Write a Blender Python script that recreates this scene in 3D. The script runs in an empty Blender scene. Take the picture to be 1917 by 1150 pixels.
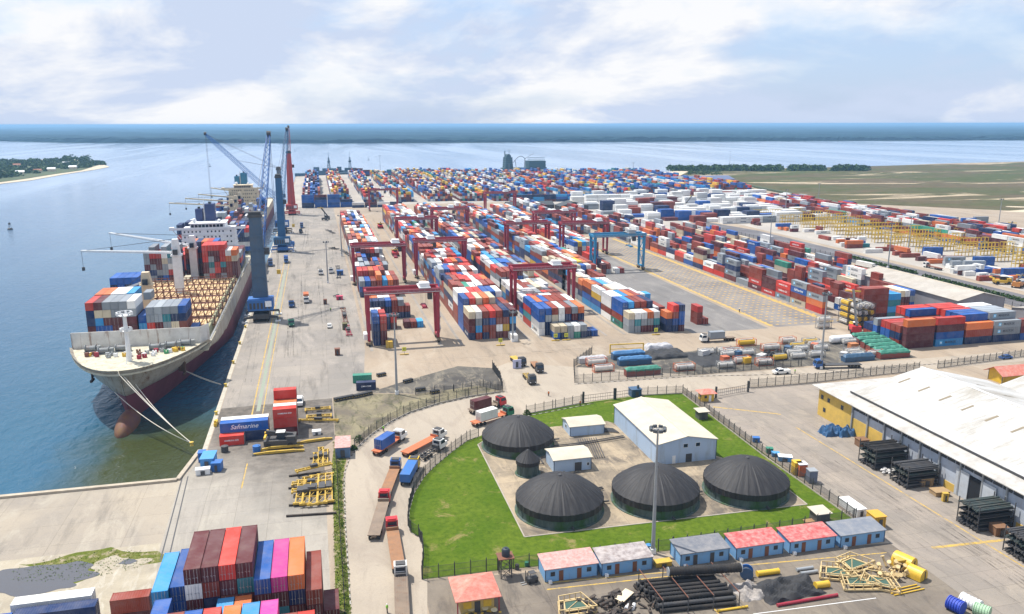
import bpy, bmesh, math, random, numpy as np
from mathutils import Vector, Matrix
from mathutils.bvhtree import BVHTree
R = math.radians
random.seed(7)
scene = bpy.context.scene
COL = scene.collection

# ------------------------------------------------------------------ camera
PW, PH, F, H = 1917., 1150., 1491., 82.
PIT = math.atan(343 / F); YAW = math.atan((958.5 - 588) / math.hypot(F, 343)); ROL = R(-0.1)
_fwd = Vector((math.sin(YAW) * math.cos(PIT), math.cos(YAW) * math.cos(PIT), -math.sin(PIT)))
_rt = Vector((math.cos(YAW), -math.sin(YAW), 0)); _up = _rt.cross(_fwd)
RT = _rt * math.cos(ROL) + _up * math.sin(ROL); UP = _up * math.cos(ROL) - _rt * math.sin(ROL)
cam_data = bpy.data.cameras.new("camera")
cam_data.sensor_width = 36; cam_data.lens = 36 * F / PW
cam_data.clip_start = 1; cam_data.clip_end = 90000
cam = bpy.data.objects.new("camera", cam_data); COL.objects.link(cam)
cam.matrix_world = Matrix(((RT.x, UP.x, -_fwd.x, 0), (RT.y, UP.y, -_fwd.y, 0), (RT.z, UP.z, -_fwd.z, H), (0, 0, 0, 1)))
scene.camera = cam

def g(px, py, z=0.):
    "point of the place at height z that the survey of the photograph puts at pixel (px, py)"
    d = _fwd * F + RT * (px - PW / 2) - UP * (py - PH / 2)
    t = (z - H) / d.z
    return Vector((d.x * t, d.y * t, z))

# ------------------------------------------------------------------ light, sky
SUN = Vector((-0.37, 0.36, 1)).normalized()
sun_el = math.asin(SUN.z); sun_az = math.atan2(SUN.x, SUN.y)
sl = bpy.data.lights.new("sun", 'SUN'); sl.energy = 5.0; sl.angle = R(0.53); sl.color = (1, 0.955, 0.88)
so = bpy.data.objects.new("sun", sl); COL.objects.link(so)
so.rotation_euler = SUN.to_track_quat('Z', 'Y').to_euler(); so.location = (0, 0, 500)
w = bpy.data.worlds.new("World"); scene.world = w; w.use_nodes = True
nt = w.node_tree; nt.nodes.clear()
N = nt.nodes.new; L = nt.links.new
sky = N('ShaderNodeTexSky'); sky.sky_type = 'NISHITA'; sky.sun_disc = False
sky.sun_elevation = sun_el; sky.sun_rotation = sun_az; sky.altitude = 80; sky.air_density = 1.15; sky.dust_density = 1.2; sky.ozone_density = 2.2
tc = N('ShaderNodeTexCoord'); sep = N('ShaderNodeSeparateXYZ'); L(tc.outputs['Generated'], sep.inputs[0])
def mth(op, a, b=None, clamp=False):
    n = N('ShaderNodeMath'); n.operation = op; n.use_clamp = clamp
    for i, v in enumerate((a, b)):
        if v is None: continue
        if isinstance(v, (int, float)): n.inputs[i].default_value = v
        else: L(v, n.inputs[i])
    return n.outputs[0]
zc = mth('MAXIMUM', sep.outputs[2], 0.0)
cx = mth('MULTIPLY', sep.outputs[0], 1.); cy = mth('MULTIPLY', sep.outputs[1], 1.)
cv = N('ShaderNodeCombineXYZ'); L(cx, cv.inputs[0]); L(cy, cv.inputs[1]); L(mth('MULTIPLY', mth('POWER', zc, .85), 2.1), cv.inputs[2])
def noise(scale, detail, rough, off=0., dist=0.):
    mp = N('ShaderNodeMapping'); L(cv.outputs[0], mp.inputs[0]); mp.inputs['Location'].default_value = (off, off * .7, 0)
    n = N('ShaderNodeTexNoise'); L(mp.outputs[0], n.inputs['Vector']); n.inputs['Scale'].default_value = scale
    n.inputs['Detail'].default_value = detail; n.inputs['Roughness'].default_value = rough; n.inputs['Distortion'].default_value = dist
    return n.outputs['Fac']
n1 = noise(2.6, 10, 0.58, 2.3, 0.2); n2 = noise(7.5, 8, 0.6, 9.1, 0.1)
mask = mth('ADD', mth('MULTIPLY', n1, 0.72), mth('MULTIPLY', n2, 0.28))
cr = N('ShaderNodeValToRGB'); L(mask, cr.inputs[0])
cr.color_ramp.elements[0].position = 0.43; cr.color_ramp.elements[0].color = (0.35, 0.35, 0.35, 1)
cr.color_ramp.elements[1].position = 0.54; cr.color_ramp.elements[1].color = (1, 1, 1, 1)
# body colour of the clouds: bright tops, grey-lilac bases
n3 = noise(4.2, 10, 0.58, 5.0, 0.25)
cc = N('ShaderNodeValToRGB'); L(n3, cc.inputs[0])
cc.color_ramp.elements[0].position = 0.43; cc.color_ramp.elements[0].color = (7.8, 9.0, 11.4, 1)
cc.color_ramp.elements[1].position = 0.56; cc.color_ramp.elements[1].color = (12.2, 12.3, 12.6, 1)
# thin cloud veil that thickens towards the horizon
veil = mth('POWER', mth('SUBTRACT', 1.0, zc, True), 9.0)
fac = mth('ADD', mth('MULTIPLY', cr.outputs[0], 0.93), mth('MULTIPLY', veil, 0.2), True)
mx = N('ShaderNodeMixRGB'); L(fac, mx.inputs[0]); skb = N('ShaderNodeMixRGB'); skb.blend_type = 'ADD'; skb.inputs[0].default_value = 1.; L(sky.outputs[0], skb.inputs[1]); skb.inputs[2].default_value = (2.2, 3.9, 7.0, 1); L(skb.outputs[0], mx.inputs[1]); L(cc.outputs[0], mx.inputs[2])
bg = N('ShaderNodeBackground'); L(mx.outputs[0], bg.inputs[0]); bg.inputs[1].default_value = 0.066
out = N('ShaderNodeOutputWorld'); L(bg.outputs[0], out.inputs[0])
vs = scene.view_settings
scene.display_settings.display_device = 'sRGB'
vs.view_transform = 'Standard'; vs.look = 'None'; vs.exposure = 0.27; vs.gamma = 1.0; vs.use_curve_mapping = False
scene.cycles.max_bounces = 6; scene.cycles.transparent_max_bounces = 24; scene.cycles.volume_bounces = 0
scene.cycles.diffuse_bounces = 3; scene.cycles.glossy_bounces = 3

# ------------------------------------------------------------------ materials
_mats = {}
class NT:
    "small wrapper for building node trees"
    def __init__(s, m):
        m.use_nodes = True; s.t = m.node_tree; s.t.nodes.clear()
        s.o = s.t.nodes.new('ShaderNodeOutputMaterial'); s.b = s.t.nodes.new('ShaderNodeBsdfPrincipled')
        s.l(s.b.outputs[0], s.o.inputs[0])
    def n(s, k): return s.t.nodes.new('ShaderNode' + k)
    def l(s, a, b): s.t.links.new(a, b)
    def pos(s, kind='pos'):
        if kind == 'pos': return s.n('NewGeometry').outputs['Position']
        if kind == 'uv': return s.n('TexCoord').outputs['UV']
        return s.n('TexCoord').outputs['Object']
    def map(s, v, sc=(1, 1, 1), loc=(0, 0, 0), rot=(0, 0, 0)):
        m = s.n('Mapping'); s.l(v, m.inputs[0]); m.inputs['Scale'].default_value = sc; m.inputs['Location'].default_value = loc; m.inputs['Rotation'].default_value = rot
        return m.outputs[0]
    def noise(s, v, sc, det=4, ro=.55, dist=0):
        n = s.n('TexNoise'); s.l(v, n.inputs['Vector']); n.inputs['Scale'].default_value = sc; n.inputs['Detail'].default_value = det
        n.inputs['Roughness'].default_value = ro; n.inputs['Distortion'].default_value = dist
        return n.outputs['Fac']
    def ramp(s, f, p0, p1, c0=0., c1=1.):
        n = s.n('MapRange'); s.l(f, n.inputs[0]); n.inputs[1].default_value = p0; n.inputs[2].default_value = p1
        n.inputs[3].default_value = c0; n.inputs[4].default_value = c1; n.clamp = True
        return n.outputs[0]
    def m(s, op, a, b=None, c=None):
        n = s.n('Math'); n.operation = op
        for i, v in enumerate((a, b, c)):
            if v is None: continue
            if isinstance(v, (int, float)): n.inputs[i].default_value = v
            else: s.l(v, n.inputs[i])
        return n.outputs[0]
    def mix(s, f, a, b, mode='MIX'):
        n = s.n('MixRGB'); n.blend_type = mode
        for i, v in enumerate((f, a, b)):
            if isinstance(v, (int, float)): n.inputs[i].default_value = v
            elif isinstance(v, (tuple, list)): n.inputs[i].default_value = (*v, 1) if len(v) == 3 else v
            else: s.l(v, n.inputs[i])
        return n.outputs[0]
    def bump(s, h, st, d=.1):
        n = s.n('Bump'); s.l(h, n.inputs['Height']); n.inputs['Strength'].default_value = st; n.inputs['Distance'].default_value = d
        s.l(n.outputs[0], s.b.inputs['Normal'])
    def done(s, col=None, rough=None, metal=None, spec=None):
        for k, v in (('Base Color', col), ('Roughness', rough), ('Metallic', metal), ('Specular IOR Level', spec)):
            if v is None: continue
            if isinstance(v, (int, float)): s.b.inputs[k].default_value = v
            elif isinstance(v, (tuple, list)): s.b.inputs[k].default_value = (*v, 1)
            else: s.l(v, s.b.inputs[k])

def paint(name, c, rough=.55, dirt=.25, rust=0., metal=0., sc=.6, dcol=(.16, .13, .10)):
    "painted or plain surface with uneven weathering (world-space patches and vertical streaks)"
    if name in _mats: return _mats[name]
    m = bpy.data.materials.new(name); t = NT(m); p = t.pos()
    f = t.ramp(t.noise(p, sc, 6, .65), .38, .75)
    col = t.mix(t.m('MULTIPLY', f, dirt), c, dcol)
    col = t.mix(t.ramp(t.noise(t.map(p, (1, 1, 1), (31, 7, 3)), sc * .37, 3), .3, .7), col, t.mix(1., col, (1.12, 1.1, 1.06), 'MULTIPLY'))
    if rust > 0:
        s = t.noise(t.map(p, (1.1, 1.1, .12)), sc * 1.4, 6, .7)
        col = t.mix(t.m('MULTIPLY', t.ramp(s, .55, .68), rust), col, (.20, .075, .025))
    t.done(col, t.m('ADD', rough, t.m('MULTIPLY', f, .2)), metal)
    _mats[name] = m
    return m

def flat(name, c, rough=.6, metal=0.):
    if name in _mats: return _mats[name]
    m = bpy.data.materials.new(name); t = NT(m)
    col = t.mix(t.ramp(t.noise(t.pos(), 2.5, 3), .3, .7), c, tuple(min(1, v * 1.25) for v in c))
    t.done(col, rough, metal); _mats[name] = m
    return m

# ------------------------------------------------------------------ mesh building
class MB:
    def __init__(s): s.v = []; s.f = []; s.mi = []; s.uv = []
    def add(s, vs, fs, m=0):
        o = len(s.v); s.v += [tuple(v) for v in vs]
        for f in fs: s.f.append(tuple(i + o for i in f)); s.mi.append(m)
        return s
    def box(s, x0, x1, y0, y1, z0, z1, m=0, mt=None):
        s.add([(x0, y0, z0), (x1, y0, z0), (x1, y1, z0), (x0, y1, z0), (x0, y0, z1), (x1, y0, z1), (x1, y1, z1), (x0, y1, z1)],
              [(0, 3, 2, 1), (0, 1, 5, 4), (1, 2, 6, 5), (2, 3, 7, 6), (3, 0, 4, 7)], m)
        o = len(s.v) - 8; s.f.append((o + 4, o + 5, o + 6, o + 7)); s.mi.append(m if mt is None else mt)
        return s
    def bar(s, a, b, w=.1, h=None, m=0):
        h = w if h is None else h
        a = Vector(a); b = Vector(b); d = (b - a)
        if d.length < 1e-6: return s
        d.normalize(); up = Vector((0, 0, 1)) if abs(d.z) < .9 else Vector((0, 1, 0))
        r = d.cross(up).normalized(); u = r.cross(d).normalized()
        r *= w / 2; u *= h / 2
        s.add([a - r - u, a + r - u, a + r + u, a - r + u, b - r - u, b + r - u, b + r + u, b - r + u],
              [(0, 3, 2, 1), (4, 5, 6, 7), (0, 1, 5, 4), (1, 2, 6, 5), (2, 3, 7, 6), (3, 0, 4, 7)][0:0] + [(0, 1, 2, 3), (7, 6, 5, 4), (4, 5, 1, 0), (5, 6, 2, 1), (6, 7, 3, 2), (7, 4, 0, 3)], m)
        return s
    def tube(s, a, b, r0, r1=None, n=10, m=0, caps=True):
        r1 = r0 if r1 is None else r1
        a = Vector(a); b = Vector(b); d = (b - a).normalized()
        up = Vector((0, 0, 1)) if abs(d.z) < .9 else Vector((1, 0, 0))
        x = d.cross(up).normalized(); y = d.cross(x)
        vs = [a + (x * math.cos(2 * math.pi * i / n) + y * math.sin(2 * math.pi * i / n)) * r0 for i in range(n)]
        vs += [b + (x * math.cos(2 * math.pi * i / n) + y * math.sin(2 * math.pi * i / n)) * r1 for i in range(n)]
        fs = [(i, i + n, (i + 1) % n + n, (i + 1) % n) for i in range(n)]
        if caps: fs += [tuple(range(n)), tuple(range(2 * n - 1, n - 1, -1))]
        return s.add(vs, fs, m)
    def path(s, pts, r, n=6, m=0):
        for a, b in zip(pts, pts[1:]): s.tube(a, b, r, r, n, m)
        return s
    def lathe(s, prof, cx=0, cy=0, n=32, m=0, ms=None):
        o = len(s.v)
        for r, z in prof:
            for i in range(n):
                a = 2 * math.pi * i / n; s.v.append((cx + r * math.cos(a), cy + r * math.sin(a), z))
        for k in range(len(prof) - 1):
            for i in range(n):
                j = (i + 1) % n
                s.f.append((o + k * n + i, o + k * n + j, o + (k + 1) * n + j, o + (k + 1) * n + i)); s.mi.append(m if ms is None else ms[k])
        return s
    def prism(s, poly, z0, z1, m=0, mt=None):
        n = len(poly)
        area = sum(poly[i][0] * poly[(i + 1) % n][1] - poly[(i + 1) % n][0] * poly[i][1] for i in range(n))
        if area < 0: poly = poly[::-1]
        vs = [(p[0], p[1], z0) for p in poly] + [(p[0], p[1], z1) for p in poly]
        s.add(vs, [(i, (i + 1) % n, (i + 1) % n + n, i + n) for i in range(n)], m)
        o = len(s.v) - 2 * n
        s.f.append(tuple(o + n + i for i in range(n))); s.mi.append(m if mt is None else mt)
        s.f.append(tuple(o + i for i in range(n - 1, -1, -1))); s.mi.append(m)
        return s
    def blob(s, c, r, seed=0, sub=2, amp=.25, m=0, flat_=1.):
        bm = bmesh.new(); bmesh.ops.create_icosphere(bm, subdivisions=sub, radius=1)
        rn = random.Random(seed)
        vs = []
        ph = [rn.uniform(0, 6.28) for _ in range(6)]
        for v in bm.verts:
            k = 1 + amp * (math.sin(3 * v.co.x + ph[0]) * math.sin(4 * v.co.y + ph[1]) + .6 * math.sin(7 * v.co.z + 5 * v.co.x + ph[2]) + .4 * rn.uniform(-1, 1))
            vs.append((c[0] + v.co.x * r[0] * k, c[1] + v.co.y * r[1] * k, c[2] + v.co.z * r[2] * k * flat_))
        s.add(vs, [tuple(v.index for v in f.verts) for f in bm.faces], m); bm.free()
        return s
    def mesh(s, name, mats, smooth=False):
        me = bpy.data.meshes.new(name); me.from_pydata(s.v, [], s.f); me.validate(clean_customdata=False)
        for m in (mats if isinstance(mats, (list, tuple)) else [mats]): me.materials.append(m)
        if len(me.polygons) == len(s.mi):
            me.polygons.foreach_set('material_index', s.mi)
        if smooth:
            me.polygons.foreach_set('use_smooth', [True] * len(me.polygons))
            try: me.set_sharp_from_angle(angle=R(38))
            except Exception: pass
        me.update()
        return me
    def build(s, name, mats, parent=None, loc=None, rz=0., smooth=False):
        o = bpy.data.objects.new(name, s.mesh(name, mats, smooth)); COL.objects.link(o)
        if parent is not None: o.parent = parent
        if loc is not None: o.location = loc
        if rz: o.rotation_euler = (0, 0, rz)
        return o

def tag(o, label=None, cat=None, group=None, kind=None):
    if label: o['label'] = label
    if cat: o['category'] = cat
    if group: o['group'] = group
    if kind: o['kind'] = kind
    return o
def thing(name, label, cat, loc=(0, 0, 0), rz=0., group=None):
    o = bpy.data.objects.new(name, None); COL.objects.link(o); o.location = loc; o.rotation_euler = (0, 0, rz)
    o.empty_display_size = .5
    return tag(o, label, cat, group)
_kids = {}
def kids(o):
    return [c for c in COL.objects if c.parent == o] if o.name not in _kids else _kids[o.name]
def copytree(o, loc=None, rz=None, label=None, group=None, parent=None, ks=None):
    c = o.copy(); COL.objects.link(c)
    if parent is not None: c.parent = parent
    if loc is not None: c.location = loc
    if rz is not None: c.rotation_euler = (0, 0, rz)
    if label: c['label'] = label
    if group: c['group'] = group
    for k in list(o.children): copytree(k, parent=c)
    return c

# shared materials
steel_red = paint('crane_red_paint', (.30, .012, .035), .5, .25, .15)
steel_blue = paint('crane_blue_paint', (.02, .22, .42), .5, .2, .15)
navy_steel = paint('dark_blue_steel', (.02, .07, .16), .5, .25)
white_pt = paint('white_paint', (.74, .75, .76), .5, .18)
cream_pt = paint('cream_paint', (.66, .55, .38), .5, .2, .2)
black_pt = paint('black_rubber', (.018, .018, .02), .85, .25)
dark_pt = paint('dark_steel', (.05, .052, .058), .6, .3)
grey_pt = paint('galvanised_grey', (.33, .35, .37), .5, .2, .0, .3)
yellow_pt = paint('yellow_paint', (.66, .42, .03), .5, .35, .35)
concrete_m = paint('old_concrete', (.38, .34, .29), .9, .35, 0, 0, .35)
glass_m = flat('dark_glass', (.02, .03, .045), .08)
blue_pt = paint('blue_paint', (.02, .13, .40), .5, .25, .1)
# ------------------------------------------------------------------ setting: ground, water, far land
def sheet(name, pts, z, mat, kind='structure', th=None, grid=None):
    b = MB(); pts = [(p[0], p[1]) for p in pts]
    if th: b.prism(pts, z - th, z)
    else:
        n = len(pts); ar = sum(pts[i][0] * pts[(i + 1) % n][1] - pts[(i + 1) % n][0] * pts[i][1] for i in range(n))
        if ar < 0: pts = pts[::-1]
        b.add([(p[0], p[1], z) for p in pts], [tuple(range(n))])
    o = b.build(name, mat); tag(o, kind=kind); return o

def ground_mat(name, c1, c2, c3=None, big=.02, joint=None, stain=.5, fine=.6, rough=.9, marks=(.085, .078, .07)):
    c1, c2, c3 = [c and (c[0] * .90, c[1] * .93, c[2] * .97) for c in (c1, c2, c3)]
    m = bpy.data.materials.new(name); t = NT(m); p = t.pos()
    f = t.ramp(t.noise(p, big, 6, .6, .6), .4, .6)
    col = t.mix(f, c1, c2)
    if c3: col = t.mix(t.ramp(t.noise(t.map(p, (1, .35, 1), (50, 9, 0)), big * 3.1, 6, .7, 1.2), .5, .68), col, c3)
    # traffic stains: long soft dark streaks plus small spots
    s = t.noise(t.map(p, (1, .13, 1), (5, 80, 0)), .22, 9, .75, .35)
    col = t.mix(t.m('MULTIPLY', t.ramp(s, .53, .74), stain), col, marks)
    s2 = t.noise(t.map(p, (1, 1, 1), (15, 33, 0)), .55, 8, .75)
    col = t.mix(t.m('MULTIPLY', t.ramp(s2, .58, .75), stain * .8), col, marks)
    col = t.mix(t.ramp(t.noise(p, 2.4, 5, .7), .25, .8), col, t.mix(1., col, (1.22, 1.2, 1.16), 'MULTIPLY'))
    if joint:
        br = t.n('TexBrick'); t.l(t.map(p, (1, 1, 1), (0, 0, 0)), br.inputs['Vector']); br.offset = 0
        br.inputs['Scale'].default_value = 1; br.inputs['Brick Width'].default_value = joint[0]; br.inputs['Row Height'].default_value = joint[1]
        br.inputs['Mortar Size'].default_value = .035; br.inputs['Color1'].default_value = (1.06, 1.05, 1.03, 1); br.inputs['Color2'].default_value = (.92, .92, .93, 1)
        br.inputs['Mortar'].default_value = (.5, .48, .45, 1); br.inputs['Bias'].default_value = 0
        col = t.mix(.75, col, t.mix(1., col, br.outputs['Color'], 'MULTIPLY'))
    t.bump(t.noise(p, 3., 5), fine, .03)
    t.done(col, rough, None, .2); return m
sand_m = ground_mat('sandy_yard_surface', (0.350, 0.272, 0.196), (0.294, 0.231, 0.170), (0.392, 0.320, 0.242), .015, None, .5)
apron_m = ground_mat('quay_concrete', (0.301, 0.262, 0.222), (0.245, 0.218, 0.189), (0.336, 0.292, 0.248), .03, (9., 6.), .85)
dock_m = ground_mat('pale_dock_concrete', (0.364, 0.306, 0.235), (0.301, 0.258, 0.209), (0.392, 0.340, 0.268), .04, (14., 9.), .6)
stained_m = ground_mat('oil_stained_concrete', (0.193, 0.157, 0.122), (0.114, 0.098, 0.082), (0.263, 0.217, 0.163), .07, (7., 7.), .75)
road_m = ground_mat('dusty_road', (0.392, 0.326, 0.251), (0.350, 0.292, 0.228), (0.308, 0.252, 0.196), .03, None, .45)
wyard_m = ground_mat('warehouse_yard_concrete', (0.297, 0.248, 0.204), (0.247, 0.212, 0.177), (0.330, 0.276, 0.219), .05, (5., 5.), .75)
brownyard_m = ground_mat('brown_asphalt', (0.165, 0.136, 0.108), (0.222, 0.184, 0.142), (0.115, 0.096, 0.081), .07, (12., 12.), .6)
pad_m = ground_mat('stained_pad_concrete', (0.354, 0.280, 0.192), (0.140, 0.116, 0.092), (0.412, 0.320, 0.215), .09, (6., 6.), .7)
asph_m = ground_mat('grey_asphalt', (0.206, 0.188, 0.173), (0.165, 0.152, 0.142), (0.255, 0.232, 0.207), .03, None, .55)
dark_asph_m = ground_mat('dark_asphalt', (.13, .12, .125), (.17, .16, .16), (.10, .095, .10), .04, None, .5)
darksoil_m = ground_mat('blackened_soil', (.07, .062, .055), (.13, .115, .095), (.26, .22, .16), .08, None, .7)
scrub_m = ground_mat('scrubby_bank', (0.149, 0.123, 0.090), (0.236, 0.200, 0.122), (0.066, 0.064, 0.033), .12, None, .6)
white_yard_m = ground_mat('bleached_yard', (0.394, 0.350, 0.298), (0.340, 0.304, 0.266), (0.449, 0.396, 0.336), .02, None, .2)

def grass_mat(name, a, b, c, big=.05, bare=(.30, .24, .14), bth=.66):
    m = bpy.data.materials.new(name); t = NT(m); p = t.pos()
    col = t.mix(t.ramp(t.noise(p, big, 6, .6, .4), .38, .62), a, b)
    col = t.mix(t.ramp(t.noise(p, big * 9, 6, .75), .42, .7), col, c)
    col = t.mix(t.ramp(t.noise(t.map(p, (1, 1, 1), (77, 3, 0)), big * 1.7, 6, .7, .5), bth, bth + .1), col, bare)
    col = t.mix(t.ramp(t.noise(p, 4.5, 5, .8), .2, .8), col, t.mix(1., col, (1.35, 1.3, 1.15), 'MULTIPLY'))
    t.bump(t.noise(p, 5., 6, .8), 1., .12); t.done(col, .95, None, .1); return m
grass_m = grass_mat('lawn_grass', (.065, .115, .008), (.095, .14, .014), (.038, .074, .006), .09, (.20, .17, .07), .58)
rough_grass_m = grass_mat('weedy_grass', (.10, .13, .02), (.16, .16, .05), (.06, .08, .015), .25, (.27, .23, .16), .52)

# the low-lying savanna right of the terminal: grass, brown scrub, sand tracks
m = bpy.data.materials.new('savanna'); t = NT(m); p = t.pos()
col = t.mix(t.ramp(t.noise(t.map(p, (.5, 1, 1)), .008, 7, .65, .8), .4, .6), (.08, .09, .03), (.125, .095, .055))
col = t.mix(t.ramp(t.noise(t.map(p, (.3, 1.3, 1), (900, 100, 0)), .010, 8, .7, 1.), .57, .63), col, (.50, .40, .28))
col = t.mix(t.ramp(t.noise(p, .06, 6, .8), .45, .7), col, t.mix(1., col, (.6, .62, .55), 'MULTIPLY'))
t.done(col, .95, None, .1); savanna_m = m
sandm = paint('beach_sand', (.52, .44, .32), .95, .2, 0, 0, .02, (.38, .32, .24))

# terminal ground: one thick slab with the quay edge on its west side
land = [(-900, 188.5), (-34.8, 188.5), (-32.6, 206), (-32.6, 640), (-32.6, 1340), (90, 1405), (350, 1300), (500, 1225), (612, 1315),
        (700, 1372), (820, 1350), (1060, 1362), (1250, 1420), (1750, 1480), (2600, 1700), (2600, -60), (-900, -60)]
o = sheet('ground', land, 0, sand_m, th=9); tag(o, 'sandy terminal ground with a straight quay wall')
wm = bpy.data.materials.new('river_water'); t = NT(wm); p = t.pos()
sp = t.n('SeparateXYZ'); t.l(p, sp.inputs[0])
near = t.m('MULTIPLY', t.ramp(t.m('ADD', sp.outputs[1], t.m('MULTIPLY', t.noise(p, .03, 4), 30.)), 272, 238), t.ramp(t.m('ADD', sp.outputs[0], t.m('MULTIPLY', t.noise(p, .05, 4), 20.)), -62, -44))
deep_and_sheen = t.mix(t.ramp(t.noise(t.map(p, (1, .4, 1)), .004, 5, .6, 1.), .35, .7), (.012, .070, .135), (.03, .11, .18))
deep_and_sheen = t.mix(t.ramp(sp.outputs[1], 250, 1300), deep_and_sheen, (.22, .29, .41))  # paler with distance: bright sky reflection painted into the base colour
col = t.mix(near, deep_and_sheen, (.040, .050, .016))
h = t.m('ADD', t.m('MULTIPLY', t.noise(t.map(p, (1, .6, 1), (0, 0, 0), (0, 0, .5)), .36, 6, .62, .5), 1.), t.m('MULTIPLY', t.noise(t.map(p, (1, .6, 1), (7, 7, 0), (0, 0, .5)), .09, 3), 1.6))
t.bump(h, .95, .62)
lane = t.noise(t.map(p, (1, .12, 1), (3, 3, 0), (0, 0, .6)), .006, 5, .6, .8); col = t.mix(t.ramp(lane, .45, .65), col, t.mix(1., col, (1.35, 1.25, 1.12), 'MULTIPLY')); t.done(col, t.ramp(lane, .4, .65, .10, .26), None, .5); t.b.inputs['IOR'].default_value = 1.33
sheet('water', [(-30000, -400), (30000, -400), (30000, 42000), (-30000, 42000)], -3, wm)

# painted and paved zones, each a few millimetres above the one below
sheet('quay_apron_pavement', [(-31.2, 206), (-31.2, 838), (14.5, 838), (14.5, 300), (12, 262), (14, 243), (0.9, 239), (0.9, 206)], .004, apron_m)
sheet('dock_pavement', [(-900, 187.2), (-36, 187.2), (-32.2, 204), (-2.2, 201), (-1.5, 118), (-1.5, 60), (-900, 60)], .004, dock_m)
sm_ = ground_mat('stained_corner', (.35, .31, .26), (.29, .26, .22), (.38, .34, .28), .04, (7., 7.), .4)
t = NT.__new__(NT); t.t = sm_.node_tree; t.b = [n_ for n_ in t.t.nodes if n_.type == 'BSDF_PRINCIPLED'][0]
src = t.b.inputs['Base Color'].links[0].from_socket; p = t.pos(); sp = t.n('SeparateXYZ'); t.l(p, sp.inputs[0])
q_ = t.m('ADD', sp.outputs[1], t.m('MULTIPLY', sp.outputs[0], 1.1)); q_ = t.m('ADD', q_, t.m('MULTIPLY', t.noise(p, .09, 7, .7, .6), 46.))
t.l(t.mix(t.ramp(q_, 172, 205), src, t.mix(t.ramp(t.noise(p, .3, 7, .75), .35, .65), (.085, .075, .065), (.19, .165, .14))), t.b.inputs['Base Color'])
sheet('stained_yard_pavement', [(-31.2, 203.8), (-31.2, 237), (.85, 238.5), (.85, 205), (-2.1, 200), (-1.6, 118), (-33, 118), (-35.2, 187.3)], .008, sm_)
sheet('scrubby_bank_path', [(.95, 203), (1.2, 238.6), (13.5, 240), (26, 236), (47, 240), (53, 233), (60, 226), (40, 222), (24, 213), (13, 205)], .012, scrub_m)
sheet('blackened_yard_ground', [(12, 241), (27, 236.2), (47, 239.5), (53, 232), (57, 256), (44, 262), (26, 251)], .016, darksoil_m)
LK = [(656, 1132), (647, 986), (644, 912), (646, 883), (655, 858), (669, 840), (695, 816), (731, 792), (768, 774), (823, 757), (877, 745), (943, 735)]
RK = [(896, 818), (874, 826), (845, 847), (815, 872), (793, 894), (775, 924), (766, 956), (764, 986), (770, 998), (784, 1006), (791, 1022), (793, 1044)]
LKw = [g(*q) for q in LK]; RKw = [g(*q) for q in RK]
GL = [g(*q) for q in ((896, 818), (985, 776), (1110, 752), (1195, 741), (1278, 737))]
lawn = [g(791, 1085), g(793, 1044)] + RKw[::-1][1:] + GL[1:] + [g(1601, 975), g(1260, 1030), g(1010, 1060), g(932, 1068)]
sheet('lawn_ground', lawn, .034, grass_m)
road = [g(660, 1190)] + LKw + [g(945, 735), g(925, 690)] + [Vector((62, 262, 0)), Vector((120, 232.5, 0)), Vector((156, 231.2, 0)), Vector((205, 231, 0)), Vector((420, 231, 0)), Vector((420, 219.5, 0)), Vector((205, 219.5, 0)),
        Vector((154, 217.4, 0)), Vector((109, 218.4, 0)), g(1110, 752), g(985, 776)] + RKw + [g(800, 1085), g(800, 1190)]
sheet('road', road, .025, road_m)
sheet('tank_pad_pavement', [(37.1, 142.7), (37.2, 192), (44, 199), (76, 200), (96, 168), (101.5, 165), (101.2, 141.6)], .045, pad_m)
sheet('warehouse_yard_pavement', [(108.2, 217), (155, 217), (155, 196), (138, 196), (138, 40), (108, 40), (107.6, 123), (107.6, 123.5)], .016, wyard_m)
sheet('equipment_yard_pavement', [(14.8, 131.8), (107.6, 123), (112, 40), (14, 40)], .012, brownyard_m)
sheet('warehouse_front_pavement', [(138, 196), (260, 196), (260, 40), (138, 40)], .016, wyard_m)
sheet('mud_ground', [(-90, 158), (-34.5, 158), (-33.2, 146), (-31, 128), (-31, 60), (-90, 60)], .012, ground_mat('dry_mud', (.40, .34, .25), (.33, .28, .21), (.46, .41, .33), .15, None, .3))
# puddle with rough-edged grass round it
def wobble(cx, cy, rx, ry, n=40, a=.18, seed=1):
    rn = random.Random(seed); ph = [rn.uniform(0, 6.3) for _ in range(4)]
    return [(cx + rx * math.cos(2 * math.pi * i / n) * (1 + a * math.sin(3 * 2 * math.pi * i / n + ph[0]) + a * .6 * math.sin(7 * 2 * math.pi * i / n + ph[1])),
             cy + ry * math.sin(2 * math.pi * i / n) * (1 + a * math.sin(4 * 2 * math.pi * i / n + ph[2]) + a * .5 * math.sin(9 * 2 * math.pi * i / n + ph[3]))) for i in range(n)]
pud = bpy.data.materials.new('puddle_water'); t = NT(pud); t.bump(t.noise(t.pos(), 2., 3), .05, .02); t.done((.10, .10, .11), .12, None, .5)
rg = sheet('weedy_grass_patch', wobble(-47, 152.5, 13, 5.2, 60, .2, 3), .02, rough_grass_m, 'stuff'); tag(rg, 'patchy weeds round the dock puddle', 'weeds')
sheet('muddy_patch_ground', wobble(-41.5, 150.8, 5, 3.2, 50, .25, 8), .026, bpy.data.materials['dry_mud'])
for q, s in (((-55, 150.3, 11, 4.5), 5), ((-53, 147, 7, 3.0), 6), ((-39.3, 151.9, 1.5, 1.0), 9)):
    sheet('puddle_water', wobble(*q[:2], q[2], q[3], 50, .14, s), .032 + .002 * s, pud)
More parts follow.
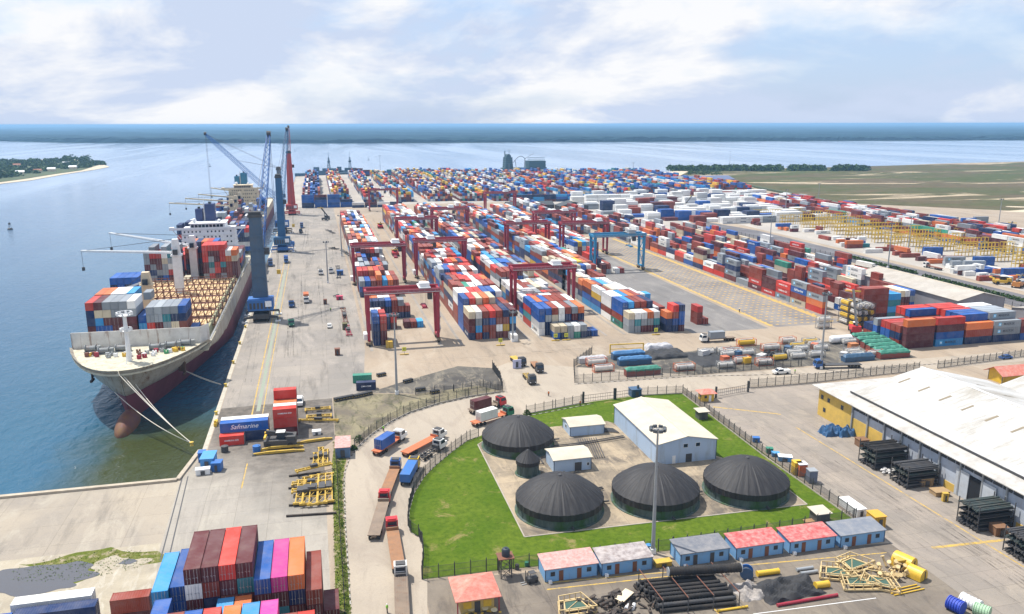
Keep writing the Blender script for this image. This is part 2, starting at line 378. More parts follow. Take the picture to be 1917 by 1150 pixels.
sheet('verge_grass_ground', [(.9, 204), (3.4, 191), (1.9, 178), (1.5, 157), (1.8, 118), (2.2, 90), (-.6, 90), (-1, 118), (-.5, 157), (-.2, 190)], .02, rough_grass_m)
# asphalt and hatched reefer pavement east of the fourth block
sheet('east_asphalt_road', [(143, 283), (177, 283), (177.5, 520), (143, 520)], .006, asph_m)
hm = bpy.data.materials.new('hatched_pavement'); t = NT(hm); p = t.pos(); sp = t.n('SeparateXYZ'); t.l(p, sp.inputs[0])
base = t.mix(t.ramp(t.noise(p, .05, 6, .7, .5), .35, .65), (.17, .155, .15), (.27, .24, .21))
fx = t.m('FRACT', t.m('DIVIDE', sp.outputs[0], 2.9)); fy = t.m('FRACT', t.m('DIVIDE', sp.outputs[1], 4.4))
mk = t.m('MULTIPLY', t.m('MULTIPLY', t.m('GREATER_THAN', fx, .2), t.m('LESS_THAN', fx, .68)), t.m('MULTIPLY', t.m('GREATER_THAN', fy, .4), t.m('LESS_THAN', fy, .53)))
mk = t.m('MULTIPLY', mk, t.ramp(t.noise(p, .5, 5, .7), .36, .5))
col = t.mix(mk, base, (.66, .40, .03)); t.done(col, .9, None, .2)
sheet('hatched_pavement', [(181, 284), (214, 284), (214, 545), (181, 545)], .010, hm)
ym = bpy.data.materials.new('worn_yellow_line'); t = NT(ym); p = t.pos()
t.done(t.mix(t.ramp(t.noise(p, .8, 6, .8), .40, .62), (.60, .38, .05), (.24, .20, .15)), .9)
for nm, x0, x1 in (('yellow_border_marking', 179.2, 181), ('yellow_lane_marking', 206.6, 209.4)):
    sheet(nm, [(x0, 286), (x1, 286), (x1, 545), (x0, 545)], .018, ym)
sheet('tank_yard_ground', [(78.5, 233.5), (206, 232.5), (206, 258), (150, 262), (118, 258), (100, 262), (84, 252)], .02, darksoil_m)
sheet('service_road', [(300, 60), (332, 60), (334, 560), (322, 620), (306, 620), (312, 420)], .010, dark_asph_m)
sheet('rear_yard_pavement', [(-31, 838.5), (-31, 1330), (90, 1395), (350, 1290), (500, 1215), (545, 1160), (520, 930), (470, 838.5)], .008, white_yard_m)
sheet('reefer_yard_pavement', [(260, 560), (305, 630), (335, 620), (500, 620), (470, 838), (240, 838), (225, 620)], .008, white_yard_m)
sheet('east_yard_pavement', [(340, 300), (520, 300), (520, 640), (500, 618), (340, 618)], .012, white_yard_m)
# worn painted lines
gm = bpy.data.materials.new('worn_green_line'); t = NT(gm); t.done(t.mix(t.ramp(t.noise(t.pos(), .6, 6, .8), .38, .62), (.24, .31, .22), (.28, .26, .225)), .9)
sheet('green_walkway_marking', [(-21.0, 232), (-19.9, 232), (-19.9, 470), (-21.0, 470)], .014, gm)
sheet('yellow_quay_marking', [(-22.2, 226), (-21.8, 226), (-21.8, 500), (-22.2, 500)], .014, ym)
sheet('yellow_quay_marking', [(-19.2, 226), (-18.9, 226), (-18.9, 500), (-19.2, 500)], .014, ym)
sheet('quay_kerb', [(-32.6, 206), (-31.4, 206), (-31.4, 838), (-32.6, 838)], .02, paint('pale_quay_edge', (.46, .43, .36), .9, .5, 0, 0, .5))
def stripe(name, a, b, wd, mat, z=.03):
    a = Vector(a[:2]); b = Vector(b[:2]); d = (b - a).normalized(); n = Vector((-d.y, d.x)) * wd / 2
    return sheet(name, [a - n, b - n, b + n, a + n], z, mat)
stripe('yellow_yard_marking', g(1335, 762), g(1462, 776), .7, ym)
stripe('yellow_yard_marking', g(1490, 800), g(1917, 1062), .35, ym)
stripe('yellow_yard_marking', g(1020, 1092), g(1660, 1035), .3, ym)
stripe('yellow_yard_marking', g(1024, 1104), g(1300, 1074), .3, ym, .034)
stripe('yellow_yard_marking', g(1300, 1093), g(1345, 1150), .3, ym)
stripe('yellow_dock_marking', g(463, 868), g(452, 915), .3, ym)
stripe('yellow_hazard_marking', g(1745, 1026), g(1882, 1011), .8, ym, .036)
stripe('white_yard_marking', g(1410, 1150), g(1640, 1120), .15, white_pt)
stripe('crane_rail_marking', g(342, 892), g(300, 1050), .25, dark_pt, .03)
stripe('crane_rail_marking', g(352, 892), g(315, 1050), .25, dark_pt, .03)
# crane runway strips between the blocks
for x in (16.4, 42.5, 50.2, 76.8, 82, 108.3, 116, 142.4):
    stripe('crane_runway_path', (x, 288), (x, 700), 1.1, apron_m, .02 + .0004 * x)

# savanna, beach and the far banks
sheet('savanna_field', [(536, 1195), (612, 1318), (775, 1330), (1250, 1400), (1750, 1470), (2600, 1690), (2600, 340), (640, 340), (655, 620), (529, 745), (552, 917), (590, 1160)], .03, savanna_m)
sheet('beach', [(498, 1228), (560, 1275), (618, 1318), (700, 1368), (720, 1345), (640, 1312), (570, 1200), (538, 1192)], .04, sandm)
sheet('sandy_clearing', wobble(720, 630, 70, 34, 60, .35, 12), .05, sandm)
# low embankment between the rear yard and the savanna
eb = MB()
ep = [(545, 1165), (590, 1120), (552, 917), (529, 742), (500, 640), (520, 560)]
for a, b2 in zip(ep[1:], ep[2:]): eb.bar((*a, 1), (*b2, 1), 6, 2.4)
tag(eb.build('embankment_hill', paint('dark_hedge_bank', (.045, .07, .03), .95, .3)), kind='structure')

def tuft_mat(name, a, b, rough=.9):
    if name in _mats: return _mats[name]
    m = bpy.data.materials.new(name); t = NT(m)
    t.done(t.mix(t.ramp(t.noise(t.pos(), .35, 4, .7), .3, .7), a, b), rough, None, .2); _mats[name] = m; return m
leaf_m = tuft_mat('leaf_green', (.035, .075, .018), (.075, .12, .03))
def clumps(b, cx, cy, z0, rx, ry, h, n, s, seed, m=0):
    "leafy mass: many small tilted quads spread through a dome"
    rn = random.Random(seed)
    for _ in range(n):
        a = rn.uniform(0, 6.283); rr = rn.random() ** .45; zz = rn.random()
        k = math.sqrt(max(0, 1 - zz * zz)) * rr
        c = Vector((cx + rx * k * math.cos(a), cy + ry * k * math.sin(a), z0 + h * zz * (.75 + .25 * rr)))
        u = Vector((rn.uniform(-1, 1), rn.uniform(-1, 1), rn.uniform(-.6, .6))).normalized() * s * rn.uniform(.5, 1.2)
        v = Vector((rn.uniform(-1, 1), rn.uniform(-1, 1), rn.uniform(-.2, 1))).normalized().cross(u).normalized() * s * rn.uniform(.4, .9)
        b.add([c - u - v, c + u - v * .6, c + u * .7 + v, c - u * .8 + v * .8], [(0, 1, 2, 3)], m)
# far forested bank: land plus a bumpy canopy to the horizon
sheet('far_land', [(-9000, 5300), (-1600, 4760), (-1120, 4230), (117, 3720), (2035, 3560), (3450, 3350), (9000, 3200), (30000, 3200), (30000, 40000), (-30000, 40000), (-30000, 9000)], -2, paint('forest_floor', (.03, .055, .02), .95, .2, 0, 0, .003))
b = MB(); rn = random.Random(4)
def shore(x): return float(np.interp(x, [-30000, -9000, -1600, -1120, 117, 2035, 3450, 9000, 30000], [9500, 5320, 4780, 4250, 3740, 3580, 3370, 3220, 3220]))
nx, ny = 420, 46
for j in range(ny):
    f = (j / (ny - 1)) ** 2.6
    for i in range(nx):
        u = (i / (nx - 1) * 2 - 1); x = 2500 + (abs(u) ** 1.35) * (1 if u > 0 else -1) * (9000 + 21000 * f)
        y = shore(x) + 12 + f * 33000 + rn.uniform(-4, 4) * (1 + j)
        z = -2 if j == 0 else 8 + 9 * rn.random() + 6 * math.sin(x * .004 + j) * math.sin(x * .0013)
        b.v.append((x, y, z))
for j in range(ny - 1):
    for i in range(nx - 1):
        o = j * nx + i; b.f.append((o, o + 1, o + nx + 1, o + nx)); b.mi.append(0)
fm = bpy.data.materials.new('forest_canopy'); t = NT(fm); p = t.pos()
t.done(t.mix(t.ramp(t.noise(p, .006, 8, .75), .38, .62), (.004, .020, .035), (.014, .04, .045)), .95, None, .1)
tag(b.build('forest', fm), 'dense low forest on the far bank of the river', 'forest', kind='stuff')
# island on the left with beach, trees and huts
isl = [g(*q, -3) for q in ((-400, 306), (0, 301), (60, 300), (120, 298), (165, 300), (186, 306), (205, 313), (180, 318), (120, 327), (60, 338), (0, 345), (-120, 366), (-500, 430))]
sheet('island_beach', isl, -2.4, sandm, th=3)
isl2 = [g(*q, -2) for q in ((-400, 309), (0, 303), (120, 300), (165, 301), (188, 308), (152, 319), (102, 326), (42, 335.5), (0, 341), (-120, 354), (-500, 400))]
sheet('island_land', isl2, -2.0, paint('island_soil', (.06, .085, .03), .95, .3, 0, 0, .02))
b = MB(); rn = random.Random(11)
for k in range(330):
    px = rn.uniform(-150, 192); lo = np.interp(px, [-150, 0, 100, 160, 192], [358, 335, 320, 314, 308]); hi = np.interp(px, [-150, 0, 120, 165, 192], [306, 303, 300, 302, 307])
    py = hi + (lo - hi) * rn.random() ** 1.2
    q = g(px, py, -2); big = 1 + (1.0 if 120 < px < 172 and py < 309 else 0)
    s = rn.uniform(5, 9)
    clumps(b, q.x, q.y, -2.5, s * 1.2, s * 1.2, s * 1.0 * big, 60, 1.9, k)
tag(b.build('island_woods', leaf_m), 'dense green trees covering the low island', 'woods', kind='stuff')
hut = MB(); hut.box(-4, 4, -3, 3, 0, 3); hut.add([(-4.6, -3.6, 3), (4.6, -3.6, 3), (4.6, 3.6, 3), (-4.6, 3.6, 3), (-4.6, 0, 4.8), (4.6, 0, 4.8)], [(0, 1, 5, 4), (2, 3, 4, 5), (1, 2, 5), (3, 0, 4)], 1)
hme = hut.mesh('hut', [cream_pt, white_pt]); hme2 = hut.mesh('hut_rust', [cream_pt, paint('rusty_roof', (.30, .12, .07), .8, .3)])
for i, (px, py, r, lab) in enumerate(((38, 327, .3, 'white roofed hut near the island beach, leftmost of the huts'), (97, 321, .1, 'white roofed hut on the island shore between palms'), (124, 309, .5, 'pale hut half hidden under the tall island trees'), (137, 317, 0, 'small white roofed hut nearest the sandy island point'), (32, 313, .4, 'rust roofed hut inland among the island woods'), (70, 324, .8, 'rust roofed hut beside the island beach'))):
    o = bpy.data.objects.new('island_hut', hme if 'white' in lab or 'pale' in lab else hme2); COL.objects.link(o); q = g(px, py, -2); o.location = q; o.rotation_euler = (0, 0, r); o.scale = (1.5, 1.5, 1.5)
    tag(o, lab, 'hut', 'huts on the island')
# coastal trees at the far right
b = MB()
for k in range(300):
    px = rn.choice([rn.uniform(1252, 1440)] * 5 + [rn.uniform(1440, 1460), rn.uniform(1478, 1540), rn.uniform(1478, 1540), rn.uniform(1560, 1622), rn.uniform(1560, 1622)])
    py = rn.uniform(317.2, 320.5); q = g(px, py, 0); s = rn.uniform(4, 7)
    clumps(b, q.x, q.y, 0, s * 1.4, s * 1.4, s * 1.5, 55, 1.7, 900 + k)
for k in range(60):
    q = g(rn.uniform(1288, 1350), rn.uniform(320, 328), 0); s = rn.uniform(2, 3.5); clumps(b, q.x, q.y, 0, s * 1.5, s * 1.5, s, 30, .9, 1900 + k)
tag(b.build('coastal_woods', leaf_m), 'dark row of coastal trees beyond the savanna grass', 'woods', kind='stuff')

# haze: pale air over the whole place
hz = MB().box(-30500, 30500, -420, 40500, -12, 84.8)
hzo = hz.build('haze', bpy.data.materials.new('haze_air')); tag(hzo, kind='stuff')
m = hzo.data.materials[0]; m.use_nodes = True; m.node_tree.nodes.clear()
vo = m.node_tree.nodes.new('ShaderNodeVolumePrincipled'); oo = m.node_tree.nodes.new('ShaderNodeOutputMaterial')
vo.inputs['Color'].default_value = (.36, .66, 1., 1); vo.inputs['Density'].default_value = .0001; vo.inputs['Anisotropy'].default_value = .1
m.node_tree.links.new(vo.outputs[0], oo.inputs['Volume'])
# ------------------------------------------------------------------ shipping containers
CC = {'bright red': (.52, .035, .022), 'rust red': (.24, .038, .020), 'maroon': (.10, .014, .018), 'orange': (.60, .15, .035),
      'blue': (.008, .085, .34), 'navy': (.006, .024, .095), 'light blue': (.03, .27, .58), 'grey': (.27, .30, .33), 'white': (.74, .74, .72),
      'beige': (.58, .50, .36), 'green': (.03, .25, .17), 'teal': (.02, .20, .24), 'yellow': (.68, .42, .03), 'pink': (.66, .05, .30), 'silver': (.50, .52, .55)}
cm = bpy.data.materials.new('container_paint'); t = NT(cm)
oi = t.n('ObjectInfo'); p = t.pos(); po = t.pos('obj')
rnd = oi.outputs['Random']
base = t.mix(1., oi.outputs['Color'], t.mix(rnd, (.82, .82, .84), (1.12, 1.1, 1.06)), 'MULTIPLY')
vo_ = t.n('VectorMath'); vo_.operation = 'ADD'; t.l(po, vo_.inputs[0]); t.l(t.m('MULTIPLY', rnd, 90.), vo_.inputs[1])
f = t.ramp(t.noise(vo_.outputs[0], .45, 6, .7), .5, .78)
base = t.mix(t.m('MULTIPLY', f, .3), base, (.20, .15, .12))
f2 = t.ramp(t.noise(t.map(vo_.outputs[0], (1, 1, .3)), 1.3, 6, .75), .60, .72)
base = t.mix(t.m('MULTIPLY', f2, .45), base, (.17, .07, .035))
f3 = t.ramp(t.noise(t.map(vo_.outputs[0], (1, 1, 1), (40, 3, 9)), .3, 3), .35, .7)
base = t.mix(t.m('MULTIPLY', f3, .07), base, (.8, .77, .72))
t.done(base, .5, None, .25)
cfm = bpy.data.materials.new('container_paint_crowd'); t = NT(cfm)
at_ = t.n('VertexColor'); at_.layer_name = 'Col'; p = t.pos()
base = t.mix(t.m('MULTIPLY', t.ramp(t.noise(p, .4, 6, .75), .5, .75), .35), at_.outputs[0], (.19, .12, .09))
base = t.mix(t.m('MULTIPLY', t.ramp(t.noise(t.map(p, (1, 1, 1), (9, 9, 9)), .17, 3), .35, .7), .07), base, (.78, .76, .72))
t.done(base, .5, None, .25)
cdk = flat('container_gap_dark', (.02, .02, .022), .8)

def container_body(Lc, h, near):
    b = MB(); hw = 1.22; hl = Lc / 2; e = .045
    # frame: corner posts, top and bottom rails, corner castings
    for sx in (-1, 1):
        for sy in (-1, 1):
            b.box(sx * hw - (.16 if sx > 0 else 0), sx * hw + (.16 if sx < 0 else 0), sy * hl - (.18 if sy > 0 else 0), sy * hl + (.18 if sy < 0 else 0), .0, h)
        x0, x1 = (hw - .10, hw) if sx > 0 else (-hw, -hw + .10)
        b.box(x0, x1, -hl + .18, hl - .18, 0.02, .18); b.box(x0, x1, -hl + .18, hl - .18, h - .12, h - .02)
    for sy in (-1, 1):
        y0, y1 = (hl - .12, hl - .01) if sy > 0 else (-hl + .01, -hl + .12)
        b.box(-hw + .16, hw - .16, y0, y1, .02, .18); b.box(-hw + .16, hw - .16, y0, y1, h - .14, h - .02)
    # corrugated sides, roof and blind end
    def corr(n, f0, f1, d):
        pts = []
        for i in range(n):
            a = f0 + (f1 - f0) * i / n; s = (f1 - f0) / n
            pts += [(a, 0), (a + s * .32, 0), (a + s * .5, d), (a + s * .82, d)]
        pts.append((f1, 0)); return pts
    n = int((Lc - .3) / (.28 if near else .8)); d = .035 if near else .07
    ps = corr(n, -hl + .16, hl - .16, d)
    for sx in (-1, 1):
        o = len(b.v)
        for y, k in ps: b.v += [(sx * (hw - .02 - k), y, .16), (sx * (hw - .02 - k), y, h - .10)]
        for i in range(len(ps) - 1):
            q = (o + 2 * i, o + 2 * i + 2, o + 2 * i + 3, o + 2 * i + 1); b.f.append(q if sx > 0 else q[::-1]); b.mi.append(0)
    ps = corr(int((Lc - .3) / (.4 if near else 1.2)), -hl + .1, hl - .1, .025)
    o = len(b.v)
    for y, k in ps: b.v += [(-hw + .05, y, h - .035 - k), (hw - .05, y, h - .035 - k)]
    for i in range(len(ps) - 1): b.f.append((o + 2 * i, o + 2 * i + 1, o + 2 * i + 3, o + 2 * i + 2)); b.mi.append(0)
    for sy in (-1, 1):
        b.add([(-hw + .1, sy * (hl - .06), .1), (hw - .1, sy * (hl - .06), .1), (hw - .1, sy * (hl - .06), h - .08), (-hw + .1, sy * (hl - .06), h - .08)], [(0, 1, 2, 3) if sy < 0 else (3, 2, 1, 0)])
    b.add([(-hw + .05, -hl + .05, .05), (hw - .05, -hl + .05, .05), (hw - .05, hl - .05, .05), (-hw + .05, hl - .05, .05)], [(3, 2, 1, 0)])
    return b.mesh('container_body', [cm])
def door_mesh(h, side):
    b = MB(); x0, x1 = (-1.04, -.01) if side < 0 else (.01, 1.04)
    b.box(x0, x1, -.05, 0, .18, h - .14)
    for k in range(5): b.box(x0 + .05, x1 - .05, -.07, -.05, .3 + k * (h - .6) / 5, .3 + (k + .55) * (h - .6) / 5)
    return b.mesh('container_door', [cm])
def lock_mesh(h, side):
    b = MB()
    for x in ((-.75, -.3) if side < 0 else (.3, .75)):
        b.tube((x, -.12, .1), (x, -.12, h - .08), .028, n=6); b.box(x - .07, x + .07, -.14, -.07, .95, 1.05); b.box(x - .25, x, -.15, -.12, 1.1, 1.15)
    return b.mesh('locking_bars', [flat('lock_steel', (.45, .45, .44), .4, .6)])
_cb = {}
def cmesh(kind, *k):
    if (kind, *k) not in _cb: _cb[(kind, *k)] = dict(body=container_body, door=door_mesh, lock=lock_mesh)[kind](*k)
    return _cb[(kind, *k)]
_txt = {}
def text_mesh(s, size, mat, shear=0., bold=0.012, sx=1.):
    k = (s, size, mat.name, shear)
    if k in _txt: return _txt[k]
    c = bpy.data.curves.new('lettering', 'FONT'); c.body = s; c.size = size; c.align_x = 'CENTER'; c.align_y = 'CENTER'; c.extrude = .008; c.shear = shear; c.offset = bold; c.space_character = 1.05
    o = bpy.data.objects.new('lettering', c); COL.objects.link(o); bpy.context.view_layer.update()
    me = bpy.data.meshes.new_from_object(o.evaluated_get(bpy.context.evaluated_depsgraph_get()))
    bpy.data.objects.remove(o); bpy.data.curves.remove(c)
    if sx != 1: me.transform(Matrix.Diagonal((sx, 1, 1, 1)))
    me.materials.clear(); me.materials.append(mat); _txt[k] = me; return me
logo_white = flat('logo_white', (.78, .79, .80), .5); logo_dark = flat('logo_dark', (.05, .06, .08), .5); logo_sky = flat('logo_light_blue', (.12, .45, .70), .5)
def star_mesh():
    if 'star' in _txt: return _txt['star']
    b = MB(); pts = []
    b.add([(-.62, -.62, 0), (.62, -.62, 0), (.62, .62, 0), (-.62, .62, 0)], [(0, 1, 2, 3)], 0)
    for i in range(14):
        r = .5 if i % 2 == 0 else .2; a = math.pi / 2 + i * math.pi / 7; pts.append((r * math.cos(a), r * math.sin(a), .01))
    b.add([(0, 0, .01)] + pts, [(0, i + 1, (i + 1) % 14 + 1) for i in range(14)], 1)
    _txt['star'] = b.mesh('star_emblem', [logo_sky, logo_white]); return _txt['star']

CONT = []      # every container of the place: x, y, z, length, height, turn, colour, wording, marks
def cont(x, y, z, Lc, h, rz, col, where, group, brand=None, force=False, doors=None):
    CONT.append(dict(x=x, y=y, z=z, L=Lc, h=h, rz=rz, col=col, where=where, group=group, brand=brand, force=force, doors=doors))
ORD = ['first', 'second', 'third', 'fourth', 'fifth', 'sixth', 'seventh', 'eighth', 'ninth', 'tenth', 'eleventh', 'twelfth', 'thirteenth', 'fourteenth', 'fifteenth', 'sixteenth']
TIER = ['bottom tier', 'second tier', 'third tier', 'fourth tier', 'fifth tier', 'sixth tier']
def pick(rn, pal):
    tot = sum(v for _, v in pal); r = rn.random() * tot
    for k, v in pal:
        r -= v
        if r <= 0: return k
    return pal[-1][0]
PAL = [('white', 30), ('rust red', 24), ('bright red', 11), ('orange', 11), ('maroon', 10), ('blue', 10), ('navy', 7), ('grey', 13), ('beige', 7), ('light blue', 4), ('green', 1), ('yellow', 1)]
PALB = [('maroon', 20), ('rust red', 22), ('navy', 14), ('blue', 12), ('white', 10), ('grey', 14), ('orange', 7), ('light blue', 5), ('beige', 4), ('green', 2), ('yellow', 1)]
def block(name, x0, ncol, y0, y1, group, hgt, pitch=2.72, L40=.85, seed=0, pal=PAL, skip=0., first=0, brandp=0., hmax=5, dip=.12, gapevery=0, runp=.36):
    """columns side by side along x, bays one behind the other along y"""
    rn = random.Random(seed); y = y0; bay = first; last = {}
    while y < y1:
        Lc = 12.19 if rn.random() < L40 else 6.06
        for c in range(ncol):
            if rn.random() < skip: continue
            hh = hgt(c, bay, rn) if callable(hgt) else hgt
            if rn.random() < dip: hh -= 1
            if rn.random() < dip * .4: hh -= 1
            hh = max(0, min(hmax, hh)); z = 0
            for k in range(hh):
                h = 2.9 if (Lc > 7 and rn.random() < .6) else 2.59
                col = last[(c, k)] if rn.random() < runp and (c, k) in last else pick(rn, pal if k == hh - 1 else PALB)
                last[(c, k)] = col
                br = None
                if rn.random() < brandp:
                    br = {'white': 'M', 'silver': 'M', 'grey': 'M', 'bright red': 'H', 'rust red': 'H', 'navy': 'C', 'blue': 'S', 'beige': 'M'}.get(col)
                if Lc < 7 and rn.random() < .8:
                    pass
                cont(x0 + 1.22 + c * pitch, y + Lc / 2, z, Lc, h, 0, col, f'{TIER[k]} of {ORD[c]} column, {ORD[bay] if bay < 13 else "far"} bay of {name}', group, br)
                z += h
        y += Lc + (.45 if Lc > 7 else .35) + (2.2 if gapevery and bay % gapevery == gapevery - 1 else 0)
        bay += 1
def bayset(name, x0, y0, cols, group, Lc=12.19, pitch=2.72, bay='front', h=2.75, z0=0., rz=0., brand={}, doors=True):
    "one bay given column by column, each a list of colours from the ground up"
    for c, st in enumerate(cols):
        z = z0
        for k, col in enumerate(st):
            cont(x0 + 1.22 + c * pitch, y0 + Lc / 2, z, Lc, h, rz, col, f'{TIER[k]} of {ORD[c]} column, {bay} bay of {name}', group, brand.get((c, k)), doors=doors)
            z += h
W_, G_, Bg, Rr, Ru, Mr, Bl, Nv, Or, Sk, Tl, Gn, Yl = 'white', 'grey', 'beige', 'bright red', 'rust red', 'maroon', 'blue', 'navy', 'orange', 'light blue', 'teal', 'green', 'yellow'
# block A: lowest, beside the quay
gA = 'containers in the quayside block'
nA = 'quayside block'
bayset(nA, 17.6, 295.2, [[Nv, Nv, Nv, Bl], [Mr, Mr, Ru, Rr]], gA, h=2.85)
cont(23.1, 292.0, 0, 2.6, 2.5, 0, Yl, 'short box on the ground before the quayside block', gA)
bayset(nA, 23.5, 319, [[Nv, Nv], [Mr, Rr, Mr][:2], [], [Mr], [Ru], [Sk]], gA, Lc=6.06, bay='second', h=2.7)
bayset(nA, 17.4, 319, [[Ru, W_, W_], [Nv, Mr, W_]], gA, Lc=6.06, bay='second', h=2.7)
bayset(nA, 17.6, 337.5, [[Nv, Nv, Nv], [Nv, Ru, Nv], [G_, Mr, Nv], [Nv, Nv, Bl], [Mr, Ru, Ru], [Nv, Ru, G_], [Nv, Ru]], gA, Lc=6.06, bay='third', h=2.7)
bayset(nA, 17.6, 344.5, [[Ru, Rr, Or], [Mr, Ru, Or], [Bl, G_, W_], [Mr, Mr, W_], [Ru, Ru, Ru], [Nv]], gA, Lc=6.06, bay='fourth', h=2.7)
bayset(nA, 17.4, 384, [[Nv, Bl, G_], [Nv, Nv, Bl], [Ru, Mr, Ru], [Mr, Ru, Ru, Or], [Nv, Nv, Sk], [Ru, Mr, Or], [Mr, Ru, Ru]], gA, bay='fifth', h=2.7)
bayset(nA, 17.2, 397.5, [[Ru, Mr, Ru, Rr], [Mr, Mr, Ru, Rr], [Ru, Mr, Rr, Or], [Mr, Ru, Rr, Rr], [Mr, Mr, Ru, Ru], [Nv, Bl, W_], [Mr, G_, Ru]], gA, bay='sixth', h=2.7)
block(nA, 17.2, 7, 412, 470, gA, lambda c, b, r: 3 if c < 5 else 2, seed=21, L40=.4, skip=.1, first=6, gapevery=1)
block(nA, 17.4, 7, 472, 690, gA, lambda c, b, r: 4 if c < 6 else 3, seed=22, L40=.9, first=9, dip=.08, gapevery=1)
# block B: the tall one with the seven-column front
gB = 'containers in the seven-column block'; nB = 'seven-column block'
bayset(nB, 54.2, 294.6, [[Nv, Mr, Mr, Bg], [Ru, Sk, G_, W_], [Nv, Ru, Nv, Ru], [Ru, Ru, Bl, Rr], [Mr, W_, Ru, Ru], [Ru, Yl, Ru, Nv], [G_, Nv, Sk, Mr]], gB, h=2.8, brand={(0, 0): 'C'})
cont(70.9, 291.1, 0, 6.06, 2.59, 0, W_, 'on the ground before the seven-column block', gB)
bayset(nB, 54.2, 307.3, [[Bl, Bl, Bl, Bl, Bl], [Mr, Mr, Ru, Rr, Rr], [Mr, Mr, Nv, Bg, Bg], [Nv, Ru, Mr, Or, Or], [Nv, Mr, Ru, Bg, Bg], [Mr, Mr, Nv, Nv], [Mr, Ru, Rr, Ru]], gB, h=2.75, bay='second', brand={(0, 2): 'S'})
bayset(nB, 54.2, 320, [[Ru, Ru, Ru, W_, W_], [Mr, Mr, Nv, W_, W_], [Mr, Mr, Nv, Ru, Rr], [Mr, Nv, Mr, Rr, Rr], [Mr, Nv, Mr, Bl, Bl], [Mr, Mr, Nv, Bl, Bl], [Mr, Ru, Rr, W_, W_]], gB, h=2.7, bay='third', brand={(0, 1): 'H'})
block(nB, 54.2, 7, 333, 700, gB, 5, seed=31, L40=.8, first=3, dip=.09)
# block C
gC = 'containers in the third block'; nC = 'third block'
bayset(nC, 86.6, 287.5, [[Bl, Bg], [Nv, Bg], [G_, G_], [Gn, W_], [Nv, G_]], gC, Lc=6.06, h=2.6)
bayset(nC, 99.6, 288.5, [[Nv], [Bl]], gC, Lc=6.06, h=2.4, bay='foremost right')
bayset(nC, 82.2, 294.2, [[W_, W_, Bl, Bl], [Nv, Nv, G_, Bl], [Mr, G_, Bg, Ru], [Nv, G_, W_, W_], [Mr, Mr, Nv, Ru], [Mr, Nv, Mr, G_], [Ru, Ru, Nv, Or]], gC, bay='second', h=2.75, brand={(0, 0): 'M'})
bayset(nC, 82.2, 307, [[Rr, Tl, Rr, Bl], [Mr, Mr, Mr, Or], [Mr, Nv, Bl, Bl], [Mr, Nv, Ru, Ru], [Mr, Nv, Ru, Ru], [Mr, Nv, Ru, Ru], [Mr, Nv, Ru, W_]], gC, bay='third', h=2.75)
block(nC, 82.2, 7, 320, 359, gC, 4, seed=41, L40=.15, first=3, dip=.05, pal=[('white', 60), ('bright red', 10), ('grey', 10), ('rust red', 12), ('beige', 8)])
block(nC, 82.2, 7, 361, 700, gC, lambda c, b, r: 5 if b < 12 else 5, seed=42, L40=.8, first=8, dip=.09, brandp=.1)
# block D
gD = 'containers in the fourth block'; nD = 'fourth block'
bayset(nD, 118.2, 289.6, [[G_, G_, Bg], [G_, Tl, W_], [Mr, G_, W_], [Mr, G_, Or], [Nv, Tl, W_]], gD, h=2.75, Lc=6.06)
bayset(nD, 133.4, 287.2, [[Nv, Nv, Or], [Nv, Bl, Ru, Rr], [Mr, Bl, Bl, Nv]], gD, h=2.75, Lc=6.06, bay='foremost right')
bayset(nD, 118.2, 297, [[Gn, Ru, Bl, Bl], [Mr, Mr, Mr, Sk], [Mr, Ru, G_, Ru], [Ru, Mr, G_, Ru], [Mr, Nv, Nv, Nv], [Mr, Mr, W_], [Mr, Ru, Ru]], gD, h=2.75, bay='second', brand={(0, 0): 'M'})
bayset(nD, 118.2, 310, [[W_, Ru, W_, W_], [Mr, Ru, Nv, W_], [Mr, Ru, Nv, Sk], [Mr, Ru, Or, Or], [Mr, Nv, Ru, Ru], [Ru, Mr, Rr], [Mr, Rr, Rr]], gD, h=2.7, bay='third', brand={(0, 0): 'M'})
block(nD, 118.2, 7, 323, 372, gD, lambda c, b, r: 4 if c < 5 else 3, seed=51, L40=.4, first=3, dip=.12, pal=[('white', 48), ('orange', 12), ('light blue', 12), ('rust red', 14), ('beige', 14)])
block(nD, 118.2, 7, 374, 700, gD, lambda c, b, r: 5 if c < 6 else 4, seed=52, L40=.85, first=8, dip=.1, brandp=.08)
bayset('lone pair', 151.0, 295.5, [[Ru, Ru, Rr], [Ru]], 'containers standing alone east of the blocks', Lc=6.06, h=2.6)
bayset('east road group', 139.2, 335, [[Ru, Rr], [G_, W_], [Nv, Sk]], gD, Lc=6.06, h=2.7)
# block E: behind the light blue gantry
gE = 'containers behind the light blue gantry crane'; nE = 'block behind the blue gantry'
bayset(nE, 152, 414, [[Ru, Mr], [G_, Ru], [], [W_], [Ru]], gE, h=2.7, Lc=6.06)
bayset(nE, 150.2, 432, [[Tl, Mr, Rr], [Mr, Rr, Mr, Rr], [Mr, Nv], [W_], [Ru]], gE, h=2.8, Lc=12.19, bay='second')
block(nE, 151, 6, 462, 700, gE, 4, seed=61, first=2, dip=.12)
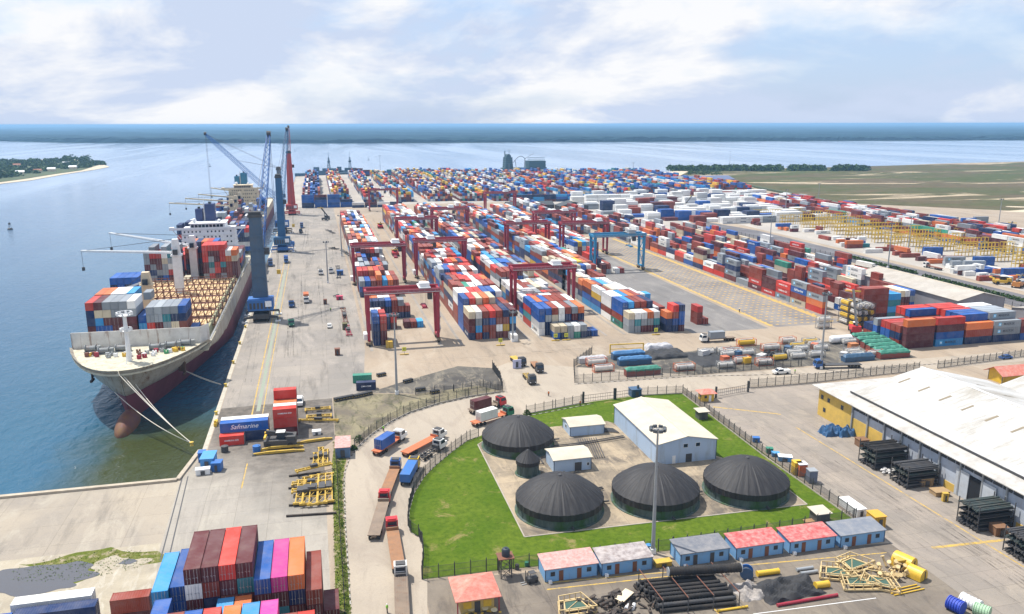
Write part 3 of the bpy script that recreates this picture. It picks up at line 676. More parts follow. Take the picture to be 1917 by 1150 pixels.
# block F: long ragged rows with company names, east of the hatched pavement
gF = 'containers east of the hatched pavement'
nF = 'long eastern block'
def fcol(y0, spec, x=212.5, row='nearest', Lc=12.19, h=2.8):
    z = 0
    for k, (col, br) in enumerate(spec):
        cont(x + 1.22, y0 + Lc / 2, z, Lc, h, 0, col, f'{TIER[k]} of {ORD[min(15, int((y0 - 299) / 12.6))]} stack along the yellow border, {nF}', gF, br, force=True); z += h
yy = 299
for sp_ in ([(Rr, None), (Or, None), (G_, 'M'), (Ru, None)], [(Bg, 'M'), (Ru, None), (Bl, 'S'), (G_, 'M')], [(G_, 'M'), (Rr, 'H'), (Rr, 'H')], [(Rr, 'H'), (Mr, None), (Mr, None)],
            [(Mr, 'T'), (Rr, 'H'), (Ru, None), (Ru, None)], [(G_, None)], [(Mr, None), (G_, 'M'), (Nv, None), (G_, 'M')], [(Rr, None), (Ru, None)], [(Rr, None), (W_, 'M')],
            [(Nv, None), (Or, None), (Bg, None), (Mr, None)], [(Bl, None), (W_, 'M')], [(Ru, None), (Rr, 'H')], [(W_, 'M'), (Nv, 'C')], [(Rr, 'H'), (Mr, None), (W_, 'M'), (W_, 'M')], [(Or, None), (Ru, None)]):
    fcol(yy, sp_); yy += 12.6
rn = random.Random(77)
rowx = [212.5, 217.4, 224.5, 227.3, 236, 238.8, 247.5, 250.3, 259, 261.8, 270.5, 273.3, 282, 284.8]
PALF = [('maroon', 14), ('rust red', 24), ('bright red', 13), ('white', 16), ('grey', 22), ('navy', 10), ('blue', 12), ('orange', 6), ('beige', 5), ('green', 1)]
for i, x in enumerate(rowx):
    y = (490 if i == 0 else 292 + i * 1.5 + (0 if i < 9 else (i - 8) * 14)); j = 0
    if x > 262: y = max(y, 338)
    pc = None
    while y < 560:
        Lc = 12.19 if rn.random() < .72 else 6.06
        hh = rn.choice([0, 1, 2, 2, 3, 3, 4]) if i > 0 else rn.choice([1, 2, 3, 3])
        z = 0
        for k in range(hh):
            col = pc if (pc and rn.random() < .4) else pick(rn, PALF); pc = col; br = {'white': 'M', 'grey': 'M', 'bright red': 'H', 'navy': 'C', 'blue': 'S'}.get(col) if rn.random() < .5 else None
            cont(x + 1.22, y + Lc / 2, z, Lc, 2.75, 0, col, f'{TIER[k]}, {ORD[min(12, j)]} stack back, {ORD[min(12, i)]} row of {nF}', gF, br); z += 2.75
        y += Lc + rn.choice([.4, .4, .8, 3]); j += 1
# eastern rows in front of the rail-side warehouse
block('group beside the grey warehouse', 250, 4, 300, 330, gF, lambda c, b, r: 3 - b if b < 3 else 1, seed=71, pal=PALF)
# block H: stacks turned across the yard, south-east corner
gH = 'containers stacked crosswise by the east road'
nH = 'crosswise stack by east road'
def cross(x0, y, spec, nm, brands={}, Lc=12.19, h=2.75):
    z = 0
    for k, col in enumerate(spec):
        cont(x0 + Lc / 2, y, z, Lc, h, R(90), col, f'{TIER[k]} of {nm}, {nH}', gH, brands.get(k), force=True); z += h
for j, y in enumerate((244.2, 246.9, 249.6, 252.3, 255.0, 258.4, 261.1, 263.8)):
    r5 = ORD[j] + ' row'
    if j == 0:
        cross(209.3 + 0, y, [Mr, Mr, Mr, Or], 'westernmost pile, ' + r5)
        cross(222.5, y, [Sk, Bl, Mr, Rr], 'second pile, ' + r5, {0: 'M'})
        cross(235.6, y, [Nv, Ru, Or], 'third pile, ' + r5); cross(248.4, y, [Nv, G_, G_], 'fourth pile, ' + r5, {1: 'M', 2: 'M'}); cross(261, y, [Bl, Mr, Ru], 'fifth pile, ' + r5)
    elif j < 5:
        cross(208.6, y, [Ru, Nv, Ru, Rr][:3] if j < 3 else [Bl, Bl, Rr], 'westernmost pile, ' + r5)
        cross(222, y, [Ru, Nv, Ru], 'second pile, ' + r5); cross(235.2, y, [Nv, Mr, Nv, Bl] if j < 4 else [Mr, Mr, G_, Rr], 'third pile, ' + r5); cross(248.2, y, [Nv, Mr, Ru, G_][:4], 'fourth pile, ' + r5, {3: 'M'})
    else:
        cross(207.8, y, [Bl, Bl, G_] if j == 5 else [Ru, Nv], 'westernmost pile, ' + r5, {2: 'M'})
        cross(222, y, [Mr, Ru, Ru, Bl] if j == 5 else [Nv, Ru, Ru, Rr], 'second pile, ' + r5); cross(235.2, y, [Mr, Nv, G_, Rr], 'third pile, ' + r5)
        if j < 7: cross(248.2, y, [Bl, Ru, W_, W_], 'fourth pile, ' + r5, {2: 'M', 3: 'M'})
for j, y in enumerate((286, 288.7, 291.4)): cross(222, y, [Mr, Ru, Ru, Ru, Ru][:5 - (j == 2)], ORD[j] + ' row of the big red pile'); cross(234.4, y, [Tl, Sk, Tl, Sk][:4], ORD[j] + ' row of the teal pile', Lc=6.06)
# rear yard: bays of mixed colours, transverse rows of long blue boxes
gR = 'containers in the rear yard'
PALR = [('orange', 14), ('beige', 12), ('yellow', 10), ('rust red', 14), ('bright red', 8), ('blue', 22), ('light blue', 8), ('white', 14), ('maroon', 8), ('teal', 5)]
def yl(x): return 1300 - max(0, x - 120) * .28
for i, x in enumerate((-16, 14, 48, 82, 116, 150, 186, 222, 258, 294, 330, 366, 402, 438, 474)):
    ys = 866 if x < 100 else 850 - (x - 100) * .02
    if x < 0: pal = [('blue', 40), ('light blue', 14), ('white', 16), ('rust red', 18), ('navy', 12)]
    elif x > 180: pal = PALR + [('blue', 22)]
    else: pal = PALR
    block('rear yard row', x, 7 if x < 100 else 10, ys + (i * 37) % 22, yl(x) - 8, gR, lambda c, b, r: r.choice([3, 3, 4, 4, 5]), seed=100 + i, pal=pal, L40=.92, skip=.03, first=14, dip=.08, gapevery=4, runp=.62)
rn = random.Random(5)
for x in list(np.arange(-16, 30, 12.6)):
    for k in range(5 if x < 18 else 3): cont(x + 6.1, 828, k * 2.6, 12.19, 2.59, R(90), rn.choice(['blue', 'blue', 'navy', 'blue']) if k < 4 else rn.choice(['blue', 'maroon']), f'{TIER[k]} of the long blue wall behind the quay', gR)
for x in list(np.arange(33, 76, 12.6)):
    for k in range(2): cont(x + 6.1, 818, k * 2.6, 12.19, 2.59, R(90), rn.choice(['maroon', 'navy', 'rust red', 'white']), f'{TIER[k]} of the low wall behind the quay', gR)
for x in list(np.arange(200, 372, 12.6)):
    for k in range(3): cont(x + 6.1, 835 - (x - 200) * .1, k * 2.6, 12.19, 2.59, R(90), rn.choice(['blue', 'navy', 'light blue', 'blue', 'maroon']), 'blue row', gR)
for x in list(np.arange(60, 470, 12.6)):
    for k in range(rn.choice([2, 3, 4]) + (1 if x < 200 else 0)): cont(x + 6.1, yl(x) + 15, k * 2.6, 12.19, 2.59, R(90), rn.choice(['blue', 'navy', 'teal', 'maroon', 'blue', 'blue']) if x < 330 else rn.choice(['maroon', 'blue', 'blue']), 'riverside row', gR)
# white refrigerated boxes in diagonal rows, and mixed ones round them
gW = 'white refrigerated containers'
for j in range(15):
    y = 606 + j * 15.5; x = 262 + (j % 3) * 5 + max(0, 3 - j) * 24
    while x < 478:
        if rn.random() < .12: x += 12; continue
        wc = 'white' if rn.random() < (.7 if 7 < j else .45) else rn.choice(['blue', 'rust red', 'grey', 'navy', 'maroon', 'white'])
        hh = rn.choice([1, 2, 2, 3]) if j < 7 else rn.choice([2, 3, 4])
        for c in range(3):
            for k in range(hh): cont(x, y + c * 2.75, k * 2.75, 12.19, 2.7, R(90), wc, 'white box', gW)
        x += 12.5
block('mixed rows before the white boxes', 185, 6, 575, 760, gR, lambda c, b, r: r.choice([2, 3, 4]), seed=81, pal=[('rust red', 20), ('white', 22), ('grey', 16), ('blue', 16), ('bright red', 10), ('maroon', 14)], dip=.2, skip=.1)
block('mixed rows before the white boxes', 212, 7, 565, 700, gR, lambda c, b, r: r.choice([1, 2, 3, 4]), seed=82, pal=PALF, dip=.2, skip=.1)
block('mixed rows before the white boxes', 236, 6, 565, 640, gR, lambda c, b, r: r.choice([1, 2, 3]), seed=83, pal=PALF, dip=.2, skip=.1)
# long eastern border row beyond the yellow frames
for i, x in enumerate((432, 445, 458, 472)):
    block('border row', x, 4, 372 + i * 12, 760, 'containers along the eastern border', lambda c, b, r: r.choice([2, 3, 3, 4, 4]), seed=90 + i, pal=PALF + [('white', 14)], dip=.15, skip=.04, brandp=.3, runp=.5)
# scattered singles east of the service road
for q, col, br in (((1657, 470), Ru, None), ((1703, 482), Ru, None), ((1745, 478), Bl, None), ((1752, 491), Mr, None), ((1784, 487), Mr, None), ((1785, 497), G_, 'M'), ((1822, 505), G_, None), ((1840, 497), Bl, None),
                   ((1880, 512), Or, None), ((1895, 520), Bl, None), ((1849, 466), Bl, None), ((1610, 463), Tl, None), ((1700, 416), W_, 'M'), ((1725, 424), Mr, None), ((1650, 411), Mr, None), ((1812, 420), Bl, None), ((1860, 430), Mr, None), ((1835, 417), G_, 'M'), ((1590, 452), Mr, None)):
    v = g(*q)
    for k in range(2 if col in (G_, Bl) else 1): cont(v.x, v.y, k * 2.6, 12.19, 2.6, R(90 - 12), col, 'on open ground beside the yellow steel frames', 'containers scattered among the yellow frames', br)
rn = random.Random(44)
for i in range(70):
    x, y = rn.uniform(345, 372) if i % 2 else rn.uniform(345, 500), rn.uniform(310, 610) if i % 2 else rn.uniform(300, 372)
    for k in range(rn.choice([1, 1, 2])): cont(x, y, k * 2.6, rn.choice([12.19, 6.06]), 2.6, R(rn.choice([0, 90, 84])), rn.choice([W_, W_, Ru, Mr, Bl, G_, Or]), 'on open ground east of the service road', 'containers scattered among the yellow frames')
# near left corner: the tall pile, doors towards us
gN = 'containers in the near dock pile'; nN = 'near dock pile'
def pile(x, y0, spec, nm, Lc=12.19, h=2.62, z0=0):
    z = z0
    for k, col in enumerate(spec):
        if col: cont(x, y0 + Lc / 2, z, Lc, h, 0, col, f'{TIER[k]} of {nm}, {nN}', gN, None, force=True, doors=True)
        z += h
# ------------------------------------------------------------------ cranes
def lattice(b, p, q, w0, w1, n, r, m=0, tri=False):
    "four chords with zigzag bracing between two points"
    p = Vector(p); q = Vector(q); d = (q - p).normalized()
    up = Vector((0, 0, 1)) if abs(d.z) < .95 else Vector((0, 1, 0))
    x = d.cross(up).normalized(); y = x.cross(d).normalized(); pr = None
    for i in range(n + 1):
        f = i / n; c = p.lerp(q, f); w_ = (w0 + (w1 - w0) * f) / 2
        cs = [c + x * w_ * a + y * w_ * e for a, e in ((-1, -1), (1, -1), (1, 1), (-1, 1))]
        if pr:
            for k in range(4):
                b.bar(pr[k], cs[k], r * 1.6, None, m); b.bar(pr[k], cs[(k + 1) % 4], r, None, m)
        pr = cs
    return b
def rtg(name_label, x0, y0, span, mat, troll, group, h=19.6, label=''):
    t_ = thing('gantry_crane', label, 'gantry crane', (x0, y0, 0), 0, group)
    dy = 7.2; sp = span
    for sx in (0, 1):
        for sy in (0, 1):
            x = sx * sp; y = sy * dy; s = 1 if sx == 0 else -1
            b = MB()
            top, bot = 1.5, .85
            b.add([(x - bot / 2, y - .55, 1.9), (x + bot / 2, y - .55, 1.9), (x + bot / 2, y + .55, 1.9), (x - bot / 2, y + .55, 1.9),
                   (x - top / 2, y - .6, h), (x + top / 2, y - .6, h), (x + top / 2, y + .6, h), (x - top / 2, y + .6, h)],
                  [(0, 1, 5, 4), (1, 2, 6, 5), (2, 3, 7, 6), (3, 0, 4, 7), (4, 5, 6, 7), (3, 2, 1, 0)])
            b.build('leg', mat, t_)
            wb = MB(); wb.box(x - .6, x + .6, y - 1.6, y + 1.6, .95, 1.7)
            bg_ = wb.build('bogie', paint('bogie_paint', (.20, .14, .08), .6, .4, .5), t_)
            for k in (-1, 1):
                w2 = MB().tube((x - .32, y + k * .85, .75), (x + .32, y + k * .85, .75), .75, n=14); w2.build('wheel', black_pt, bg_)
        x = sx * sp; b = MB(); b.box(x - .5, x + .5, 1.0, dy - 1.0, 1.75, 2.6); MB().box(x - .35, x + .35, .6, dy - .6, h - 2.4, h - 1.7).build('upper_sill', mat, t_)
        if mat is steel_blue:
            b.bar((x, .4, 2.6), (x, dy - .4, h * .55), .3); b.bar((x, dy - .4, h * .55), (x, .4, h - 2), .3); b.bar((x, .4, h * .55), (x, dy - .4, h * .55), .35)
        b.build('sill_beam', mat, t_)
    # power pack on one sill, stairs on the other
    b = MB().box(-1.9, -.55, 1.4, dy - 1.4, 2.0, 4.3); b.build('power_pack', troll, t_)
    b = MB()
    for k in range(7):
        z = 2.4 + k * 2.3; s = 1 if k % 2 else -1
        b.bar((sp + 1.1, dy / 2 - s * 1.1, z), (sp + 1.1, dy / 2 + s * 1.1, z + 2.3), .5, .08); b.box(sp + .6, sp + 1.6, dy / 2 + s * 1.1 - .35, dy / 2 + s * 1.1 + .35, z + 2.25, z + 2.33)
    b.build('stairway', grey_pt, t_)
    for y in (0, dy):
        b = MB().box(-1.2, sp + 1.2, y - .65, y + .65, h, h + 1.6); b.box(-1.2, sp + 1.2, y - .12, y + .12, h + 1.603, h + 1.75)
        gr = b.build('girder', mat, t_)
        s = -1 if y == 0 else 1
        b = MB().box(-1.2, sp + 1.2, min(y + s * .66, y + s * 1.45), max(y + s * .66, y + s * 1.45), h + .5, h + .56)
        for k in range(15): xx = -1.1 + k * (sp + 2.2) / 14; b.bar((xx, y + s * 1.4, h + .56), (xx, y + s * 1.4, h + 1.6), .06)
        b.bar((-1.1, y + s * 1.4, h + 1.6), (sp + 1.1, y + s * 1.4, h + 1.6), .06); b.bar((-1.1, y + s * 1.4, h + 1.1), (sp + 1.1, y + s * 1.4, h + 1.1), .05)
        b.build('walkway', grey_pt, gr)
    for x in (-.6, sp + .6):
        MB().box(x - .4, x + .4, .66, dy - .66, h + .1, h + 1.3).build('end_tie', mat, t_)
    return t_, dy, h
def rtg_full(x0, y0, span, mat, trx, label, group='yard gantry cranes', h=19.6, load=None):
    t_, dy, h = rtg('', x0, y0, span, mat, white_pt if mat is steel_red else grey_pt, group, h, label)
    tx = trx
    b = MB().box(tx - 2.2, tx + 2.2, -.6, dy + .6, h + 1.76, h + 2.1); b.box(tx - 1.9, tx + 1.9, .3, 3.3, h + 2.101, h + 3.6)
    b.tube((tx - 1.4, dy - 2.2, h + 2.8), (tx + 1.4, dy - 2.2, h + 2.8), .6, n=10); b.box(tx - .8, tx + .4, dy - 1.4, dy, h + 2.101, h + 3.1)
    tr = b.build('trolley', white_pt if mat is steel_red else grey_pt, t_)
    b = MB().box(tx + 1.3, tx + 3.0, 1.2, 3.2, h - 3.0, h - .6); b.build('operator_cab', dark_pt, tr)
    z = h - 5.5
    for a in (-1, 1):
        for c in (1.6, dy - 1.6): MB().bar((tx + a * .9, c, z), (tx + a * .9, c, h + 1.7), .06).build('hoist_rope', dark_pt, tr)
    b = MB().box(tx - .9, tx + .9, .6, dy - .6, z - .5, z); b.box(tx - 1.2, tx + 1.2, .3, .8, z - .8, z - .501); b.box(tx - 1.2, tx + 1.2, dy - .8, dy - .3, z - .8, z - .501)
    b.build('spreader', mat, tr)
    return t_
rtg_full(16.0, 295.4, 26.3, steel_red, 21.5, 'dark red gantry crane nearest the camera, astride the front of the quayside block')
rtg_full(16.2, 415.6, 26.3, steel_red, 22, 'dark red gantry crane farther up the quayside block, second from the camera there')
rtg_full(50.2, 426, 26.6, steel_red, 8, 'dark red gantry crane over the middle of the seven-column block, trolley near its left leg')
rtg_full(50.2, 531, 26.6, steel_red, 16, 'dark red gantry crane second along the seven-column block, just left of a taller pair')
rtg_full(81.9, 588, 26.6, steel_red, 14, 'dark red gantry crane at the far half of the third block')
rtg_full(48.0, 780, 27.0, steel_red, 13, 'dark red gantry crane standing alone in front of the rear yard')
rtg_full(149, 716, 28, steel_red, 19, 'farthest dark red gantry crane, before the dark sheds')
rtg_full(115.8, 489, 27, steel_red, 7, 'dark red gantry crane over the fourth block, left neighbour of another red one')
rtg_full(149.8, 480, 29.5, steel_red, 24, 'dark red gantry crane right behind the light blue one')
rtg_full(149.6, 545, 29, steel_red, 22, 'dark red gantry crane behind two others east of the fourth block')
rtg_full(81.6, 331, 26.8, steel_red, 19, 'dark red gantry crane in the centre, astride the near end of the third block')
rtg_full(150.2, 421, 29.4, steel_blue, 22, 'light blue gantry crane straddling the road by the hatched pavement')

def harbour_crane(label, x, y, body, rz, tower_h, pivot_z, tip, lat=True, chass=None, tw=(5.2, 3.0)):
    t_ = thing('harbour_crane', label, 'harbour crane', (x, y, 0), 0, 'mobile harbour cranes on the quay')
    ch = MB(); ch.box(-3.2, 3.2, -7, 7, 1.4, 3.4); ch.lathe([(0, 3.4), (3, 3.4), (3, 4.8), (0, 4.8)], n=20)
    cho = ch.build('chassis', chass or dark_pt, t_)
    for sx in (-1, 1):
        for sy in (-1, 1):
            b = MB().bar((sx * 2, sy * 6, 2.2), (sx * 6.8, sy * 6.6, 2.0), .8, .9); b.bar((sx * 6.8, sy * 6.6, 2.0), (sx * 6.8, sy * 6.6, .5), .5)
            ou = b.build('outrigger', chass or dark_pt, cho); MB().box(sx * 6.8 - 1.1, sx * 6.8 + 1.1, sy * 6.6 - .9, sy * 6.6 + .9, .05, .5).build('foot_pad', white_pt, ou)
    for k in range(6):
        for s in (-1, 1): MB().tube((s * 2.4, -6 + k * 2.4, .8), (s * 3.3, -6 + k * 2.4, .8), .8, n=12).build('wheel', black_pt, cho)
    # upper works
    hz_ = MB(); hz_.box(-5.2, 5.2, -6, 3.4, 4.8, 9.4); hz_.box(-5.0, 5.0, -5.6, -1, 9.4, 9.9)
    ho = hz_.build('machinery_house', body, t_)
    b = MB()
    for k in range(6): b.box(-4.4 + k * 1.5, -3.5 + k * 1.5, -6.06, -6.0, 5.6, 8.2)
    b.build('louvre_panel', dark_pt, ho)
    MB().box(2.0, 4.6, -6.12, -6.0, 6.4, 8.9).build('emblem_panel', logo_white, ho)
    b = MB(); w0, w1 = tw[0] / 2, tw[1] / 2
    b.add([(-w0, -2.4, 9.4), (w0, -2.4, 9.4), (w0, 2.2, 9.4), (-w0, 2.2, 9.4), (-w1, -1.6, tower_h), (w1, -1.6, tower_h), (w1, 1.4, tower_h), (-w1, 1.4, tower_h)],
          [(0, 1, 5, 4), (1, 2, 6, 5), (2, 3, 7, 6), (3, 0, 4, 7), (4, 5, 6, 7)])
    for k in range(5):
        z = 12 + k * (tower_h - 14) / 5; b.box(-w0 - .1, w0 + .1, -2.6, -2.35, z, z + .35)
    for k in range(4): xx = -1 + k * .667; b.bar((xx * (w0 - .3), -2.45, 9.6), (xx * (w1 - .3), -1.65, tower_h - .3), .22)
    for k in range(int(tower_h - 12)): b.bar((w0 * .9, -2.5 + k * .02, 10 + k), (w0 * .9 - 1.2, -2.5 + k * .02, 10.6 + k), .08)
    to = b.build('tower', body if body is not blue_pt else paint('tower_slate', (.06, .11, .18), .5, .3), t_)
    MB().box(w1, w1 + 2.4, -1.2, 1.6, pivot_z + 1, pivot_z + 3.8).build('operator_cab', dark_pt, to)
    b = MB(); b.box(-w1 - .4, w1 + .4, -2.2, 1.8, tower_h, tower_h + 1.2); b.tube((-w1, -1, tower_h + 1.8), (w1, -1, tower_h + 1.8), .8, n=10); b.build('tower_head', dark_pt, to)
    tipl = Vector(tip) - Vector((x, y, 0)); pv = Vector((0, 2.4, pivot_z)); dr = (tipl - pv)
    hd = Vector((dr.x, dr.y, 0)).normalized(); pv = Vector((hd.x * 2.6, hd.y * 2.6, pivot_z))
    b = MB()
    k1 = pv.lerp(tipl, .15); k2 = pv.lerp(tipl, .85)
    lattice(b, pv, k1, 3.6, 2.9, 3, .16); lattice(b, k1, k2, 2.9, 2.2, 16, .16); lattice(b, k2, tipl, 2.2, 1.1, 4, .16)
    bo = b.build('boom', navy_steel if not lat else body, t_)
    MB().tube(tipl + Vector((-.9, 0, .2)), tipl + Vector((.9, 0, .2)), 1.3, n=12).build('sheave_head', dark_pt, bo)
    th_ = Vector((0, 0, tower_h + 1.6)); b = MB()
    for s in (-.7, .7):
        b.bar(th_ + Vector((s, 0, 0)), tipl + Vector((s * .6, 0, 0)), .11); b.bar(th_ + Vector((s, 0, 0)), pv.lerp(tipl, .6), .11)
    b.build('pendant_rope', dark_pt, bo)
    hk = Vector((tipl.x, tipl.y, 14)); MB().bar(tipl, hk, .13).build('hoist_rope', dark_pt, bo); MB().bar(tipl + Vector((.6, 0, 0)), hk + Vector((.6, 0, 0)), .13).build('hoist_rope', dark_pt, bo)
    MB().box(hk.x - .6, hk.x + 1.2, hk.y - .6, hk.y + .6, hk.z - 2, hk.z).build('hook_block', yellow_pt, bo)
    return t_
harbour_crane('blue harbour crane with a tall dark tower, nearest on the quay beside the white ship', -26.2, 351, blue_pt, 0, 44, 27, (-20.5, 392, 77.5), chass=dark_pt, tw=(6.2, 5.0))
harbour_crane('bright blue harbour crane in the middle of the quay cranes, near-vertical boom', -24.5, 545, paint('mid_blue_steel', (.02, .12, .27), .5, .25), 0, 48, 30, (-18.0, 575, 78.5), chass=blue_pt, tw=(5, 3.6))
harbour_crane('blue harbour crane with its long boom swung out over the far ship', -28, 640, blue_pt, 0, 48, 26, (-82, 668, 74.8))
harbour_crane('slim red harbour crane, farthest on the quay', -24, 770, paint('orange_red_crane_paint', (.50, .055, .05), .5, .2), 0, 56, 42, (-23.0, 782, 79.5), chass=paint('orange_red_crane_paint', (.50, .055, .05)), tw=(7., 4.))

# ------------------------------------------------------------------ ships
red_hull = paint('red_boot_paint', (.16, .035, .05), .6, .35, .35, 0, .12, (.10, .05, .05))
white_hull = bpy.data.materials.new('weathered_white_hull'); t = NT(white_hull); p = t.pos()
col = t.mix(t.ramp(t.noise(p, .12, 6, .7), .35, .7), (.46, .43, .37), (.33, .29, .23))
col = t.mix(t.m('MULTIPLY', t.ramp(t.noise(t.map(p, (1.2, .5, .07)), .8, 7, .75), .50, .66), .75), col, (.21, .12, .06))
col = t.mix(t.m('MULTIPLY', t.ramp(t.noise(t.map(p, (.8, .3, .12), (40, 2, 8)), .5, 6, .7), .60, .68), .9), col, (.13, .045, .015))
sx_ = t.n('SeparateXYZ'); t.l(p, sx_.inputs[0]); pl = t.m('MAXIMUM', t.m('LESS_THAN', t.m('FRACT', t.m('DIVIDE', sx_.outputs[2], 2.1)), .035), t.m('LESS_THAN', t.m('FRACT', t.m('DIVIDE', sx_.outputs[1], 8.)), .012)); col = t.mix(t.m('MULTIPLY', pl, .5), col, (.12, .08, .05)); t.done(col, .6)
deck_m = paint('ship_deck', (.52, .49, .38), .8, .5, .5)
rust_frame = paint('rust_brown_frames', (.17, .065, .04), .75, .3, .5)
hatch_m = paint('cream_hatch_cover', (.66, .47, .26), .8, .3, .4)
def hull(t_, cx, y0, y1, B, zf, zm, yf, hullm, bootm, zb=5.0):
    zs = [-3.4, -1.5, zb, zb + .02, 6.0, 8.5, zm, zf]
    stem = {-3.4: 7.5, -1.5: 6.5, zb: 5.0, zb + .02: 5.0, 6.0: 4.2, 8.5: 3.0, zm: 2.0, zf: 0.}
    tap = {-3.4: 92, -1.5: 88, zb: 74, zb + .02: 74, 6.0: 58, 8.5: 44, zm: 36, zf: 29}
    ex = {-3.4: .80, -1.5: .78, zb: .68, zb + .02: .68, 6.0: .60, 8.5: .54, zm: .50, zf: .47}
    ts = [0, .004, .015, .03, .05, .08, .12, .17, .23, .3, .38, .47, .57, .68, .8, .92, 1.]
    def hb(z, y):
        s = (y - (y0 + stem[z])) / tap[z]
        return 0.05 if s <= 0 else B * min(1, s) ** ex[z] if s < 1 else B
    def ring(z, f): return y0 + stem[z] + f * (100 - stem[z])
    rows = {}
    for z in zs:
        rr = []
        for f in ts + [None, 'end']:
            y = y1 if f == 'end' else (y1 - 12 if f is None else ring(z, f)); w_ = hb(z, y)
            if f == 'end': w_ = B * .86
            rr.append((w_, y))
        rows[z] = rr
    def skin(name, za, mat, zlist):
        b = MB(); n = len(ts) + 2
        for sgn in (-1, 1):
            o = len(b.v)
            for z in zlist:
                for w_, y in rows[z]:
                    zz = z
                    if z == zf and y > yf: zz = zm + max(0, (1 - (y - yf) / 4)) * (zf - zm)
                    b.v.append((cx + sgn * w_, y, zz))
            for r_ in range(len(zlist) - 1):
                for i in range(n - 1):
                    q = (o + r_ * n + i, o + r_ * n + i + 1, o + (r_ + 1) * n + i + 1, o + (r_ + 1) * n + i)
                    b.f.append(q if sgn > 0 else q[::-1]); b.mi.append(0)
        # transom
        vs = [(cx - rows[z][-1][0], rows[z][-1][1], min(z, zm)) for z in zlist] + [(cx + rows[z][-1][0], rows[z][-1][1], min(z, zm)) for z in reversed(zlist)]
        b.add(vs, [tuple(range(len(vs)))])
        o = b.build(name, mat, t_, smooth=True); return o
    skin('hull', 0, hullm, zs[3:]); skin('boot_topping', 0, bootm, zs[:3])
    # decks
    b = MB(); poly = [(cx - w_, y) for w_, y in rows[zf] if y <= yf + .1] ; wy = hb(zf, yf); poly += [(cx - wy, yf), (cx + wy, yf)] + [(cx + w_, y) for w_, y in reversed(rows[zf]) if y <= yf + .1]
    b.prism([(cx + (x - cx) * .985, y + .1) for x, y in poly], zf - 1.6, zf - 1.1); b.build('forecastle_deck', deck_m, t_)
    b = MB(); b.box(cx - B * .985, cx + B * .985, yf - .1, y1 - .4, zm - 1.4, zm - 1.1); b.build('main_deck', deck_m, t_)
    return hb
def deck_crane(t_, x, y, zb, h, tip, mat, w_=3.3, jibm=None, housez=None):
    b = MB(); b.box(x - w_ / 2, x + w_ / 2, y - w_ / 2, y + w_ / 2, zb, zb + h * .72); b.box(x - w_ / 2 - .5, x + w_ / 2 + .5, y - w_ / 2 - .5, y + w_ / 2 + .5, zb + h * .70, zb + h * .72 + .25)
    po = b.build('crane_post', mat, t_)
    b = MB(); b.add([(x - w_ / 2, y - w_ / 2, zb + h * .72 + .25), (x + w_ / 2, y - w_ / 2, zb + h * .72 + .25), (x + w_ / 2, y + w_ / 2, zb + h * .72 + .25), (x - w_ / 2, y + w_ / 2, zb + h * .72 + .25),
                     (x - w_ * .35, y - w_ / 2, zb + h), (x + w_ * .35, y - w_ / 2, zb + h), (x + w_ * .35, y + w_ * .2, zb + h), (x - w_ * .35, y + w_ * .2, zb + h)], [(0, 1, 5, 4), (1, 2, 6, 5), (2, 3, 7, 6), (3, 0, 4, 7), (4, 5, 6, 7)])
    b.box(x - .9, x + .9, y - w_ / 2 - 1.6, y - w_ / 2, zb + h * .74, zb + h * .74 + 2.1, 1)
    ho = b.build('crane_house', [mat, glass_m], po)
    pv = Vector((x, y, zb + h * .76)); tip = Vector(tip); d = (tip - pv); hd = Vector((d.x, d.y, 0)).normalized(); sd = Vector((-hd.y, hd.x, 0)); pv += hd * w_ * .55
    b = MB()
    for s in (-1, 1):
        b.bar(pv + sd * s * 1.3, tip + sd * s * .45, .55, .75)
    for k in range(9):
        f = .06 + k * .11; f2 = f + .11; a = pv.lerp(tip, f); c = pv.lerp(tip, min(1, f2)); wa = 1.3 - .85 * f; wc = 1.3 - .85 * min(1, f2)
        b.bar(a + sd * wa, c - sd * wc, .16); b.bar(a + sd * wa, a - sd * wa, .2)
    b.build('jib', jibm or mat, ho)
    top = Vector((x, y, zb + h)); b = MB()
    for s in (-1, 1): b.bar(top + sd * s * .8, tip + sd * s * .3, .09)
    b.bar(tip, tip + Vector((0, 0, -7)), .12); b.box(tip.x - .5, tip.x + .5, tip.y - .5, tip.y + .5, tip.z - 8.5, tip.z - 7)
    b.build('crane_rope', dark_pt, ho)
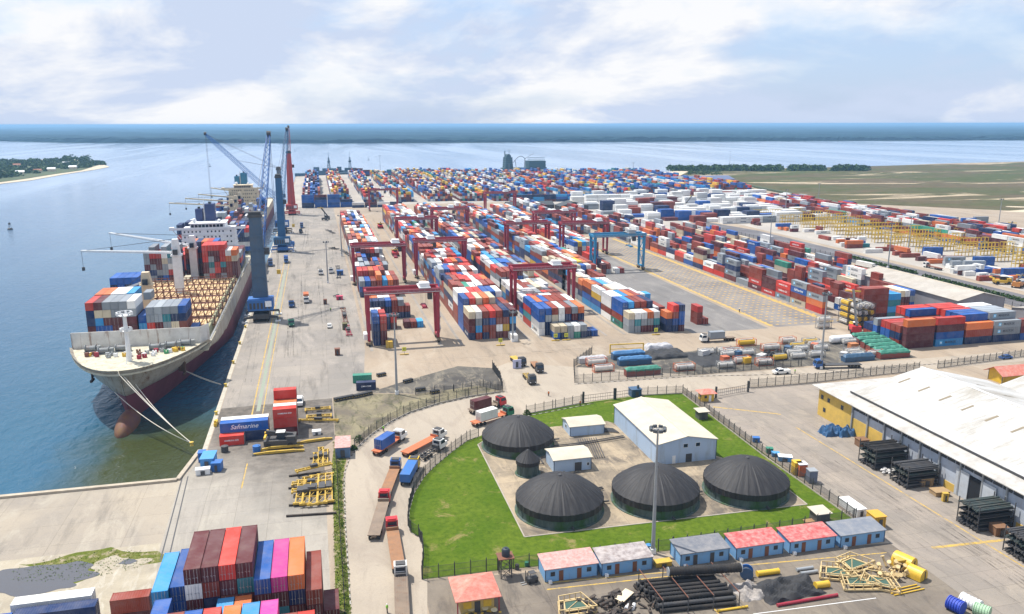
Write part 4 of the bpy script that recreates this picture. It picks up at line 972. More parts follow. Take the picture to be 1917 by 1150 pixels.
def house_block(t_, cx, yf, yb, zb, tiers, w_, mat, wing, funnelm, name='accommodation'):
    b = MB(); z = zb; hh = 2.8
    for k in range(tiers):
        b.box(cx - w_ / 2 + .15 * k, cx + w_ / 2 - .15 * k, yf + .1 * k, yb, z, z + hh - .08); b.box(cx - w_ / 2 - .3 + .15 * k, cx + w_ / 2 + .3 - .15 * k, yf - .3 + .1 * k, yb + .3, z + hh - .08, z + hh); z += hh
    ao = b.build(name, mat, t_)
    for k in range(tiers):
        for i in range(13):
            if (i * 7 + k * 5) % 6 == 0: continue
            x = cx - w_ / 2 + 2.2 + i * (w_ - 4.4) / 12; zz = zb + k * hh + 1.2
            if k < tiers - 4: continue
            MB().box(x - .35, x + .35, yf + .1 * k - .05, yf + .1 * k - .01, zz, zz + .9).build('window', glass_m, ao)
    b = MB(); b.box(cx - w_ / 2 + 5, cx + w_ / 2 - 5, yf + 1, yb - 1, z, z + 3.0); b.box(cx - w_ / 2 + 4.4, cx + w_ / 2 - 4.4, yf + .4, yb - .5, z + 3.0, z + 3.25)
    br = b.build('bridge', mat, t_)
    b = MB()
    for i in range(9):
        x = cx - w_ / 2 + 5.6 + i * (w_ - 11.2) / 9; b.box(x, x + (w_ - 11.2) / 9 - .35, yf + .93, yf + .99, z + 1.1, z + 2.5)
    b.build('bridge_window', glass_m, br)
    b = MB(); b.box(cx - wing / 2, cx + wing / 2, yf + .2, yf + 3.6, z - .15, z + .1); b.box(cx - wing / 2, cx - wing / 2 + 2.2, yf + .2, yf + 3.4, z + .101, z + 1.4); b.box(cx + wing / 2 - 2.2, cx + wing / 2, yf + .2, yf + 3.4, z + .101, z + 1.4)
    b.box(cx - wing / 2 + 2.2, cx + wing / 2 - 2.2, yf + .2, yf + .3, z + .101, z + 1.1)
    for s in (-1, 1): b.bar((cx + s * (w_ / 2), yf + 1.8, z - 5), (cx + s * (wing / 2 - 1.5), yf + 1.8, z - .2), .35)
    b.build('bridge_wing', mat, br)
    for dx, ww, top in ((-5.2, 3.6, 6.4), (.4, 4.8, 9.0)):
        b = MB(); b.box(cx + dx - ww / 2, cx + dx + ww / 2, yb - 4.5, yb + 2.5, z + 3.25, z + 3.25 + top)
        fo = b.build('funnel', funnelm, t_); MB().tube((cx + dx, yb - 2, z + 3.25 + top), (cx + dx, yb - 2, z + 4.4 + top), .7, n=10).build('exhaust_pipe', dark_pt, fo)
    b = MB(); b.tube((cx - 2.5, yb - 3, z + 3.2), (cx - 2.5, yb - 3, z + 13), .55, .3, n=8); b.bar((cx - 4.8, yb - 3, z + 8.5), (cx - .2, yb - 3, z + 8.5), .2); b.bar((cx - 4, yb - 3, z + 11), (cx - 1, yb - 3, z + 11), .25, .4); b.bar((cx - 2.5, yb - 3, z + 13), (cx - 2.5, yb - 3, z + 16), .15)
    b.build('radar_mast', white_pt, t_)
    b = MB(); b.blob((cx + w_ / 2 - 8, yf + 4, z + 4.1), (.9, .9, .9), 1, 2, 0); b.blob((cx - w_ / 2 + 7, yf + 4, z + 4.5), (1.2, 1.2, 1.2), 1, 2, 0); b.build('satellite_dome', white_pt, t_, smooth=True)
    return z
CX = -57.5
ship = thing('container_ship', 'weathered white and red container ship moored bow towards us, rust streaks at its anchor', 'ship', (0, 0, 0))
hb = hull(ship, CX, 235.2, 520, 20.4, 14.2, 11.6, 266, white_hull, red_hull)
b = MB().blob((CX + .4, 237.5, -3.3), (3.0, 10.2, 4.2), 0, 3, 0); b.build('bulbous_bow', paint('rusty_bulb', (.11, .035, .035), .65, .8, 1., 0, .3, (.17, .10, .03)), ship, smooth=True)
# breakwater behind the windlasses
b = MB(); zt = 18.2
pts = [(CX - 20.2, 267.5), (CX + 18.0, 266.2), (CX + 20.2, 271)]
for (xa, ya), (xb, yb) in zip(pts, pts[1:]):
    b.add([(xa, ya, 12.8), (xb, yb, 12.8), (xb, yb, zt), (xa, ya, zt), (xa, ya + .3, 12.8), (xb, yb + .3, 12.8), (xb, yb + .3, zt), (xa, ya + .3, zt)], [(0, 1, 2, 3), (5, 4, 7, 6), (3, 2, 6, 7), (0, 3, 7, 4), (1, 5, 6, 2)])
b.add([(CX - 20.3, 267.4, 12.6), (CX - 20.6, 275, 12.6), (CX - 20.6, 275, zt - 2), (CX - 20.3, 267.4, zt)], [(0, 1, 2, 3), (3, 2, 1, 0)])
b.build('breakwater', paint('breakwater_white', (.66, .64, .60), .55, .4, .9, 0, .3), ship)
# foremast with two lamp platforms
b = MB().tube((CX + .1, 249, 12.8), (CX + .1, 249, 27), .75, .5, n=10)
fmst = b.build('foremast', white_pt, ship, smooth=True)
for z, r_ in ((27.2, 2.1), (22.4, 1.5)):
    b = MB()
    for k in range(8):
        a = k * math.pi / 4; a2 = a + math.pi / 4; b.bar((CX + .1 + r_ * math.cos(a), 249 + r_ * math.sin(a), z + .9), (CX + .1 + r_ * math.cos(a2), 249 + r_ * math.sin(a2), z + .9), .12)
        b.box(CX + .1 + r_ * math.cos(a) - .25, CX + .1 + r_ * math.cos(a) + .25, 249 + r_ * math.sin(a) - .25, 249 + r_ * math.sin(a) + .25, z, z + .9)
    b.tube((CX + .1, 249, z - .15), (CX + .1, 249, z), r_ * .8, n=12); b.build('lamp_platform', white_pt, fmst)
b = MB().tube((CX + .1, 245, 12.8), (CX + .1, 249, 22), .12, n=6); b.build('mast_stay', white_pt, fmst)
# windlasses, winches, bollards, hatches on the forecastle
rn = random.Random(3)
for (x, y) in ((-9, 259), (-4.5, 261), (5.5, 260), (10, 261.5), (-13.5, 262.5), (14, 263)):
    b = MB(); b.tube((CX + x - 1.6, y, 14.2), (CX + x + 1.2, y, 14.2), .85, n=12); b.tube((CX + x - 1.7, y, 14.2), (CX + x - 1.5, y, 14.2), 1.25, n=14); b.tube((CX + x + 1.2, y, 14.2), (CX + x + 1.4, y, 14.2), 1.25, n=14)
    b.box(CX + x + 1.5, CX + x + 2.7, y - .7, y + .7, 13.1, 14.9); b.box(CX + x - 2, CX + x + 2, y - 1.1, y + 1.1, 13.1, 13.4)
    b.build('mooring_winch', [paint('winch_grey', (.22, .24, .25), .6, .4, .6)], ship)
for k in range(34):
    x = rn.uniform(-14, 14); y = rn.uniform(248 + abs(x) * .6, 258)
    mt = rn.choice([yellow_pt, paint('green_deck_gear', (.04, .30, .12)), grey_pt, rust_frame, white_pt, steel_red])
    b = MB().box(CX + x - .5, CX + x + .5, y - .4, y + .4, 13.1, 13.5 + rn.random()); b.tube((CX + x - .4, y, 13.2), (CX + x - .4, y, 14.3), .28, n=8); b.tube((CX + x + .4, y, 13.2), (CX + x + .4, y, 14.3), .28, n=8); b.build('deck_fitting', mt, ship)
for s, y in ((1, 259), (-1, 258)):   # anchors in rusty pockets
    w_ = hb(8.5, y) * .92; b = MB(); b.box(CX + s * w_ - .5, CX + s * w_ + .9 * s + .5, y - 1.3, y + 1.3, 6.2, 9.2); b.bar((CX + s * (w_ + .8), y, 5.2), (CX + s * (w_ + .8), y, 8.6), .5); b.bar((CX + s * (w_ + .9), y - 1.6, 5.2), (CX + s * (w_ + .9), y + 1.6, 5.2), .6, .7)
    b.build('anchor', paint('anchor_rust', (.06, .03, .02), .9, .4, .6), ship)
# cell guides, lashing bridges and hatch covers
for i in range(7):
    y = 293.5 + i * 13.1; b = MB()
    b.box(CX - 19.5, CX + 19.5, y - .5, y + .5, 12.2, 12.5); b.box(CX - 19.5, CX + 19.5, y - .5, y + .5, 14.6, 14.8)
    for k in range(16):
        x = CX - 19.3 + k * 2.573; b.bar((x, y - .4, 10.5), (x, y - .4, 15.8), .34); b.bar((x, y - .4, 14.6), (x, y + 2.2, 12.3), .16)
        if k < 15: b.bar((x, y - .4, 12.5), (x + 2.57, y - .4, 14.6), .12)
    b.bar((CX - 19.5, y - .4, 15.8), (CX + 19.5, y - .4, 15.8), .2); b.build('lashing_bridge', rust_frame, ship)
    b = MB()
    for k in range(15): x = CX - 19.1 + k * 2.573; b.box(x + .1, x + 2.15, y + 1.2, y + 11.6, 11.4, 12.3); b.box(x + .5, x + .8, y + 2, y + 11, 12.3, 12.5)
    b.build('hatch_cover', hatch_m, ship)
for s in (-1, 1):
    b = MB()
    for k in range(52):
        y = 272 + k * 3.3; b.bar((CX + s * 20.1, y, 11.5), (CX + s * 20.1, y, 12.7), .09)
    for z in (12.1, 12.7): b.bar((CX + s * 20.1, 272, z), (CX + s * 20.1, 440, z), .08)
    b.build('side_rail', white_pt, ship)
b = MB().box(CX + 17.6, CX + 18.4, 280, 440, 10.6, 13.6); b.build('side_walkway', paint('greenish_deck', (.30, .30, .18), .8, .4, .6), ship)
deck_crane(ship, -64.3, 318, 11, 17.2, (-73, 321, 21.5), cream_pt, 3.6, white_pt)
deck_crane(ship, -59.2, 356, 11, 24.2, (-99.5, 371, 29.3), white_pt)
deck_crane(ship, -58.2, 394.5, 11, 20.5, (-101, 428, 29.6), white_pt)
house_block(ship, CX - .2, 446, 462, 11, 6, 27.5, white_pt, 38, paint('navy_funnel', (.015, .035, .13), .5, .2))
gS = 'containers on the moored white ship'
def sbay(x0, y0, cols, nm, Lc=12.19, h=2.62, z0=12.3, pitch=2.52):
    for c, st in enumerate(cols):
        z = z0
        for k, col in enumerate(st):
            if col: cont(x0 + 1.22 + c * pitch, y0 + Lc / 2, z, Lc, h, 0, col, f'{TIER[k]} of {ORD[c]} column, {nm}', gS)
            z += h
sbay(-75.6, 278.2, [[G_, Mr, Nv, Nv, Rr], [Mr, Bl, Sk, Bg, Mr], [Mr, Bl, Mr, Bg, G_], [Nv, Mr, Mr, G_, G_], [Nv, Mr, Mr, G_, G_], [Mr, Mr, Mr, G_, W_]], "foremost left pile on the ship's bow")
sbay(-60.2, 279, [[Nv, Sk, Bl], [Mr, Rr, G_, G_], [Mr, Mr, G_, G_], [G_, G_, Tl, G_], [G_, Bg, Nv, G_], [Ru, Ru, Nv, Bl]][0:6], "foremost right pile on the ship's bow")
sbay(-44.6, 281, [[Bl]], "ship's rail beside the bow pile", Lc=6.06)
sbay(-60.5, 291.8, [[None, None, None, None, G_]], 'bow pile by the cream crane', Lc=6.06)
sbay(-75.9, 291.8, [[Mr, Nv, Ru, Mr, Or], [Mr, Nv, Bl, Mr, Or], [Mr, Nv, Bl, G_, W_], [Mr, Nv, Bl, G_, W_], [Mr, Nv, Mr, Bl, Sk]], 'second left pile on the ship')
sbay(-78.2, 323, [[Nv, Nv, Nv, Nv, Bl], [Nv, Nv, Nv, Bl, Bl], [Nv, Nv, Nv, Nv, Bl], [Nv, Nv, Nv, Bl, Bl], [Or, Nv, Ru]], 'dark blue pile on the far side of the ship')
sbay(-78.0, 384.5, [[G_, Nv, Mr, G_, G_], [G_, Nv, G_, Mr, Rr, G_], [Nv, G_, Mr, Mr, Rr], [Bl, G_, G_, Bg, W_, G_], [Mr, Rr, W_, G_, Tl], [Mr, Nv, Bl, Mr, Nv, G_]], 'tall left pile amidships')
sbay(-62.3, 397.5, [[Mr, Nv, Mr, Ru, Or], [Nv, Nv, Nv, Nv, Nv, Or], [Mr, Mr, Nv, Mr, Nv, Nv], [Mr, Mr, Mr, Mr, Ru, Or], [Nv, Mr, Bl, Mr, Mr, Rr], [Mr, Bl, Mr, Nv, Bl, Bl]], 'tall middle pile amidships')
sbay(-53, 384.5, [[G_, Mr, Mr, Rr, Rr, Rr], [Rr, G_, Tl, G_, Mr, Rr], [Mr, Rr, Rr, Mr, Mr, Rr], [G_, Mr, Tl, Rr, Rr, Rr], [Ru, Ru, Ru, Or, W_], [Mr, Mr, Mr, Bg, Or]], 'tall right pile amidships')
rn = random.Random(8)
for by in (411, 424, 468, 481, 494, 507):
    cols = [[rn.choice([Nv, Nv, Mr, G_, W_, Bl, Nv, Rr]) for _ in range(rn.choice([4, 5, 5, 6]) if by > 450 else 3)] for _ in range(15)]
    sbay(-76.5, by, cols, 'pile behind the white bridge house' if by > 450 else 'low pile before the white bridge house')
# mooring ropes are things of their own
def rope(pts, sag, r_, label, group='mooring ropes of the white ship'):
    a, c = Vector(pts[0]), Vector(pts[1]); n = 12
    ps = [a.lerp(c, i / n) - Vector((0, 0, sag * 4 * (i / n) * (1 - i / n))) for i in range(n + 1)]
    tag(MB().path(ps, r_, 5).build('mooring_rope', paint('rope_white', (.62, .58, .50), .9, .2)), label, 'rope', group)
for i, (a, lab) in enumerate((((CX - .6, 236.2, 13.6), 'uppermost pale rope from the bow tip to the quay corner'), ((CX + .5, 236.8, 12.8), 'pale rope just below the uppermost one at the bow'), ((CX + 3.2, 239.5, 8.6), 'short steep pale rope from the anchor side to the quay corner'), ((CX - 3, 241, 6.2), 'lowest pale rope passing under the bow flare'))):
    rope((a, (-35.8 + .15 * i, 209.6 - .2 * i, .8)), .8 + .3 * i, .10, lab)
rope(((-49, 262, 8.2), (-33.6, 259.5, .5)), .5, .08, 'upper short rope from the side of the bow to the quay')
rope(((-48.4, 263, 7.6), (-33.4, 258.9, .5)), .8, .08, 'lower short rope from the side of the bow to the quay')
# second ship, cream, with four cranes swung out over the river
ship2 = thing('cargo_ship', 'cream container ship farther up the quay with four crane jibs over the water', 'ship', (0, 0, 0))
hull(ship2, -59, 548, 830, 16.5, 13, 11, 575, paint('cream_hull', (.50, .42, .30), .6, .4, .5), red_hull)
house_block(ship2, -59, 686, 702, 11, 7, 24, cream_pt, 33, paint('blue_green_funnel', (.02, .16, .28), .5, .2))
for y, tx_, ty in ((600, -102, 604), (632, -96.5, 640), (664, -92, 676), (716, -90, 742)):
    deck_crane(ship2, -60, y, 11, 19, (tx_, ty, 28), cream_pt, 2.8)
gS2 = 'containers on the cream ship'
for by in (582, 606, 619, 644, 657, 706, 720, 733):
    for c in range(12):
        for k in range(rn.choice([1, 2, 3, 3, 4, 5])):
            cont(-74.4 + c * 2.6, by + 6, 12 + k * 2.6, 12.19, 2.6, 0, rn.choice([Mr, Nv, W_, G_, Ru, Bl, Bl, Nv]), 'deck of the cream ship', gS2)
# warships and the accommodation barge at the far end of the peninsula
gun = paint('warship_grey_blue', (.05, .11, .17), .6, .2)
def warship(px, py, Ls, label, rz=0.):
    v = g(px, py, -3); t_ = thing('naval_ship', label, 'ship', (v.x, v.y, -3), rz, 'grey naval ships at the far quay')
    b = MB(); n = 12
    for z, k in ((0, .85), (5, 1.)):
        for i in range(n + 1):
            f = i / n; w_ = 6.5 * k * min(1, (f * 3.2) ** .7, ((1 - f) * 6) ** .5 + .55); b.v.append((-w_, -Ls / 2 + f * Ls, z + 2 * (1 - f) ** 3)) 
        for i in range(n, -1, -1):
            f = i / n; w_ = 6.5 * k * min(1, (f * 3.2) ** .7, ((1 - f) * 6) ** .5 + .55); b.v.append((w_, -Ls / 2 + f * Ls, z + 2 * (1 - f) ** 3))
    m_ = 2 * (n + 1)
    for i in range(m_): b.f.append((i, (i + 1) % m_, m_ + (i + 1) % m_, m_ + i)); b.mi.append(0)
    b.f.append(tuple(range(m_, 2 * m_))); b.mi.append(0)
    b.build('hull', gun, t_)
    b = MB().box(-5, 5, -Ls * .2, Ls * .28, 5, 9); b.box(-4, 4, -Ls * .15, Ls * .06, 9, 13); b.box(-3, 3, Ls * .12, Ls * .2, 9, 15); b.build('superstructure', gun, t_)
    b = MB(); lattice(b, (0, -Ls * .04, 13), (0, -Ls * .04, 31), 4, 1.2, 6, .4); b.blob((0, -Ls * .04, 24), (2.6, 2.6, 2.2), 1, 2, 0); b.bar((-4, -Ls * .04, 26), (4, -Ls * .04, 26), .4); b.bar((0, -Ls * .04, 31), (0, -Ls * .04, 40), .4); b.build('mast', gun, t_)
    b = MB().box(-1.5, 1.5, -Ls * .32, -Ls * .26, 5, 7.5); b.tube((0, -Ls * .32, 6.8), (0, -Ls * .4, 7.6), .3, n=6); b.build('gun_turret', gun, t_)
    return t_
warship(612, 330, 105, 'left naval ship, tall grey mast and pointed bow beyond the blue boxes', R(78))
warship(652, 329, 90, 'right naval ship whose lower mast rises behind the rear yard', R(84))
v = g(980, 325, -3); t_ = thing('accommodation_barge', 'dark green offshore barge with arched crane anchored beyond the rear yard', 'barge', (v.x, v.y, -3), R(4)); t_.scale = (.85, 1, 1.15)
gb = paint('barge_green', (.03, .08, .10), .6, .25)
MB().prism([(-45, -12), (46, -12), (50, 0), (46, 12), (-45, 12), (-50, 0)], 0, 9).box(8, 44, -11, 11, 9, 19).build('hull', gb, t_)
b = MB()
for k in range(5): b.box(-42 + k * .3, -26 - k * .3, -9, 9, 9 + k * 3.2, 12 + k * 3.2)
b.tube((-34, -6, 24), (-34, 6, 24), 5.5, n=20); b.tube((-39, 3, 24), (-39, 3, 34), 1, n=8); b.bar((-31, 0, 26), (-31, 0, 36), .6); b.build('tower_block', gb, t_)
b = MB(); pr = None
for k in range(9):
    f = k / 8; p_ = (-22 + f * 26, 0, 17 + 9 * math.sin(f * 2.6)); 
    if pr: b.bar(pr, p_, 1.0)
    pr = p_
b.bar((-16, 0, 9), (-18, 0, 20), .9); b.bar((2, 0, 9), (3, 0, 23), 1.4); b.bar((2, 0, 22), (22, 0, 30), .7); b.build('arched_crane', grey_pt, t_)
b = MB()
for k in range(9): b.bar((6 + k * 4.4, -9, 19), (6 + k * 4.4, -9, 24), .4)
b.bar((6, -9, 24), (42, -9, 24), .5); b.bar((6, -9, 21.5), (42, -9, 21.5), .4); b.build('pipe_deck', gb, t_)
# ------------------------------------------------------------------ near dock pile (doors towards the camera)
T6 = [Nv, Mr, Nv]
for c_, (x, st) in enumerate(((-21.9, [Mr, Nv, Bl, Mr, W_, Mr]), (-19.35, [Ru, Mr, Nv, Nv, Ru, Mr]), (-16.8, [Mr, Nv, Mr, Ru, Mr, Rr]), (-14.25, [Nv, Mr, Mr, Mr, Tl, Mr]))):
    pile(x, 118.2, st, ['first', 'second', 'third', 'fourth'][c_] + ' tall red stack')
for c_, (x, st, nm) in enumerate(((-11.7, [Nv, Mr, Bl, Mr, Bl], 'stack right of the tall reds'), (-9.15, [Mr, Nv, Tl, Mr, 'pink'], 'pink-topped stack'), (-6.6, [Mr, Ru, Mr, Nv, Or], 'orange-topped stack'), (-4.0, [Nv, Mr, Mr, Ru], 'brown stack at the east edge'))):
    pile(x, 117.2 if c_ < 3 else 116.6, st, nm)
pile(-27.6, 121.9, [Nv, Bl, Bl, Sk], 'outermost blue stack'); pile(-25.0, 122.6, [Nv, Nv, Bl, Bl], 'second blue stack')
pile(-1.45, 118.6, [Nv, Mr], 'low open stack by the hedge', Lc=6.06)
pile(-17.2, 111.6, [Mr, Nv, Ru, Sk], 'small front pair, blue', Lc=6.06); pile(-14.6, 111.6, [Mr, Nv, Ru, Or], 'small front pair, orange', Lc=6.06)
for x, k, nm in ((-23.3, Ru, 'leftmost'), (-20.8, Bl, 'second'), (-18.2, Rr, 'third'), (-15.4, Or, 'fourth'), (-12.8, Sk, 'fifth'), (-10.2, 'pink', 'sixth'), (-7.6, Ru, 'seventh'), (-5.1, Rr, 'eighth')):
    pile(x, 99, [Nv, Mr, Nv, Mr, k] if nm not in ('seventh', 'eighth') else [Nv, Mr, Mr, k], nm + ' stack of the foremost row')
pile(-26.6, 107.4, [Nv, Mr, Nv, Bl], 'lone blue stack in front', Lc=12.19)
def dockx(x, y, spec, nm, Lc):
    for k, col in enumerate(spec): cont(x, y, k * 2.62, Lc, 2.62, R(90), col, f'{TIER[k]} of {nm}, by the mud patch', gN, force=True)
dockx(-34.1, 131, [Mr, Ru], 'short red stack', 6.06); dockx(-46.6, 133.6, [Gn, W_], 'long white-topped stack', 12.19); dockx(-45.2, 130.0, [Mr, Nv], 'dark blue stack', 12.19)
dockx(-54.6, 129.0, [Mr, Bl], 'blue-topped stack at left', 6.06); dockx(-61, 129.2, [Mr, Mr], 'maroon stack at far left', 6.06); dockx(-62, 133.4, [Gn, Gn], 'green stack at the very left', 6.06)

# quay-side stack with the script lettering
gQ = 'containers stacked by the mooring corner'
def qs(x, y, z, col, wd, br=None, Lc=12.19): cont(x, y, z, Lc, 2.62, R(90), col, wd, gQ, br, force=True)
qs(-22.3, 210.9, 0, G_, 'under the long blue box near the quay corner'); qs(-22.3, 210.9, 2.62, Bl, 'on top near the quay corner, white script lettering', 'S')
qs(-22.3, 213.6, 0, Nv, 'behind the lettered blue one by the quay corner'); qs(-22.3, 213.6, 2.62, W_, 'upper one right behind the lettered blue box')
qs(-25.4, 208.3, 0, Rr, 'alone on the ground before the lettered blue box', 'H', 6.06); qs(-19.1, 208.3 + 2.4, 5.3 - 5.3, Nv, 'dark one hidden beside the quay stack', None, 6.06)
for j, (cols) in enumerate(([Mr, Rr, Rr], [Ru, Ru, W_], [Mr, Ru, Or], [Mr, Mr, Ru, Rr])):
    for k, col in enumerate(cols): qs(-11.8, 211.2 + j * 2.7, k * 2.62, col, f'{TIER[k]} of the {ORD[j]} row, red pile by the reach stacker', 'H' if (j == 0 and k == 2) else None, 6.06)

# ------------------------------------------------------------------ light masts
lampm = flat('floodlight_housing', (.09, .10, .11), .5)
def mast(px, py, h, label, group='tall floodlight masts', n=8):
    v = g(px, py); t_ = thing('light_mast', label, 'light mast', (v.x, v.y, 0), 0, group)
    MB().tube((0, 0, 0), (0, 0, h), .42, .17, 12).build('pole', grey_pt, t_, smooth=True)
    b = MB()
    for k in range(n):
        a = k * 6.283 / n; a2 = a + 6.283 / n; b.bar((1.25 * math.cos(a), 1.25 * math.sin(a), h - .3), (1.25 * math.cos(a2), 1.25 * math.sin(a2), h - .3), .1); b.bar((0, 0, h - .25), (1.25 * math.cos(a), 1.25 * math.sin(a), h - .3), .08)
    hd = b.build('lamp_ring', grey_pt, t_)
    for k in range(n):
        a = k * 6.283 / n; MB().box(-.38, .38, -.2, .2, -.32, .3).build('floodlight', lampm, hd, (1.4 * math.cos(a), 1.4 * math.sin(a), h - .1), a + 1.57)
    MB().box(-.5, .5, -.5, .5, 0, 1.1).build('base_box', white_pt, t_)
    return t_
mast(743, 738, 25.5, 'floodlight mast rising in front of the quayside block'); mast(1222, 1036, 26.0, 'nearest floodlight mast, between the blue huts and the tanks')
mast(1536, 691, 26.4, 'floodlight mast on the sandy island in the road'); mast(1662, 502, 26, 'floodlight mast by the hedge of the service road')
for i, (px, py, h) in enumerate(((640, 480, 26), (1530, 395, 26), (1440, 475, 24), (1868, 430, 24), (712, 322, 28), (1366, 308, 26), (1700, 470, 22), (614, 530, 22), (960, 640, 12), (953, 335, 22), (1185, 335, 24), (1470, 400, 22))):
    mast(px, py, h, ['thin mast on the apron behind the quay trucks', 'thin mast beside the white boxes', 'thin mast in the long eastern block', 'mast before the sandy clearing', 'lone mast at the riverside behind the rear yard', 'lone mast among the coastal trees', 'thin mast amid the yellow steel frames', 'slender mast at the edge of the quay apron',
             'short mast in front of the seven-column block', 'mast at the back of the rear yard left of the barge', 'mast at the back of the rear yard right of the barge', 'mast before the eastern border row'][i], 'thin distant masts', 5)

# ------------------------------------------------------------------ fences
fence_m = paint('fence_steel', (.045, .048, .05), .7, .2)
def fence(label, pts, h=2.6, step=3.0, gap=.22, name='fence', rail=True, base=False):
    pts = [Vector((p_[0], p_[1], 0)) for p_ in pts]; o = pts[0].copy()
    t_ = thing(name, label, 'fence', o)
    pan = MB(); posts = []
    for a, c in zip(pts, pts[1:]):
        d = c - a; Ls = d.length; n = max(1, int(Ls / gap)); d.normalize()
        for k in range(n):
            q = a + d * (k + .5) * Ls / n - o; pan.bar(q + Vector((0, 0, .1)), q + Vector((0, 0, h - .1)), .04)
        for z in (.15, h * .5, h - .15): pan.bar(a - o + Vector((0, 0, z)), c - o + Vector((0, 0, z)), .04)
        if base: pan.bar(a - o + Vector((0, 0, .15)), c - o + Vector((0, 0, .15)), .25, .3, 1)
        k = 0
        while k * step < Ls: posts.append(a + d * k * step - o); k += 1
    posts.append(pts[-1] - o)
    pan.build('fence_panel', [fence_m, concrete_m], t_)
    if len(posts) > 98: posts = posts[::2]
    pm = MB(); pm.box(-.08, .08, -.08, .08, 0, h + .25); pm.bar((0, 0, h + .2), (0, -.3, h + .55), .07); me = pm.mesh('post', fence_m)
    for q in posts[:98]:
        p_ = bpy.data.objects.new('post', me); COL.objects.link(p_); p_.parent = t_; p_.location = q
    return t_
def dense(pts, px=True): return [g(*q) if px else Vector((*q, 0)) for q in pts]
RKf = [(896, 818), (874, 826), (845, 847), (815, 872), (793, 894), (775, 924), (766, 956), (764, 986), (770, 998), (784, 1006)]
fence('black mesh fence curving along the inside of the truck road', dense(RKf))
fence('short black fence from the road bend down to the lawn corner', dense([(784, 1006), (791, 1022), (793, 1044), (790, 1085)]))
fence('black mesh fence along the far edge of the lawn', dense([(985, 776), (1040, 765), (1090, 755)]), base=True)
fence('fence stretch from the lawn gate to the blue cabin corner', dense([(1195, 741), (1278, 737)]), base=True)
fence('long black mesh fence between the tank lawn and the warehouse yard', dense([(1278, 738), (1426, 851), (1601, 975)]), base=True)
fence('black mesh fence along the near edge of the lawn', dense([(791, 1085), (932, 1068), (1010, 1060), (1260, 1030), (1601, 975)]))
fence('black fence on the left side of the curving truck road', dense([(664, 842), (695, 814), (731, 790), (768, 772), (823, 755), (877, 743), (941, 733)]), base=True)
fence('black fence round the blackened ground corner', dense([(941, 733), (936, 712), (922, 692)]), h=3)
fence('low black barrier across the blackened ground', dense([(778, 740), (850, 733), (905, 724), (941, 733)]), h=2)
fence('black fence round the tank container yard along the road', dense([(1108, 663), (1074, 688), (1076, 717), (1300, 702), (1500, 686)]), h=2.8)
fence('tall black palisade along the south side of the road', dense([(1403, 727), (1480, 721), (1530, 716), (1640, 703), (1720, 695)]), h=3, gap=.18, base=True)
fence('black palisade beside the road at the right edge', dense([(1755, 690), (1917, 668), (1990, 658)]), h=2.6, base=True)
fence('grey palisade along the service road far right', [(303, 270), (309, 350), (312, 425), (309, 500), (304, 560)], h=2.6, gap=.5, step=5)
fence('black fence beside the verge of the near dock', dense([(628, 830), (632, 900), (636, 985), (642, 1080), (646, 1150)]), h=2.0)
def gate(label, a, c, n=3):
    a = g(*a); c = g(*c); t_ = thing('road_gate', label, 'gate', a, 0, 'black sliding gates'); d = (c - a); Ls = d.length; d.normalize()
    for q in (Vector(), d * Ls): MB().box(q.x - .25, q.x + .25, q.y - .25, q.y + .25, 0, 3.6).build('gate_post', fence_m, t_)
    b = MB()
    for z in (.4, 1.4, 2.4): b.bar(Vector((0, 0, z)), d * Ls + Vector((0, 0, z)), .09)
    for k in range(int(Ls / .8)): b.bar(d * (k * .8) + Vector((0, 0, .4)), d * (k * .8) + Vector((0, 0, 2.4)), .05)
    b.build('gate_leaf', fence_m, t_)
gate('black sliding gate at the far side of the lawn', (1092, 755), (1150, 748)); gate('second black gate leaf nearer the blue cabin', (1152, 748), (1194, 742)); gate('black gate between the red roofed hut and the palisade', (1340, 745), (1400, 734))

# ------------------------------------------------------------------ tank farm
tank_wall = bpy.data.materials.new('algae_tank_wall'); t = NT(tank_wall); p = t.pos('obj')
f = t.noise(t.map(p, (1, 1, .25)), .7, 6, .7)
col = t.mix(t.ramp(f, .35, .65), (.04, .065, .06), (.10, .13, .125)); col = t.mix(t.ramp(t.noise(t.map(p, (1, 1, .6), (4, 4, 4)), .25, 5, .6), .46, .62), col, (.035, .085, .025)); t.done(col, .75)
tank_roof = bpy.data.materials.new('black_membrane'); t = NT(tank_roof); p = t.pos('obj')
sp = t.n('SeparateXYZ'); t.l(p, sp.inputs[0]); an = t.m('ARCTAN2', sp.outputs[1], sp.outputs[0]); rr = t.m('SQRT', t.m('ADD', t.m('POWER', sp.outputs[0], 2.), t.m('POWER', sp.outputs[1], 2.)))
cx_ = t.n('CombineXYZ'); t.l(t.m('MULTIPLY', an, 9.), cx_.inputs[0]); t.l(t.m('MULTIPLY', rr, .16), cx_.inputs[1])
f = t.noise(cx_.outputs[0], 1.6, 5, .7)
col = t.mix(t.ramp(f, .45, .75), (.016, .015, .017), (.05, .046, .045)); f2 = t.noise(cx_.outputs[0], 3.3, 4, .8); col = t.mix(t.m('MULTIPLY', t.ramp(f2, .66, .72), .8), col, (.16, .15, .14)); t.done(col, .68)
